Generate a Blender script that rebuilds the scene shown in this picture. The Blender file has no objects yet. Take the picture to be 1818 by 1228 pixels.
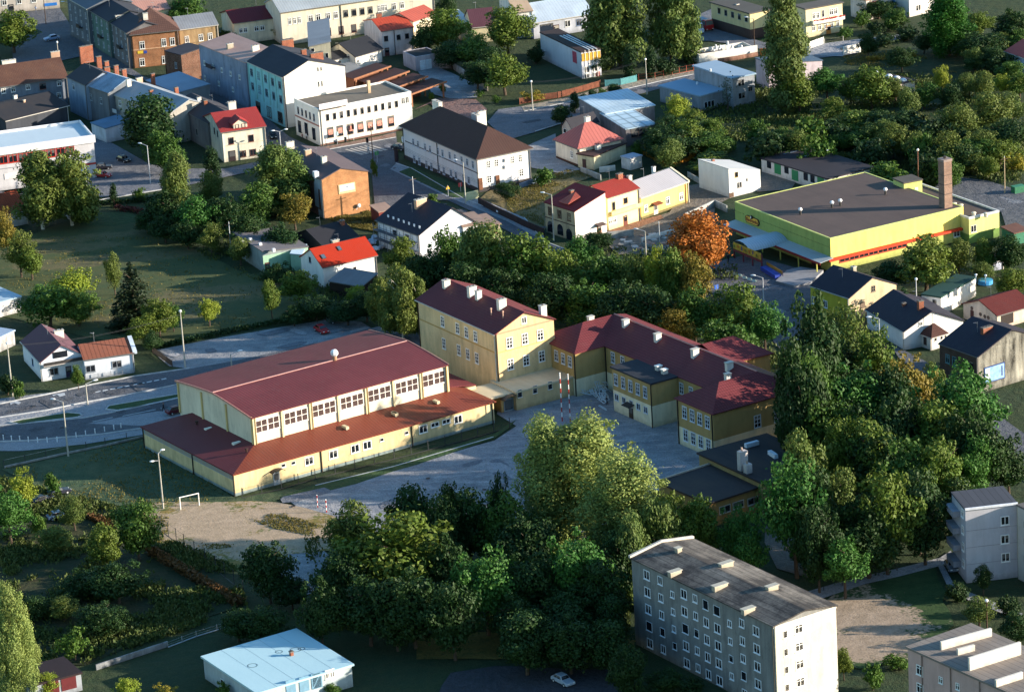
import bpy, bmesh, math, random
import numpy as np
from mathutils import Vector, Matrix
# ------------------------------------------------------------------ camera, world, sun, exposure
D = bpy.data; C = bpy.context.scene.collection; SC = bpy.context.scene
FO = 6472.; TH = math.radians(18.53); RO = math.radians(-3.43); HC = 220.
def _axes():
    c, s = math.cos(TH), math.sin(TH); f = Vector((0, c, -s)); r = Vector((1, 0, 0)); u = Vector((0, s, c))
    cr, sr = math.cos(RO), math.sin(RO)
    return r*cr+u*sr, u*cr-r*sr, f
RX, UX, FX = _axes()
cam = D.objects.new('camera', D.cameras.new('camera')); C.objects.link(cam)
cam.matrix_world = Matrix(((RX.x, UX.x, -FX.x, 0), (RX.y, UX.y, -FX.y, 0), (RX.z, UX.z, -FX.z, HC), (0, 0, 0, 1)))
cam.data.sensor_width = 36; cam.data.lens = 36*FO/1818; cam.data.clip_start = 5; cam.data.clip_end = 6000
SC.camera = cam
SUN_EL, SUN_AZ = math.radians(13.5), math.radians(-5)      # azimuth from +x
w = D.worlds.new('World'); SC.world = w; w.use_nodes = True
nt = w.node_tree; bg = nt.nodes['Background']; sky = nt.nodes.new('ShaderNodeTexSky'); sky.sky_type = 'NISHITA'
sky.sun_disc = False; sky.sun_elevation = SUN_EL; sky.sun_rotation = math.pi/2-SUN_AZ; sky.air_density = 1.3; sky.dust_density = .6; sky.ozone_density = 2.5
hs = nt.nodes.new('ShaderNodeHueSaturation'); hs.inputs['Saturation'].default_value = 1.25; nt.links.new(sky.outputs[0], hs.inputs['Color']); nt.links.new(hs.outputs[0], bg.inputs[0]); bg.inputs[1].default_value = 0.118
sl = D.lights.new('sun', 'SUN'); sl.energy = 5.0; sl.angle = math.radians(.5); sl.color = (1, .87, .70)
so = D.objects.new('sun', sl); C.objects.link(so)
sv = Vector((math.cos(SUN_EL)*math.cos(SUN_AZ), math.cos(SUN_EL)*math.sin(SUN_AZ), math.sin(SUN_EL)))
so.rotation_euler = sv.to_track_quat('Z', 'Y').to_euler()
SC.view_settings.view_transform = 'Standard'; SC.view_settings.look = 'None'; SC.view_settings.gamma = 1
SC.view_settings.exposure = 1.35
# ------------------------------------------------------------------ places: photo survey points to world metres
OR = {'a': (0, 0), 'b': (450, 0), 'c': (900, 0), 'd': (1358, 0), 'e': (0, 300), 'f': (450, 200), 'g': (900, 200), 'h': (1358, 200),
      'i': (0, 550), 'j': (250, 560), 'k': (650, 470), 'l': (950, 540), 'm': (1358, 430)}
def px(t):
    if len(t) == 2: return t
    k, x, y = t
    if k == 'n': return (x/2.868, 800+y/2.868)
    if k == 'o': return (550+x/2.517, 740+y/2.517)
    if k == 'p': return (1100+x/2.517, 740+y/2.517)
    o = OR[k]; return (o[0]+x/3.952, o[1]+y/3.952)
def ray(t):
    x, y = px(t); return FX+RX*((x-909)/FO)+UX*(-(y-614)/FO)
def P(t, h=0.):
    d = ray(t); k = (h-HC)/d.z
    return Vector((d.x*k, d.y*k, h))
def S(t):                                                   # pixels per metre near a survey point
    return FO/((P(t, 0)-Vector((0, 0, HC))).dot(FX))
# ------------------------------------------------------------------ materials
def srgb(h):
    v = [int(h[i:i+2], 16)/255 for i in (0, 2, 4)]
    return tuple((c/12.92 if c <= .04045 else ((c+.055)/1.055)**2.4) for c in v)
class NG:
    def __init__(s, name):
        s.m = D.materials.new(name); s.m.use_nodes = True; s.t = s.m.node_tree; s.b = s.t.nodes['Principled BSDF']
        s.b.inputs['Specular IOR Level'].default_value = .3
    def n(s, typ, **kw):
        q = s.t.nodes.new('ShaderNode'+typ)
        for k, v in kw.items():
            if k in q.inputs.keys() if isinstance(k, str) else False: s.set(q.inputs[k], v)
            else: setattr(q, k, v)
        return q
    def set(s, inp, v):
        if isinstance(v, bpy.types.NodeSocket): s.t.links.new(v, inp)
        else:
            if isinstance(v, tuple) and len(v) == 4 and inp.type == 'VECTOR': v = v[:3]
            inp.default_value = v
    def math(s, op, a, b=0., c=None):
        q = s.t.nodes.new('ShaderNodeMath'); q.operation = op; s.set(q.inputs[0], a); s.set(q.inputs[1], b)
        if c is not None: s.set(q.inputs[2], c)
        return q.outputs[0]
    def mix(s, f, a, b, typ='MIX'):
        q = s.t.nodes.new('ShaderNodeMix'); q.data_type = 'RGBA'; q.blend_type = typ; s.set(q.inputs[0], f)
        for i, v in ((6, a), (7, b)): s.set(q.inputs[i], v if isinstance(v, bpy.types.NodeSocket) or len(v) == 4 else (*v, 1))
        return q.outputs[2]
    def coord(s, scale=(1, 1, 1), what='Object'):
        tc = s.t.nodes.new('ShaderNodeTexCoord'); mp = s.t.nodes.new('ShaderNodeMapping')
        s.t.links.new(tc.outputs[what], mp.inputs[0]); mp.inputs['Scale'].default_value = scale
        return mp.outputs[0]
    def noise(s, sc, det=3, vec=None, rough=.6):
        q = s.t.nodes.new('ShaderNodeTexNoise'); q.inputs['Scale'].default_value = sc; q.inputs['Detail'].default_value = det
        q.inputs['Roughness'].default_value = rough
        s.t.links.new(vec if vec is not None else s.coord(), q.inputs['Vector']); return q.outputs[0]
    def ramp(s, f, a, b, lo=0., hi=1.):
        q = s.t.nodes.new('ShaderNodeMapRange'); s.set(q.inputs[0], f)
        for i, v in enumerate((a, b, lo, hi)): q.inputs[i+1].default_value = v
        return q.outputs[0]
    def bump(s, h, st=.3, dist=.1):
        q = s.t.nodes.new('ShaderNodeBump'); s.set(q.inputs['Height'], h); q.inputs['Strength'].default_value = st; q.inputs['Distance'].default_value = dist
        s.t.links.new(q.outputs[0], s.b.inputs['Normal'])
    def out(s, col, rough=.8, metal=0.):
        s.set(s.b.inputs['Base Color'], col if isinstance(col, bpy.types.NodeSocket) else (*col, 1)); s.set(s.b.inputs['Roughness'], rough)
        s.b.inputs['Metallic'].default_value = metal
        return s.m
_mc = {}
def once(f):
    def g(*a):
        k = (f.__name__,)+a
        if k not in _mc: _mc[k] = f(*a)
        return _mc[k]
    return g
def dk(c, f): return tuple(x*f for x in c)
@once
def plaster(hexc, amt=.14, low=None, zs=0.):
    amt *= 1.35
    g = NG('plaster'); c = srgb(hexc)
    base = (*c, 1)
    if low:
        sep = g.n('SeparateXYZ'); g.t.links.new(g.coord(), sep.inputs[0])
        base = g.mix(g.math('GREATER_THAN', sep.outputs[2], zs), srgb(low), c)
    st = g.noise(.9, 4, g.coord((1, 1, .18))); big = g.noise(.16, 2); fine = g.noise(5., 3)
    f = g.math('ADD', g.math('MULTIPLY', st, .5), g.math('ADD', g.math('MULTIPLY', big, .3), g.math('MULTIPLY', fine, .2)))
    fac = g.ramp(f, .36, .64, 1-amt*1.6, 1+amt*.5)
    s2 = g.n('SeparateXYZ'); g.t.links.new(g.coord(), s2.inputs[0])
    splash = g.ramp(g.math('ADD', s2.outputs[2], g.math('MULTIPLY', g.noise(1.6, 3), 1.6)), .7, 1.9, .62, 1.)
    patch = g.ramp(g.noise(.55, 5, g.coord((1, 1, .6))), .56, .60, 1., 1-amt*.6)
    q = g.n('VectorMath', operation='SCALE'); g.set(q.inputs[0], base); g.set(q.inputs['Scale'], g.math('MULTIPLY', g.math('MULTIPLY', fac, splash), patch))
    g.bump(fine, .15, .05)
    return g.out(q.outputs[0], .85)
@once
def brick(hexc, hex2, mortar='9a8f80'):
    g = NG('brick'); sep = g.n('SeparateXYZ'); g.t.links.new(g.coord(), sep.inputs[0])
    cmb = g.n('CombineXYZ'); g.set(cmb.inputs[0], g.math('ADD', sep.outputs[0], sep.outputs[1])); g.set(cmb.inputs[1], sep.outputs[2])
    b = g.n('TexBrick'); g.t.links.new(cmb.outputs[0], b.inputs['Vector']); b.inputs['Scale'].default_value = 2.2
    g.set(b.inputs['Color1'], (*srgb(hexc), 1)); g.set(b.inputs['Color2'], (*srgb(hex2), 1)); g.set(b.inputs['Mortar'], (*srgb(mortar), 1)); b.inputs['Mortar Size'].default_value = .012
    f = g.ramp(g.noise(.5, 4), .35, .65, .72, 1.12)
    q = g.n('VectorMath', operation='SCALE'); g.set(q.inputs[0], b.outputs[0]); g.set(q.inputs['Scale'], f)
    return g.out(q.outputs[0], .9)
@once
def metal_roof(hexc, sp=.55, rough=.45, amt=.16, line=.45, hex2=None, tile=0.):
    g = NG('roof'); g.b.inputs['Specular IOR Level'].default_value = .12; rough = rough+.15; c = srgb(hexc); c2 = srgb(hex2) if hex2 else dk(c, .6)
    sep = g.n('SeparateXYZ'); g.t.links.new(g.coord(), sep.inputs[0])
    nn = g.n('SeparateXYZ'); g.t.links.new(g.coord(what='Normal'), nn.inputs[0])
    gx = g.math('GREATER_THAN', g.math('ABSOLUTE', nn.outputs[0]), g.math('ABSOLUTE', nn.outputs[1]))
    u = g.math('ADD', g.math('MULTIPLY', sep.outputs[1], gx), g.math('MULTIPLY', sep.outputs[0], g.math('SUBTRACT', 1., gx)))
    v = g.math('ADD', g.math('MULTIPLY', sep.outputs[0], gx), g.math('MULTIPLY', sep.outputs[1], g.math('SUBTRACT', 1., gx)))
    fr = g.math('FRACT', g.math('DIVIDE', u, sp)); seam = g.math('LESS_THAN', fr, .2)
    # per-strip shade
    wn = g.n('TexWhiteNoise'); wn.noise_dimensions = '1D'; g.set(wn.inputs['W'], g.math('FLOOR', g.math('DIVIDE', u, sp*3.)))
    big = g.noise(.22, 4); fine = g.noise(3.5, 3)
    k = g.math('ADD', g.math('MULTIPLY', big, .6), g.math('MULTIPLY', fine, .4))
    base = g.mix(g.ramp(k, .40, .66, 0, amt*3.2), c, c2)
    base = g.mix(g.math('MULTIPLY', wn.outputs[0], amt), base, dk(c, 1.25))
    wear = g.ramp(g.noise(.9, 5, g.coord((1, 1, 1))), .52, .66, 0, amt*2.5)
    base = g.mix(wear, base, (c[0]*.8+.03, c[1]*.8+.03, c[2]*.8+.028))
    pt = g.ramp(g.noise(.07, 2), .5, .56, 0, amt*1.8); base = g.mix(pt, base, dk(c, 1.35))
    base = g.mix(g.math('MULTIPLY', seam, line), base, dk(c, .35))
    hgt = g.math('MULTIPLY', seam, 1.)
    if tile:
        f2 = g.math('LESS_THAN', g.math('FRACT', g.math('DIVIDE', v, tile)), .22)
        base = g.mix(g.math('MULTIPLY', f2, line*.7), base, dk(c, .3)); hgt = g.math('ADD', hgt, f2)
    g.bump(hgt, .35, .06)
    return g.out(base, rough)
@once
def felt(hexc, hex2=None, amt=.5, strip=0.):
    g = NG('roof_felt'); c = srgb(hexc); c2 = srgb(hex2) if hex2 else dk(c, .55)
    big = g.noise(.18, 5); fine = g.noise(2.5, 4); lines = g.noise(.8, 2, g.coord((1, .08, 1)))
    k = g.math('ADD', g.math('ADD', g.math('MULTIPLY', big, .5), g.math('MULTIPLY', fine, .2)), g.math('MULTIPLY', lines, .3))
    base = g.mix(g.ramp(k, .38, .62, 0, amt), c, c2)
    if strip:
        sep = g.n('SeparateXYZ'); g.t.links.new(g.coord(), sep.inputs[0]); a = g.math('DIVIDE', sep.outputs[0], strip)
        wn = g.n('TexWhiteNoise'); wn.noise_dimensions = '2D'
        cm = g.n('CombineXYZ'); g.set(cm.inputs[0], g.math('FLOOR', a)); g.set(cm.inputs[1], g.math('FLOOR', g.math('DIVIDE', sep.outputs[1], 7.)))
        g.set(wn.inputs['Vector'], cm.outputs[0])
        base = g.mix(g.math('MULTIPLY', wn.outputs[0], .45), base, c2)
        base = g.mix(g.math('MULTIPLY', g.math('LESS_THAN', g.math('FRACT', a), .1), .6), base, dk(c2, .35))
    g.bump(fine, .3, .05)
    return g.out(base, .8)
@once
def flatm(hexc, rough=.6, amt=.12, metal=0.):
    g = NG('paint'); c = srgb(hexc); k = g.noise(1.3, 4)
    return g.out(g.mix(g.ramp(k, .35, .65, 0, 1), dk(c, 1+amt), dk(c, 1-amt)), rough, metal)
@once
def glass(hexc='20262e', rough=.12, spec=.6):
    g = NG('window_glass'); c = srgb(hexc); oi = g.n('ObjectInfo')
    g.b.inputs['Specular IOR Level'].default_value = spec
    k = oi.outputs['Random']; sep = g.n('SeparateXYZ'); g.t.links.new(g.coord(), sep.inputs[0])
    # net curtains: each pane has its own drop and shade
    drop = g.math('GREATER_THAN', g.math('ADD', g.math('MULTIPLY', sep.outputs[2], .55), g.noise(1.2, 1)), g.math('ADD', .75, g.math('MULTIPLY', k, .9)))
    cur = g.mix(g.math('POWER', k, 2.), (.10, .10, .10), (.36, .33, .28))
    return g.out(g.mix(drop, dk(c, .8), cur), rough)
@once
def leaves(hexc, var=.35, trans=.3, warm=None):
    g = NG('leaves'); c = srgb(hexc); oi = g.n('ObjectInfo'); at = g.n('Attribute', attribute_name='tint')
    r = oi.outputs['Random']
    a = dk(c, 1-var*.55); b = dk(c, 1+var)
    base = g.mix(at.outputs['Fac'], a, b)
    wc = srgb(warm) if warm else (c[0]*1.35, c[1]*1.02, c[2]*.8)
    base = g.mix(g.math('MULTIPLY', r, .65), base, wc)
    k = g.ramp(g.noise(.35, 3), .4, .62, 0, .55)
    base = g.mix(k, base, dk(wc, .8))
    g.out(base, .62); g.b.inputs['Specular IOR Level'].default_value = .22
    tr = g.n('BsdfTranslucent'); g.t.links.new(base, tr.inputs[0]); mx = g.n('MixShader'); mx.inputs[0].default_value = trans
    g.t.links.new(g.b.outputs[0], mx.inputs[1]); g.t.links.new(tr.outputs[0], mx.inputs[2])
    g.t.links.new(mx.outputs[0], g.t.nodes['Material Output'].inputs[0])
    return g.m
@once
def ground(kind, c1, c2, c3, s1=.05, s2=.6):
    g = NG(kind); a, b, c = srgb(c1), srgb(c2), srgb(c3)
    k1 = g.ramp(g.noise(s1, 5), .42, .58); k2 = g.ramp(g.noise(s2, 5), .35, .65); k3 = g.noise(4., 3)
    base = g.mix(k1, a, b); base = g.mix(g.math('MULTIPLY', k2, .6), base, c)
    if kind in ('yard', 'asphalt', 'road_surface'):         # scuffed, drifted grit in long streaks
        st = g.ramp(g.noise(.55, 6, g.coord((.22, 1, 1)), .7), .5, .66); base = g.mix(g.math('MULTIPLY', st, .5 if kind == 'yard' else .25), base, dk(c, 1.35))
        cr = g.ramp(g.noise(.35, 6, None, .8), .49, .505, 0, 1); cr2 = g.ramp(g.noise(.35, 6, None, .8), .505, .52, 1, 0); base = g.mix(g.math('MULTIPLY', g.math('MULTIPLY', cr, cr2), .35), base, dk(a, .6))
    q = g.n('VectorMath', operation='SCALE'); g.set(q.inputs[0], base); g.set(q.inputs['Scale'], g.ramp(k3, .3, .7, .7, 1.3))
    g.bump(g.math('ADD', k3, g.math('MULTIPLY', k2, 2.)), .5, .12)
    return g.out(q.outputs[0], .95)
def pitch_mat(name, spots, grass, sand):
    """grass with worn earth round the given (x, y, rx, ry, angle) spots"""
    g = NG(name); a, a2, b, b2 = [srgb(q) for q in (*grass, *sand)]
    sep = g.n('SeparateXYZ'); g.t.links.new(g.coord(), sep.inputs[0]); f = None
    for x, y, rx, ry, an in spots:
        dx, dy = g.math('SUBTRACT', sep.outputs[0], x), g.math('SUBTRACT', sep.outputs[1], y); c_, s_ = math.cos(an), math.sin(an)
        u = g.math('DIVIDE', g.math('ADD', g.math('MULTIPLY', dx, c_), g.math('MULTIPLY', dy, s_)), rx); v = g.math('DIVIDE', g.math('SUBTRACT', g.math('MULTIPLY', dy, c_), g.math('MULTIPLY', dx, s_)), ry)
        d = g.math('SUBTRACT', 1., g.math('SQRT', g.math('ADD', g.math('MULTIPLY', u, u), g.math('MULTIPLY', v, v))))
        f = d if f is None else g.math('MAXIMUM', f, d)
    n1, n2 = g.noise(.22, 5), g.noise(1.6, 5)
    k = g.ramp(g.math('ADD', f, g.math('MULTIPLY', g.math('SUBTRACT', g.math('ADD', n1, g.math('MULTIPLY', n2, .7)), .85), 2.2)), -.06, .2)
    gr = g.mix(g.ramp(g.noise(.35, 4), .4, .6), a, a2); sd = g.mix(g.ramp(g.noise(.5, 5), .38, .62), b, b2)
    base = g.mix(k, gr, sd); q = g.n('VectorMath', operation='SCALE'); g.set(q.inputs[0], base); g.set(q.inputs['Scale'], g.ramp(g.noise(4., 3), .3, .7, .75, 1.25)); g.bump(g.noise(3., 4), .5, .12)
    return g.out(q.outputs[0], .95)
# ------------------------------------------------------------------ mesh helpers
class MB:
    def __init__(s): s.v = []; s.f = []
    def poly(s, pts):
        i = len(s.v); s.v += [tuple(p) for p in pts]; s.f.append(tuple(range(i, i+len(pts)))); return s
    def box(s, x0, x1, y0, y1, z0, z1):
        i = len(s.v); s.v += [(x, y, z) for z in (z0, z1) for y in (y0, y1) for x in (x0, x1)]
        s.f += [tuple(i+k for k in q) for q in ((0, 2, 3, 1), (4, 5, 7, 6), (0, 1, 5, 4), (2, 6, 7, 3), (0, 4, 6, 2), (1, 3, 7, 5))]; return s
    def prism(s, pts, z0, z1):                              # vertical prism over xy outline
        n = len(pts); i = len(s.v); s.v += [(p[0], p[1], z0) for p in pts]+[(p[0], p[1], z1) for p in pts]
        s.f += [tuple(i+k for k in range(n))[::-1], tuple(i+n+k for k in range(n))]
        s.f += [(i+k, i+(k+1) % n, i+n+(k+1) % n, i+n+k) for k in range(n)]; return s
    def slab(s, polys, t):                                  # sloped sheets sharing edges, thickened downwards
        idx = {}; top = []; edges = {}
        for p in polys:
            f = []
            for q in p:
                k = tuple(round(c, 3) for c in q)
                if k not in idx: idx[k] = len(idx)
                f.append(idx[k])
            top.append(f)
        i = len(s.v); n = len(idx); s.v += [k for k in idx]+[(k[0], k[1], k[2]-t) for k in idx]
        for f in top:
            s.f.append(tuple(i+a for a in f)); s.f.append(tuple(i+n+a for a in reversed(f)))
            for a, b in zip(f, f[1:]+f[:1]): edges[(a, b)] = 1
        for a, b in edges:
            if (b, a) not in edges: s.f.append((i+a, i+n+a, i+n+b, i+b))
        return s
    def tube(s, a, b, r0, r1=None, n=6):
        r1 = r0 if r1 is None else r1; a, b = Vector(a), Vector(b); d = (b-a).normalized()
        u = d.orthogonal().normalized(); v = d.cross(u); i = len(s.v)
        for c, r in ((a, r0), (b, r1)):
            for k in range(n):
                t = 2*math.pi*k/n; s.v.append(tuple(c+u*(r*math.cos(t))+v*(r*math.sin(t))))
        s.f += [(i+k, i+(k+1) % n, i+n+(k+1) % n, i+n+k) for k in range(n)]+[tuple(i+k for k in range(n))[::-1], tuple(i+n+k for k in range(n))]; return s
    def ball(s, c, rx, ry, rz, n=8, m=5):
        i = len(s.v)
        for a in range(m+1):
            for b in range(n):
                t = math.pi*a/m; p = 2*math.pi*b/n
                s.v.append((c[0]+rx*math.sin(t)*math.cos(p), c[1]+ry*math.sin(t)*math.sin(p), c[2]+rz*math.cos(t)))
        s.f += [(i+a*n+b, i+(a+1)*n+b, i+(a+1)*n+(b+1) % n, i+a*n+(b+1) % n) for a in range(m) for b in range(n)]; return s
    def mesh(s, name, mat):
        me = D.meshes.new(name); me.from_pydata(s.v, [], s.f); me.materials.append(mat); me.update(); return me
    def build(s, name, mat, parent=None, loc=None, rz=0.):
        return place(s.mesh(name, mat), name, parent, loc, rz)
def place(me, name, parent=None, loc=None, rz=0.):
    o = D.objects.new(name, me); C.objects.link(o)
    if parent: o.parent = parent
    if loc is not None: o.location = loc
    if rz: o.rotation_euler = (0, 0, rz)
    return o
def tag(o, label, cat, group=None, kind=None):
    if kind: o['kind'] = kind
    if kind != 'structure':
        o['label'] = label; o['category'] = cat
    if group: o['group'] = group
    return o
def empty(name, label, cat, loc, rz=0., group=None):
    o = D.objects.new(name, None); C.objects.link(o); o.location = loc; o.rotation_euler = (0, 0, rz); o.empty_display_size = .5
    return tag(o, label, cat, group)
def copy_tree(o, parent=None):
    c = o.copy(); C.objects.link(c)
    if parent: c.parent = parent
    for ch in [x for x in KIDS.get(o.name, [])]: copy_tree(ch, c)
    return c
KIDS = {}
def kids(o):                                                # remember the children of a thing that will be copied
    ch = [x for x in D.objects if x.parent == o]; KIDS[o.name] = ch
    for c in ch: kids(c)
    return o
WHITE = flatm('e8e6e0'); DARK = flatm('1c1e22')
# ------------------------------------------------------------------ windows (shared meshes)
_wm = {}
def window_mesh(w_, h_, st, col):
    k = (round(w_, 2), round(h_, 2), st, col)
    if k in _wm: return _wm[k]
    b = MB(); e = .13 if w_ > .9 else .09; y0, y1 = -.07, .02
    if st == 'd': e = .05
    b.box(-w_/2, w_/2, y0, y1, 0, e); b.box(-w_/2, w_/2, y0, y1, h_-e, h_); b.box(-w_/2, -w_/2+e, y0, y1, e, h_-e); b.box(w_/2-e, w_/2, y0, y1, e, h_-e)
    if st in 'xvtq': b.box(-.05, .05, y0+.01, y1, e, h_-e)
    if st == 'x':
        for s in (-1, 1): b.box(min(s*.05, s*(w_/2-e)), max(s*.05, s*(w_/2-e)), y0+.015, y1, h_*.5-.05, h_*.5+.05)
    if st == 't':
        for s in (-1, 1): b.box(min(s*.05, s*(w_/2-e)), max(s*.05, s*(w_/2-e)), y0+.015, y1, h_*.68-.05, h_*.68+.05)
    if st == 'q':                                            # six lights
        for z in (.36, .68):
            for s in (-1, 1): b.box(min(s*.05, s*(w_/2-e)), max(s*.05, s*(w_/2-e)), y0+.015, y1, h_*z-.05, h_*z+.05)
    b.box(-w_/2-.06, w_/2+.06, -.16, y1, -.07, 0)
    fm = b.mesh('window', flatm(col)); g = MB().box(-w_/2+e*.5, w_/2-e*.5, -.03, .01, e*.5, h_-e*.5).mesh('pane', glass())
    _wm[k] = (fm, g); return _wm[k]
def gen_window(B, face, u, z, w_, h_, st='t', col='e6e6e2'):
    """window on wall F (y=0 plane) or S (x=0 plane); u,z = centre"""
    fm, gm = window_mesh(w_, h_, st, col)
    loc, rz = ((u, 0, z-h_/2), 0.) if face == 'F' else ((0, u, z-h_/2), -math.pi/2)
    f = place(fm, 'window', B.o, loc, rz); place(gm, 'pane', f); return f
class Bld: pass
def roofpolys(kind, lx, ly, h, r, o, fr=.5, hipx=None):
    t = []
    if kind == 'gy':
        x = lx*fr; a, b = r/x, r/(lx-x)
        t = [[(-o, -o, h-a*o), (x, -o, h+r), (x, ly+o, h+r), (-o, ly+o, h-a*o)], [(x, -o, h+r), (lx+o, -o, h-b*o), (lx+o, ly+o, h-b*o), (x, ly+o, h+r)]]
    elif kind == 'gx':
        y = ly*fr; a, b = r/y, r/(ly-y)
        t = [[(-o, -o, h-a*o), (lx+o, -o, h-a*o), (lx+o, y, h+r), (-o, y, h+r)], [(-o, y, h+r), (lx+o, y, h+r), (lx+o, ly+o, h-b*o), (-o, ly+o, h-b*o)]]
    elif kind == 'hip':
        m = min(lx, ly)/2; i = hipx if hipx is not None else m; s = r/m; z = h-s*o; zt = h+r
        A, B_, C_, D_ = (-o, -o, z), (lx+o, -o, z), (lx+o, ly+o, z), (-o, ly+o, z)
        if lx >= ly: p, q = (i, ly/2, zt), (lx-i, ly/2, zt); t = [[A, B_, q, p], [C_, D_, p, q], [B_, C_, q], [D_, A, p]]
        else: p, q = (lx/2, i, zt), (lx/2, ly-i, zt); t = [[D_, A, p, q], [B_, C_, q, p], [A, B_, p], [C_, D_, q]]
        if abs(lx-ly) < .05: t = [[A, B_, p], [B_, C_, p], [C_, D_, p], [D_, A, p]]
    elif kind == 'sx': t = [[(-o, -o, h-r*o/lx), (lx+o, -o, h+r+r*o/lx), (lx+o, ly+o, h+r+r*o/lx), (-o, ly+o, h-r*o/lx)]]
    elif kind == 'sy': t = [[(-o, -o, h-r*o/ly), (lx+o, -o, h-r*o/ly), (lx+o, ly+o, h+r+r*o/ly), (-o, ly+o, h+r+r*o/ly)]]
    return t
def wallmesh(kind, lx, ly, h, r, fr=.5):
    b = MB()
    if kind == 'gy': prof = [(0, 0), (lx, 0), (lx, h), (lx*fr, h+r), (0, h)]; axis = 'y'
    elif kind == 'sx': prof = [(0, 0), (lx, 0), (lx, h+r), (0, h)]; axis = 'y'
    elif kind == 'gx': prof = [(0, 0), (ly, 0), (ly, h), (ly*fr, h+r), (0, h)]; axis = 'x'
    elif kind == 'sy': prof = [(0, 0), (ly, 0), (ly, h+r), (0, h)]; axis = 'x'
    else: b.box(0, lx, 0, ly, 0, h); return b
    n = len(prof)
    if axis == 'y': A = [(p[0], 0, p[1]) for p in prof]; Bp = [(p[0], ly, p[1]) for p in prof]
    else: A = [(lx, p[0], p[1]) for p in prof]; Bp = [(0, p[0], p[1]) for p in prof]
    b.v = A+Bp; b.f = [tuple(range(n)), tuple(range(n, 2*n))[::-1]]+[(k, n+k, n+(k+1) % n, (k+1) % n) for k in range(n)]
    return b
def roofz(B, x, y):
    k, h, r, lx, ly = B.kind, B.h, B.r, B.lx, B.ly
    if k == 'gy': X = lx*B.fr; return h+r*(x/X if x < X else (lx-x)/(lx-X))
    if k == 'gx': X = ly*B.fr; return h+r*(y/X if y < X else (ly-y)/(ly-X))
    if k == 'hip': m = min(lx, ly)/2; return h+r*min(1, min(x, lx-x, y, ly-y)/m)
    if k == 'sx': return h+r*x/lx
    if k == 'sy': return h+r*y/ly
    return h
def bld(name, label, cat, N, h, L=None, R=None, Q=None, lx=None, ly=None, yaw=None, roof=('flat', 0, 0), wall=None, rm=None,
        fr=.5, t=.2, par=.35, parm=None, group=None, wd=(), ch=(), pipes=(), base=None):
    """N near corner, L far end of the left-facing wall, R far end of the right-facing wall, all at eave height h."""
    n = P(N, h); Y = []
    if R is not None: r_ = P(R, h)-n; Y.append(math.atan2(r_.y, r_.x)); lx = r_.length if lx is None else lx
    if Q is not None: q_ = P(Q, h)-n-(r_ if R is not None else Vector((0, 0, 0))); L_ = q_
    elif L is not None: L_ = P(L, h)-n
    else: L_ = None
    if L_ is not None: Y.append(math.atan2(L_.y, L_.x)-math.pi/2); ly = L_.length if ly is None else ly
    yw = math.radians(yaw) if yaw is not None else (sum(Y)/len(Y) if Y else math.radians(32.9))
    B = Bld(); B.o = empty(name, label, cat, (n.x, n.y, 0), yw, group); B.n = n; B.yw = yw; B.lx, B.ly, B.h = lx, ly, h
    k, r, o = roof; B.kind, B.r, B.fr = k, r, fr
    B.wall = wallmesh(k, lx, ly, h, r, fr).build('wall', wall, B.o)
    if base: MB().box(-.05, lx+.05, -.05, ly+.05, 0, base[0]).build('plinth', plaster(base[1]), B.o)
    if k in ('flat', 'edge'):
        if k == 'flat':                                      # parapet round a sunk deck
            d = .28; pm = parm or wall; pb = MB(); H = h+par
            pb.box(-.03, lx+.03, -.03, d, h-.05, H); pb.box(-.03, lx+.03, ly-d, ly+.03, h-.05, H); pb.box(-.03, d, d, ly-d, h-.05, H); pb.box(lx-d, lx+.03, d, ly-d, h-.05, H)
            pb.build('parapet', pm, B.o); MB().box(d, lx-d, d, ly-d, h-.04, h+.05).build('roof', rm, B.o)
        else: MB().box(-o, lx+o, -o, ly+o, h, h+.3).build('roof', rm, B.o)
    else:
        P_ = [[(x, y, z+t+.01) for x, y, z in p] for p in roofpolys(k, lx, ly, h, r, o, fr)]
        B.roof = MB().slab(P_, t).build('roof', rm, B.o)
        if r > .9 and k in ('gy', 'gx', 'hip'):
            gc = flatm('6a6866' if sum(px(N)) % 2 < 1 else 'b4b0a8'); zl = h-(r/(lx*fr) if k == 'gy' else r/(ly*fr) if k == 'gx' else r/(min(lx, ly)/2))*o+t*.3
            if k in ('gy', 'hip'): MB().box(-o-.14, -o-.01, -o, ly+o, zl-.08, zl+.08).build('gutter', gc, B.o); MB().box(-.2, -.06, .05, .2, 0, h-.1).build('downpipe', gc, B.o)
            if k in ('gx', 'hip'): MB().box(-o, lx+o, -o-.14, -o-.01, zl-.08, zl+.08).build('gutter', gc, B.o); MB().box(lx-.25, lx-.1, -.2, -.06, 0, h-.1).build('downpipe', gc, B.o)
            if lx*ly < 260:
                x, y = lx*(.3+.4*((px(N)[0]*7) % 1)), ly*.55; B.hh = h; zz = roofz(B, x, y); a = MB(); a.tube((0, 0, 0), (0, 0, 2.2), .035, n=4)
                for q in range(4): a.box(-.35+q*.06, .35-q*.06, -.02+q*.22, .02+q*.22, 1.95, 1.99)
                a.box(-.02, .02, 0, .7, 2.0, 2.04); a.build('aerial', flatm('8a8c90', .4), B.o, (x, y, zz), 1.)
    for c in ch: chimney(B, *c)
    for c in wd: rowwin(B, *c)
    for c in pipes: pipe(B, *c)
    return B
def loc2(B, p):
    d = p-B.n; c, s = math.cos(B.yw), math.sin(B.yw); return Vector((d.x*c+d.y*s, -d.x*s+d.y*c, p.z))
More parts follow.
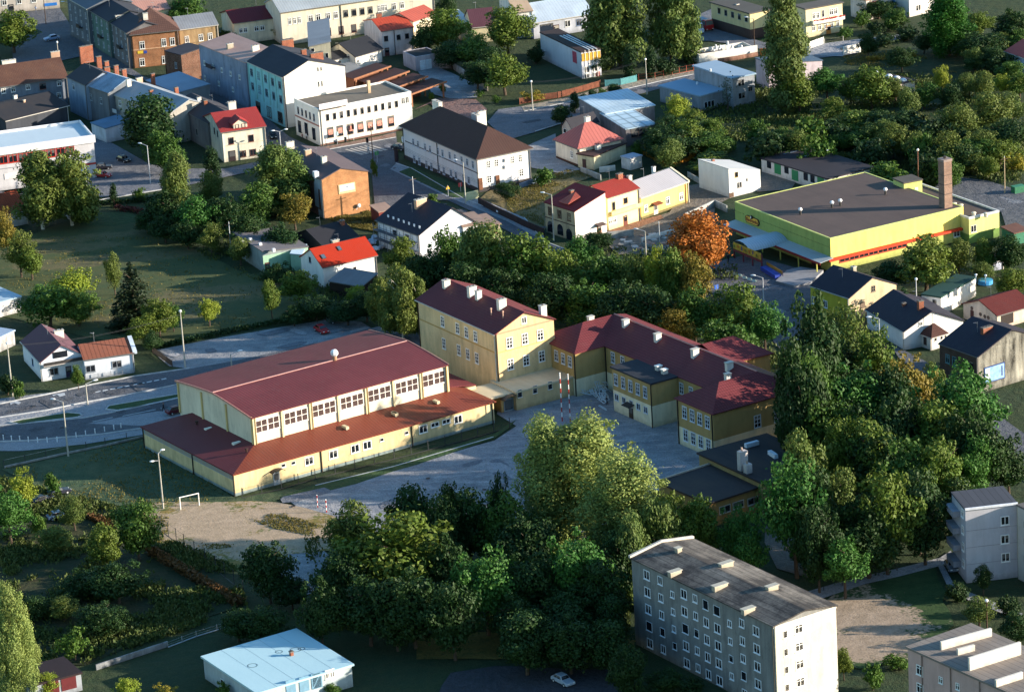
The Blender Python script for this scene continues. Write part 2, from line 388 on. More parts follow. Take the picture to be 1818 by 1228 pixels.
def onface(B, face, t):
    o = Vector((0, 0, HC)); d = ray(t); c, s = math.cos(B.yw), math.sin(B.yw)
    O = loc2(B, o); Dl = Vector((d.x*c+d.y*s, -d.x*s+d.y*c, d.z))
    k = -O.y/Dl.y if face == 'F' else -O.x/Dl.x
    q = O+Dl*k; return ((q.x if face == 'F' else q.y), q.z)
def rowwin(B, face, n, a, b, w_, h_, st='t', col='e6e6e2', dx=0, dz=0):
    ua, za = onface(B, face, a)
    ub, zb = onface(B, face, b) if b is not None else (ua, za)
    z = (za+zb)/2
    for i in range(n):
        k = i/(n-1) if n > 1 else 0
        gen_window(B, face, ua+(ub-ua)*k+dx, z+dz, w_, h_, st, col)
_cm = {}
def chimney(B, t, up=1.2, w_=.9, d=.6, m='w', zr=None):
    """t = survey point of the chimney's top; it stands on the roof"""
    col = {'w': plaster('e9e4d8'), 'b': brick('a0583c', '7d4230'), 'g': plaster('a49c8c'), 'p': plaster('c9a58c')}[m]
    z = (zr if zr is not None else B.h+B.r*.75)+up
    q = loc2(B, P(t, z)); zz = roofz(B, q.x, q.y)
    q = loc2(B, P(t, zz+up)); z0 = roofz(B, q.x, q.y)-.4; H = zz+up-z0
    o = MB().box(-w_/2, w_/2, -d/2, d/2, 0, H-.14).build('chimney', col, B.o, (q.x, q.y, z0))
    MB().box(-w_/2-.08, w_/2+.08, -d/2-.08, d/2+.08, H-.14, H).build('cap', flatm('b9b4aa') if m != 'b' else flatm('6c6660'), o)
    k = max(1, min(3, int(w_/.7)))
    for i in range(k): x = -w_/2+w_*(i+.5)/k; MB().box(x-.12, x+.12, -.12, .12, H, H+.12).build('flue', flatm('3a3330'), o)
    return o
def pipe(B, face, u, z0=0., z1=None, col='2e2420'):
    z1 = z1 or B.h
    b = MB().box(-.07, .07, -.17, -.02, z0, z1)
    return b.build('downpipe', flatm(col), B.o, (u, 0, 0) if face == 'F' else (0, u, 0), 0 if face == 'F' else -math.pi/2)
def band(B, face, z, hh, col, u0=0, u1=None, d=.06, name='cornice'):
    L_ = B.lx if face == 'F' else B.ly; u1 = L_ if u1 is None else u1
    if face == 'F': b = MB().box(u0-d, u1+d, -d, .01, z, z+hh)
    else: b = MB().box(-d+.004, .01, u0-d+.007, u1+d, z+.002, z+hh-.002)
    return b.build(name, flatm(col), B.o)
def door(B, face, t, w_, h_, col='4a3020', canopy=None):
    u, z = onface(B, face, t); l, rz = ((u, 0, 0), 0) if face == 'F' else ((0, u, 0), -math.pi/2)
    o = MB().box(-w_/2, w_/2, -.08, .02, .05, h_).build('door', flatm(col), B.o, l, rz)
    MB().box(-w_/2+.15, w_/2-.15, -.1, -.07, h_*.45, h_-.2).build('door_glass', glass(), o)
    if canopy: MB().slab([[(-w_/2-.5, -1.3, h_+.25), (w_/2+.5, -1.3, h_+.25), (w_/2+.5, 0, h_+.55), (-w_/2-.5, 0, h_+.55)]], .12).build('canopy', flatm(canopy), o)
    return o
# ------------------------------------------------------------------ ground, roads, yards
def smoothpoly(pts, jit=0., seed=1, step=4.):
    """subdivide the outline (metres) and roughen it"""
    rnd = random.Random(seed); out = []
    for i in range(len(pts)):
        a, b = pts[i], pts[(i+1) % len(pts)]; n = max(1, int((b-a).length/step)) if jit else 1
        for k in range(n):
            q = a.lerp(b, k/n)
            if jit: q = q+Vector((rnd.uniform(-jit, jit), rnd.uniform(-jit, jit), 0))
            out.append(q)
    return out
_zc = [0]
def sheet(name, pts, z, mat, jit=0., seed=1, k=None):
    p = [P((k, *q)) if k else P(q) for q in pts]; p = smoothpoly(p, jit, seed)
    me = D.meshes.new(name); me.from_pydata([(q.x, q.y, z) for q in p], [], [tuple(range(len(p)))]); me.materials.append(mat)
    _zc[0] += 1
    for v in me.vertices: v.co.z += _zc[0]*.0017
    # face up
    if me.polygons[0].normal.z < 0: me.flip_normals()
    o = place(me, name); return tag(o, '', '', kind='structure')
GRASS = ground('grass_ground', '263a24', '2c3c20', '3a4026', .05, .5)
LAWN = ground('lawn', '2f4c2a', '294426', '445430', .06, .8)
DRY = ground('dry_grass', '5c5836', '47502c', '7a6a40', .12, .9)
WILD = ground('rough_ground', '26301e', '31381f', '4a4028', .09, .7)
ASPH = ground('asphalt', '5e6066', '66686e', '70727a', .04, .35)
ROAD = ground('road_surface', '4e5158', '575a61', '606268', .05, .5)
PAVE = ground('pavement', '94959a', '8a8c92', '7c7e84', .07, .9)
SAND = ground('sand', 'a08e7c', '93806a', '857a5c', .1, .8)
YARD = ground('yard', '7c7e84', '6c6e74', '9a9a9a', .06, .3)
GRAV = ground('gravel', '6d6660', '5b5854', '80786c', .08, 1.1)
def patches(name, pts, n, mats, seed, smin=.6, smax=3.):
    """repaired and stained pieces of paving, each an irregular flat sheet"""
    rnd = random.Random(seed); p = [P(q) for q in pts]; xs = [q.x for q in p]; ys = [q.y for q in p]
    for i in range(n):
        for _ in range(40):
            x, y = rnd.uniform(min(xs), max(xs)), rnd.uniform(min(ys), max(ys)); ins = False
            for k in range(len(p)):
                a, b = p[k], p[k-1]
                if (a.y > y) != (b.y > y) and x < (b.x-a.x)*(y-a.y)/(b.y-a.y)+a.x: ins = not ins
            if ins: break
        w_, l_ = rnd.uniform(smin, smax)*1.6, rnd.uniform(smin, smax)*.7; an = .55+rnd.choice((0, 1.57))+rnd.uniform(-.1, .1); c, s_ = math.cos(an), math.sin(an); m = 9; _zc[0] += 1; z = .075+_zc[0]*.0004
        q = [(x+c*w_*u-s_*l_*v, y+s_*w_*u+c*l_*v, z) for u, v in [(math.copysign(abs(math.cos(t))**.6, math.cos(t))*rnd.uniform(.75, 1.05), math.copysign(abs(math.sin(t))**.6, math.sin(t))*rnd.uniform(.75, 1.05)) for t in [2*math.pi*k/m for k in range(m)]]]
        me = D.meshes.new(name); me.from_pydata(q, [], [tuple(range(m))]); me.materials.append(mats[i % len(mats)]); tag(place(me, name), '', '', kind='structure')
b = MB().poly([(-3000, -800, -.06), (3000, -800, -.06), (3000, 5000, -.06), (-3000, 5000, -.06)])
tag(b.build('ground', GRASS), '', '', kind='structure')
# left: pavement apron, two roads, islands
sheet('pavement', [(-420, 790), (-40, 712), (160, 688), (275, 662), (330, 655), (480, 625), (690, 575), (770, 600), (760, 640), (600, 700), (330, 760), (262, 770), (150, 788), (40, 800), (-40, 800), (-420, 830)], .0, PAVE, .0)
sheet('parking_lot', [(272, 622), (400, 598), (500, 580), (590, 566), (640, 572), (690, 600), (600, 632), (480, 655), (340, 655), (300, 650)], .03, YARD, .25, 4)
sheet('road', [(-420, 800), (-40, 727), (0, 718), (80, 702), (162, 684), (240, 669), (336, 655), (420, 640), (560, 610), (650, 592), (745, 590), (770, 612), (700, 640), (500, 670), (320, 681), (228, 700), (152, 713), (80, 728), (0, 740), (-40, 748), (-420, 818)], .05, ROAD)
for i, (x, y) in enumerate([(174, 694.5), (187, 692), (200, 689.5), (213, 687), (226, 684.5), (239, 682), (252, 679.5), (265, 677), (278, 674.5), (291, 672)]):
    sheet('road_marking', [(x-5, y+1.6), (x+4, y-.3), (x+5, y+.9), (x-4, y+2.8)], .07, flatm('c9cdd0'))
sheet('road_marking', [('i', 365, 598), ('i', 452, 583), ('i', 460, 600), ('i', 420, 612), ('i', 400, 596), ('i', 375, 606)], .07, flatm('b4b8bc'))
sheet('road_marking', [('i', 68, 655), ('i', 120, 640), ('i', 150, 652), ('i', 130, 666), ('i', 100, 655), ('i', 76, 668)], .07, flatm('a9adb2'))
sheet('grass_island', [(16, 750), (40, 745), (120, 733), (142, 735), (146, 738), (138, 741), (34, 753)], .06, LAWN, .15, 3)
sheet('grass_island', [(188, 727), (193, 721), (240, 713), (322, 699), (323, 706), (270, 718), (210, 729)], .06, LAWN, .15, 5)
sheet('road', [(-40, 765), (0, 757), (43, 753), (150, 743), (202, 733), (324, 706), (400, 696), (400, 712), (326, 722), (223, 738), (152, 752), (250, 756), (262, 758), (180, 770), (110, 776), (60, 781), (0, 783), (-40, 786)], .05, ROAD)
sheet('road_marking', [('i', 650, 785), ('i', 790, 755), ('i', 792, 760), ('i', 652, 790)], .07, flatm('9aa0a6'))
sheet('road_marking', [('i', 860, 745), ('i', 1140, 690), ('i', 1142, 694), ('i', 862, 750)], .07, flatm('9aa0a6'))
# grass areas
sheet('meadow', [(-40, 420), (60, 415), (150, 380), (235, 378), (300, 420), (420, 480), (560, 520), (650, 560), (585, 563), (400, 592), (280, 618), (160, 600), (0, 560), (-40, 560)], .0, pitch_mat('meadow', [(P(q).x, P(q).y, rx, ry, .1) for q, rx, ry in (((150, 422), 16, 2.5), ((200, 460), 20, 4), ((300, 452), 22, 3), ((270, 560), 14, 5), ((120, 440), 12, 4), ((400, 520), 22, 6))], ('3e4c2e', '4a502e'), ('645c40', '565638')), .4, 2)
sheet('meadow_lawn', [(150, 378), (235, 378), (250, 392), (200, 402), (145, 400)], .02, LAWN, .5, 9)
sheet('sports_lawn', [(5, 832), (120, 808), (262, 778), (330, 822), (416, 884), (520, 866), (545, 872), (450, 900), (290, 905), (150, 890), (60, 868)], .0, ground('sports_lawn', '304a32', '38482e', '565c40', .06, .5), .4, 7)
sheet('school_lawn', [(500, 884), (545, 866), (700, 824), (876, 772), (920, 745), (905, 760), (880, 778), (700, 838), (560, 880), (512, 890)], .06, LAWN, .3, 8)
# schoolyard asphalt
sheet('schoolyard', [(505, 885), (560, 872), (700, 836), (876, 782), (915, 757), (880, 735), (900, 700), (992, 680), (1020, 670), (1075, 690), (1160, 700), (1230, 740), (1262, 805), (1262, 842), (1180, 850), (1150, 880), (1120, 980), (1050, 1010), (900, 970), (760, 940), (640, 960), (560, 920)], .03, YARD, .3, 6)
sheet('playground_asphalt', [('n', 1400, 525), ('n', 1640, 500), ('n', 1750, 600), ('n', 1600, 720), ('n', 1420, 770), ('n', 1380, 640)], .03, YARD, .3, 16)
c1, c2_, c3_ = P(('n', 1060, 385)), P(('n', 1440, 460)), P(('n', 1480, 300))
PM = pitch_mat('worn_pitch', ((c1.x, c1.y, 9.5, 14, .5), (c2_.x, c2_.y, 12, 8, .3), (c3_.x, c3_.y, 13, 7, .5)), ('5c6434', '84703c'), ('ac967e', '9c8870'))
sheet('pitch', [('n', 690, 300), ('n', 760, 268), ('n', 900, 262), ('n', 1130, 262), ('n', 1440, 262), ('n', 1700, 330), ('n', 1690, 500), ('n', 1400, 530), ('n', 1250, 640), ('n', 1100, 620), ('n', 900, 520), ('n', 770, 450), ('n', 680, 360)], .055, PM, .7, 11)
# gardens lower left
sheet('garden_ground', [(-40, 850), (60, 870), (200, 900), (290, 960), (420, 1010), (440, 1070), (330, 1110), (150, 1180), (-40, 1180)], .02, ground('garden', '20301c', '2a361c', '443c28', .08, .4), .5, 13)
# town streets
sheet('town_street', [('f', 250, 245), ('f', 480, 240), ('f', 800, 190), ('f', 1000, 135), ('f', 1020, 352), ('f', 1110, 395), ('f', 1480, 610), ('f', 1900, 760), ('g', 270, 905), ('g', 470, 985), ('g', 560, 1060), ('g', 330, 1010), ('g', 0, 830), ('f', 1540, 700), ('f', 1370, 620), ('f', 1150, 600), ('f', 980, 665), ('f', 850, 640), ('f', 830, 430), ('f', 600, 330)], .03, ROAD)
sheet('sidewalk', [('f', 1000, 360), ('f', 1110, 392), ('f', 1480, 608), ('f', 1580, 600), ('f', 1900, 740), ('g', 260, 870), ('g', 260, 905), ('g', 0, 765), ('f', 1500, 650), ('f', 1350, 590), ('f', 960, 400)], .06, PAVE)
sheet('sidewalk', [('f', 300, 240), ('f', 490, 245), ('f', 1000, 145), ('f', 1000, 175), ('f', 500, 265), ('f', 400, 262)], .06, ground('brick_pavement', '8d6f60', '80685c', '74645c', .1, .9))
for i in range(6):                                           # zebra crossing
    x = 640+i*33; sheet('zebra_stripe', [('f', x, 262-i*6), ('f', x+16, 259-i*6), ('f', x+140, 296-i*6), ('f', x+118, 300-i*6)], .07, flatm('a6a29c'))
sheet('town_square', [('a', 60, 100), ('a', 420, 60), ('a', 540, 250), ('a', 900, 470), ('a', 1010, 540), ('a', 1200, 600), ('a', 1500, 640), ('a', 1740, 720), ('b', 250, 960), ('b', 420, 1040), ('f', 350, 260), ('f', 100, 230), ('b', 60, 850), ('a', 1600, 760), ('a', 1000, 560), ('a', 560, 400), ('a', 100, 500)], .02, ROAD)
sheet('town_street', [(-400, 400), (-40, 335), (140, 360), (165, 352), (240, 345), (330, 330), (470, 300), (560, 265), (520, 258), (470, 285), (400, 300), (300, 300), (262, 290), (200, 255), (150, 240), (150, 330)], .03, ASPH)
sheet('town_street', [('c', -60, 770), ('c', 100, 750), ('c', 460, 680), ('c', 700, 610), ('c', 900, 590), ('c', 1310, 505), ('c', 1560, 470), ('c', 1560, 520), ('c', 1320, 560), ('c', 1090, 620), ('c', 800, 700), ('c', 450, 850), ('c', 200, 930), ('c', 0, 985), ('b', 1640, 860)], .03, ASPH)
sheet('sidewalk', [('c', 100, 750), ('c', 460, 680), ('c', 700, 610), ('c', 1310, 500), ('c', 1310, 522), ('c', 1080, 570), ('c', 740, 650), ('c', 470, 712), ('c', 120, 785)], .06, ground('sandy_pavement', '8d8478', '7f7a70', '9a8c78', .1, .9))
sheet('sidewalk', [('d', 250, 330), ('d', 640, 280), ('d', 820, 260), ('d', 1000, 240), ('d', 1010, 268), ('d', 640, 330), ('d', 550, 400), ('d', 300, 390)], .05, PAVE)
sheet('villa_street', [('c', 1290, 130), ('c', 1450, 60), ('c', 1500, 200), ('c', 1800, 300), ('d', 280, 340), ('d', 700, 300), ('d', 640, 380), ('d', 300, 420), ('c', 1700, 330), ('c', 1420, 290), ('c', 1290, 290)], .03, ASPH)
sheet('courtyard', [('b', 1130, 470), ('b', 1290, 470), ('b', 1620, 620), ('b', 1560, 690), ('b', 1400, 700), ('b', 1250, 660), ('b', 1180, 540)], .03, YARD, .2, 21)
sheet('brick_forecourt', [('b', 1110, 780), ('b', 1300, 690), ('b', 1560, 700), ('b', 1640, 770), ('b', 1560, 880), ('b', 1400, 860), ('b', 1240, 730)], .03, ground('brick_paving', '7f5f58', '735a54', '6a5c5c', .1, .9))
sheet('yard_paving', [('c', 110, 1040), ('c', 340, 940), ('c', 345, 1110), ('c', 520, 1190), ('c', 400, 1225), ('c', 170, 1180)], .03, YARD, .1, 22)
sheet('gravel_yard', [('g', 700, 830), ('g', 1150, 700), ('g', 1280, 510), ('g', 1370, 500), ('g', 1560, 600), ('g', 1460, 660), ('g', 1460, 800), ('g', 1300, 900), ('g', 1100, 990), ('g', 780, 1000), ('g', 690, 900)], .03, GRAV, .4, 23)
sheet('brick_terrace', [('g', 700, 840), ('g', 930, 760), ('g', 1080, 720), ('g', 1100, 745), ('g', 760, 870), ('g', 700, 870)], .05, ground('terrace', '93664e', '84604e', '7a6452', .1, .9))
sheet('dry_meadow', [('g', 0, 500), ('g', 250, 470), ('g', 420, 400), ('g', 650, 440), ('g', 480, 490), ('g', 265, 600), ('g', 270, 830), ('g', 0, 690), ('f', 1600, 600), ('f', 1640, 560)], .02, ground('dry_meadow', '6a5e42', '5c5638', '7c6c4a', .12, .9), .3, 24)
sheet('town_hall_lawn', [('f', 1020, 420), ('f', 1110, 385), ('f', 1570, 565), ('f', 1480, 600), ('f', 1400, 600)], .08, LAWN)
sheet('market_lot', [(1250, 470), (1330, 452), (1460, 490), (1480, 520), (1440, 570), (1390, 575), (1300, 545), (1230, 530)], .02, ROAD)
sheet('loading_yard', [('h', 1100, 470), ('h', 1330, 450), ('h', 1560, 480), ('h', 1818, 560), ('h', 1990, 600), ('h', 1990, 800), ('h', 1700, 820), ('h', 1660, 700), ('h', 1300, 580)], .03, ROAD, .1, 26)
sheet('garage_apron', [('h', -20, 400), ('h', 220, 490), ('h', 180, 540), ('h', -60, 560)], .03, GRAV, .2, 27)
# right and lower right
sheet('tree_street', [(1580, 610), (1640, 640), (1720, 700), (1818, 770), (1880, 830), (1880, 900), (1818, 850), (1740, 780), (1640, 710)], .02, ROAD)
sheet('lane', [('m', 0, 400), ('m', 130, 470), ('m', 260, 560), ('m', 200, 860), ('m', 60, 700)], .02, ROAD)
sheet('footpath', [('p', 830, 785), ('p', 1000, 735), ('p', 1240, 680), ('p', 1430, 632), ('p', 1480, 600), ('p', 1500, 640), ('p', 1430, 668), ('p', 1250, 715), ('p', 1100, 748), ('p', 900, 815)], .05, PAVE)
sheet('footpath', [('p', 1410, 640), ('p', 1440, 650), ('p', 1500, 760), ('p', 1800, 880), ('p', 1800, 915), ('p', 1480, 790)], .05, PAVE)
sc1, sc2 = P(('p', 1110, 900)), P(('p', 1130, 1010))
sheet('block_lawn', [('p', 930, 820), ('p', 1000, 775), ('p', 1120, 750), ('p', 1400, 670), ('p', 1450, 780), ('p', 1480, 930), ('p', 1400, 1010), ('p', 1290, 1080), ('p', 1080, 1120), ('p', 985, 1100), ('p', 950, 900)], .03, pitch_mat('worn_lawn', ((sc1.x, sc1.y, 8, 12.5, .45), (sc2.x, sc2.y, 9, 8, .3)), ('26401f', '344a26'), ('a08e7c', '8c7c6a')), .5, 32)
sheet('yard_road', [(800, 1195), (880, 1182), (1010, 1188), (1130, 1190), (1130, 1260), (760, 1260)], .03, ground('yard_road', '3a3a40', '34363a', '44444a', .08, .8), .2, 33)
sheet('park_sun_streak', [(735, 1128), (860, 1122), (1130, 1135), (1125, 1165), (1000, 1160), (880, 1170), (740, 1170)], .02, ground('sunlit_park_grass', '6a5c2c', '4c4c22', '7c6430', .12, .8), .3, 34)  # golden colour paints a streak of sunlight across the park grass
sheet('kindergarten_yard', [('p', 650, 480), ('p', 820, 520), ('p', 900, 620), ('p', 850, 720), ('p', 700, 680), ('p', 640, 560)], .03, GRAV, .3, 35)
P1, P2, P3 = ground('yard_patch', '88898e', '929298', '9c9c9c', .2, 1.), ground('yard_patch', '646870', '6c7078', '74767c', .2, 1.), ground('road_patch', '42454c', '4a4e54', '52545a', .2, 1.)
YP = [(520, 885), (700, 842), (876, 790), (920, 765), (1000, 710), (1075, 745), (1200, 800), (1250, 840), (1140, 880), (900, 930), (620, 930)]
patches('yard_patch', YP, 34, (P1, P2, P1), 1, .8, 3.4); patches('yard_patch', [(290, 628), (590, 570), (650, 590), (500, 648)], 12, (P1, P2), 2, .6, 2.4)
patches('road_patch', [(0, 725), (320, 662), (330, 674), (0, 736)], 7, (P3,), 3, .5, 2.); patches('road_patch', [(0, 765), (320, 712), (330, 716), (0, 775)], 6, (P3,), 4, .5, 2.); patches('road_patch', [(620, 275), (700, 250), (1000, 420), (960, 430), (680, 350)], 9, (P3, P2), 5, .5, 2.2); patches('road_patch', [(900, 215), (1200, 140), (1210, 146), (910, 235)], 6, (P3,), 6, .5, 2.); patches('road_patch', [(1270, 480), (1440, 500), (1400, 560), (1260, 520)], 8, (P3, P2), 7, .5, 2.4); patches('road_patch', [(1660, 330), (1818, 360), (1818, 400), (1700, 380)], 8, (P3, P2), 8, .6, 2.6)
for i in range(5): sheet('parking_line', [(600+i*52-120, 905-i*14), (602+i*52-120, 905.6-i*14), (640+i*52-120, 921-i*14), (638+i*52-120, 920.6-i*14)], .09, flatm('b8bcc0')) if i > 1 else None
def kerb(pts, w_=.22, h_=.13, closed=False):
    p = [P(q) for q in pts]; p = p+[p[0]] if closed else p; b = MB()
    for a, c in zip(p, p[1:]):
        d = (c-a).normalized(); n = Vector((-d.y, d.x, 0))*w_/2; i = len(b.v)
        for q in (a-n, a+n, c+n, c-n): b.v.append((q.x, q.y, 0))
        for q in (a-n, a+n, c+n, c-n): b.v.append((q.x, q.y, .06+h_))
        b.f += [(i+4, i+5, i+6, i+7), (i, i+1, i+5, i+4), (i+1, i+2, i+6, i+5), (i+2, i+3, i+7, i+6), (i+3, i, i+4, i+7)]
    tag(b.build('kerb', flatm('b0b2b4', .8, .2)), '', '', kind='structure')
kerb([(0, 717), (80, 701), (162, 683), (240, 668), (336, 654)]); kerb([(0, 741), (80, 729), (152, 714), (228, 701), (320, 682)]); kerb([(16, 750), (40, 745), (120, 733), (142, 735), (146, 738), (138, 741), (34, 753)], closed=True); kerb([(188, 727), (193, 721), (240, 713), (322, 699), (323, 706), (270, 718), (210, 729)], closed=True)
kerb([(0, 784), (60, 782), (110, 777), (180, 771), (262, 759)]); kerb([(0, 756), (43, 752), (150, 742), (202, 732), (324, 705)]); kerb([('f', 1000, 358), ('f', 1110, 395), ('f', 1480, 610), ('f', 1700, 690), ('f', 1900, 760)]); kerb([('f', 1900, 740), ('g', 260, 905), ('g', 470, 985)]); kerb([('c', 120, 785), ('c', 470, 712), ('c', 740, 650), ('c', 1080, 572), ('c', 1310, 524)]); kerb([('c', 200, 925), ('c', 450, 848), ('c', 800, 698)]); kerb([('f', 400, 262), ('f', 500, 266), ('f', 1000, 176)]); kerb([(150, 360), (240, 345), (330, 330)])
kerb([(560, 862), (700, 828), (876, 776)], .3, .05)
for t in ((520, 900), (760, 850), (960, 760), (1090, 800), (60, 722), (250, 682), (110, 760), (700, 300), (800, 350), (1000, 205), (1330, 520), (1760, 370), (860, 870), (640, 900)):
    p = P(t); _zc[0] += 1; me = D.meshes.new('manhole'); me.from_pydata([(p.x+.4*math.cos(a*.7854), p.y+.4*math.sin(a*.7854), .12+_zc[0]*.0004) for a in range(8)], [], [tuple(range(8))]); me.materials.append(flatm('2c2c2e')); tag(place(me, 'manhole_cover'), '', '', kind='structure')
# ------------------------------------------------------------------ the school
OCH, CRM = 'a68c5a', 'e6d6ac'
SCHW = plaster('d9b877', .08); RED = metal_roof('6c3639', .6, .4, .14, .65); REDT = metal_roof('6a3337', .5, .45, .14, .55, None, .55)
REDSHEEN = metal_roof('783e30', .6, .25, .14, .55)  # annex front slope: the sun's orange sheen is put into the roof colour
G = empty('gym_hall', 'large pale yellow sports hall with low red metal roof and band of square windows', 'sports hall', (0, 0, 0))
h0 = 4.0; n_, r_, l_ = P(('n', 1190, 120), h0), P(('k', 895, 960), h0), P(('j', 20, 778), h0)
yw = math.atan2(r_.y-n_.y, r_.x-n_.x); G.location = (n_.x, n_.y, 0); G.rotation_euler = (0, 0, yw)
GB = Bld(); GB.o, GB.n, GB.yw, GB.lx, GB.ly, GB.h, GB.r, GB.kind = G, n_, yw, 53.6, 32.4, 4.0, 1.5, 'flat'
HX0, HX1, HY0, HY1, HZ0, HZ1 = 8.2, 48.4, 6.7, 33.2, 5.5, 10.4
GW = plaster('d2bf92', .14, '8fa0a0', .55)
# annex: L round the hall's front and left side, front also continues to the right
MB().prism([(0, 0), (53.6, 0), (53.6, 9.6), (HX1, 9.6), (HX1, HY0+.01), (HX0-.01, HY0+.01), (HX0-.01, 32.4), (0, 32.4)], 0, h0).build('annex_wall', GW, G)
o_ = .35; zr = lambda x, y: h0+.22
A = [[(-o_, -o_, h0+.1), (54, -o_, h0+.1), (48.5, HY0, HZ0+.12), (HX0, HY0, HZ0+.12)],
     [(-o_, -o_, h0+.1), (HX0, HY0, HZ0+.12), (HX0, 28.7, HZ0+.12), (-o_, 32.7, h0+.1)],
     [(-o_, 32.7, h0+.1), (HX0, 28.7, HZ0+.12), (HX0, 32.7, h0+.1)],
     [(54, -o_, h0+.1), (54, 9.8, h0+.1), (48.5, 9.8, HZ0+.12), (48.5, HY0, HZ0+.12)]]
MB().slab(A[1:3], .22).build('annex_roof', RED, G); MB().slab([A[0], A[3]], .22).build('annex_roof', REDSHEEN, G)
# right annex hall link with its own roof
MB().box(HX1+.01, 56.2, 9.62, 22, 0, 3.9).build('annex_wall', plaster('d2c196', .1), G)
MB().slab([[(HX1, 9.8, HZ0), (56.4, 9.8, 4.05), (56.4, 22.2, 4.05), (HX1, 22.2, HZ0)]], .2).build('annex_roof', RED, G)
# hall
HALL = plaster('dcd2ba', .1); ym = (HY0+HY1)/2
hb = MB(); n = 12; prof = [(HY0+(HY1-HY0)*k/n, HZ1+1.15*(1-abs(2*k/n-1)**1.25)) for k in range(n+1)]
pr = [(HY0, 3)]+prof+[(HY1, 3)]; m_ = len(pr)
hb.v = [(HX0, y, z) for y, z in pr]+[(HX1, y, z) for y, z in pr]; hb.f = [tuple(range(m_)), tuple(range(m_, 2*m_))[::-1]]+[(k, m_+k, m_+(k+1) % m_, (k+1) % m_) for k in range(m_)]
hb.build('hall_wall', HALL, G)
pp = [(HY0-.3, HZ1-.05)]+prof[1:-1]+[(HY1+.3, HZ1-.05)]
MB().slab([[(HX0-.3, a[0], a[1]+.2), (HX1+.3, a[0], a[1]+.2), (HX1+.3, b_[0], b_[1]+.2), (HX0-.3, b_[0], b_[1]+.2)] for a, b_ in zip(pp, pp[1:])], .18).build('hall_roof', RED, G)
for x0, x1 in ((HX0-.42, HX0-.3), (HX1+.3, HX1+.42)):
    tb = MB()
    for a, b_ in zip(pp, pp[1:]): tb.poly([(x0, a[0], a[1]+.3), (x1, a[0], a[1]+.3), (x1, b_[0], b_[1]+.3), (x0, b_[0], b_[1]+.3)]); tb.poly([(x0, a[0], a[1]+.3), (x0, b_[0], b_[1]+.3), (x0, b_[0], b_[1]-.05), (x0, a[0], a[1]-.05)])
    tb.build('verge_trim', flatm('b98578'), G)
MB().box(HX0-.2, HX1+.2, ym-.12, ym+.12, HZ1+1.33, HZ1+1.46).build('ridge_cap', flatm('b58a84'), G)
fr_ = Bld(); fr_.o = G; fr_.n = P(('n', 1190, 120), h0); fr_.yw = yw
HP = MB().box(-1.13, 1.13, -.03, .01, .06, 2.28).mesh('pane', flatm('4c3e3c', .3, .3)); nb = 7; bw = (HX1-HX0)/nb
for i in range(nb+1):
    x = HX0+bw*i; MB().box(x-.16, x+.16, HY0-.28, HY0-.003, 5.2, HZ1-.1).build('pilaster', plaster('d6c69c', .05), G)
    if i in (0, 2, 4, 6, 7): MB().box(-.07, .07, -.2, 0, 5.3, HZ1).build('downpipe', flatm('8f7a48'), G, (x+.3 if i < 7 else x-.3, HY0-.2, 0))
for i in range(nb):
    for k in (.29, .71):
        fm, gm = window_mesh(2.4, 2.35, 'x', 'e6e2da'); f = place(fm, 'window', G, (HX0+bw*(i+k), HY0, 7.4)); place(HP, 'pane', f)
for y in (HY0+.2, HY0+9.1, HY0+17.8, HY1-.2): MB().box(HX0-.25, HX0-.003, y-.18, y+.18, 4.6, HZ1+.2).build('pilaster', plaster('cdb880', .05), G)
b = MB()
for i in range(20): b.box(-.04, .03, .5+i*1.56, 1.95+i*1.56, 2.9, 3.6)
b.build('ribbon_window', glass('5a92c4', .15, .8), G)
MB().box(-.02, -.003, .4, 32, 2.8, 3.7).build('ribbon_frame', flatm('7893a6'), G)
for y in (14.4, .1, 32.2): MB().box(-.2, -.05, y-.07, y+.07, 0, 3.95).build('downpipe', DARK, G)
for t in ('j', 1265, 1000), ('k', 318, 1150), ('k', 885, 1040): u, z = onface(GB, 'F', t); MB().box(u-.07, u+.07, -.18, -.02, 0, 3.95).build('downpipe', flatm('3a2a20'), G)
GBw = lambda *a, **k: rowwin(GB, *a, **k)
for t in (('j', 1180, 1018), ('j', 1350, 972), ('j', 1503, 932), ('j', 1588, 908), ('k', 400, 1150), ('k', 645, 1082)): GBw('F', 1, t, None, 1.75, 1.5, 'v')
for t in (('k', 482, 1120), ('k', 562, 1097)): GBw('F', 1, t, None, 1.75, .9, 'v')
for t in (('j', 1000, 1050), ('j', 1070, 1033), ('j', 1690, 870), ('k', 283, 1178)): GBw('F', 1, t, None, .8, .6, 'd')
u, z = onface(GB, 'F', ('j', 950, 1120)); dd = MB().box(u-.65, u+.65, -.1, .02, 0, 2.3).build('door', flatm('9aa0a4'), G)
MB().box(u-.45, u+.45, -.13, -.1, .9, 2.1).build('door_glass', glass(), dd)
cb = MB(); 
for k in range(8): a0, a1 = math.pi*k/8, math.pi*(k+1)/8; cb.poly([(u+1.3*math.cos(a0), -1.2, 2.5+.5*math.sin(a0)), (u+1.3*math.cos(a1), -1.2, 2.5+.5*math.sin(a1)), (u+1.3*math.cos(a1), 0, 2.5+.5*math.sin(a1)), (u+1.3*math.cos(a0), 0, 2.5+.5*math.sin(a0))])
cb.build('door_canopy', flatm('4a3c34'), dd)
def vent(o, x, y, z, rz=0., col='e0dcd0'):
    q = MB().box(-.75, .75, -.3, .3, .1, .55).build('roof_vent', flatm(col), o, (x, y, z), rz); MB().box(-.55, .55, -.2, .2, -.3, .1).build('vent_foot', flatm('8c8880'), q); return q
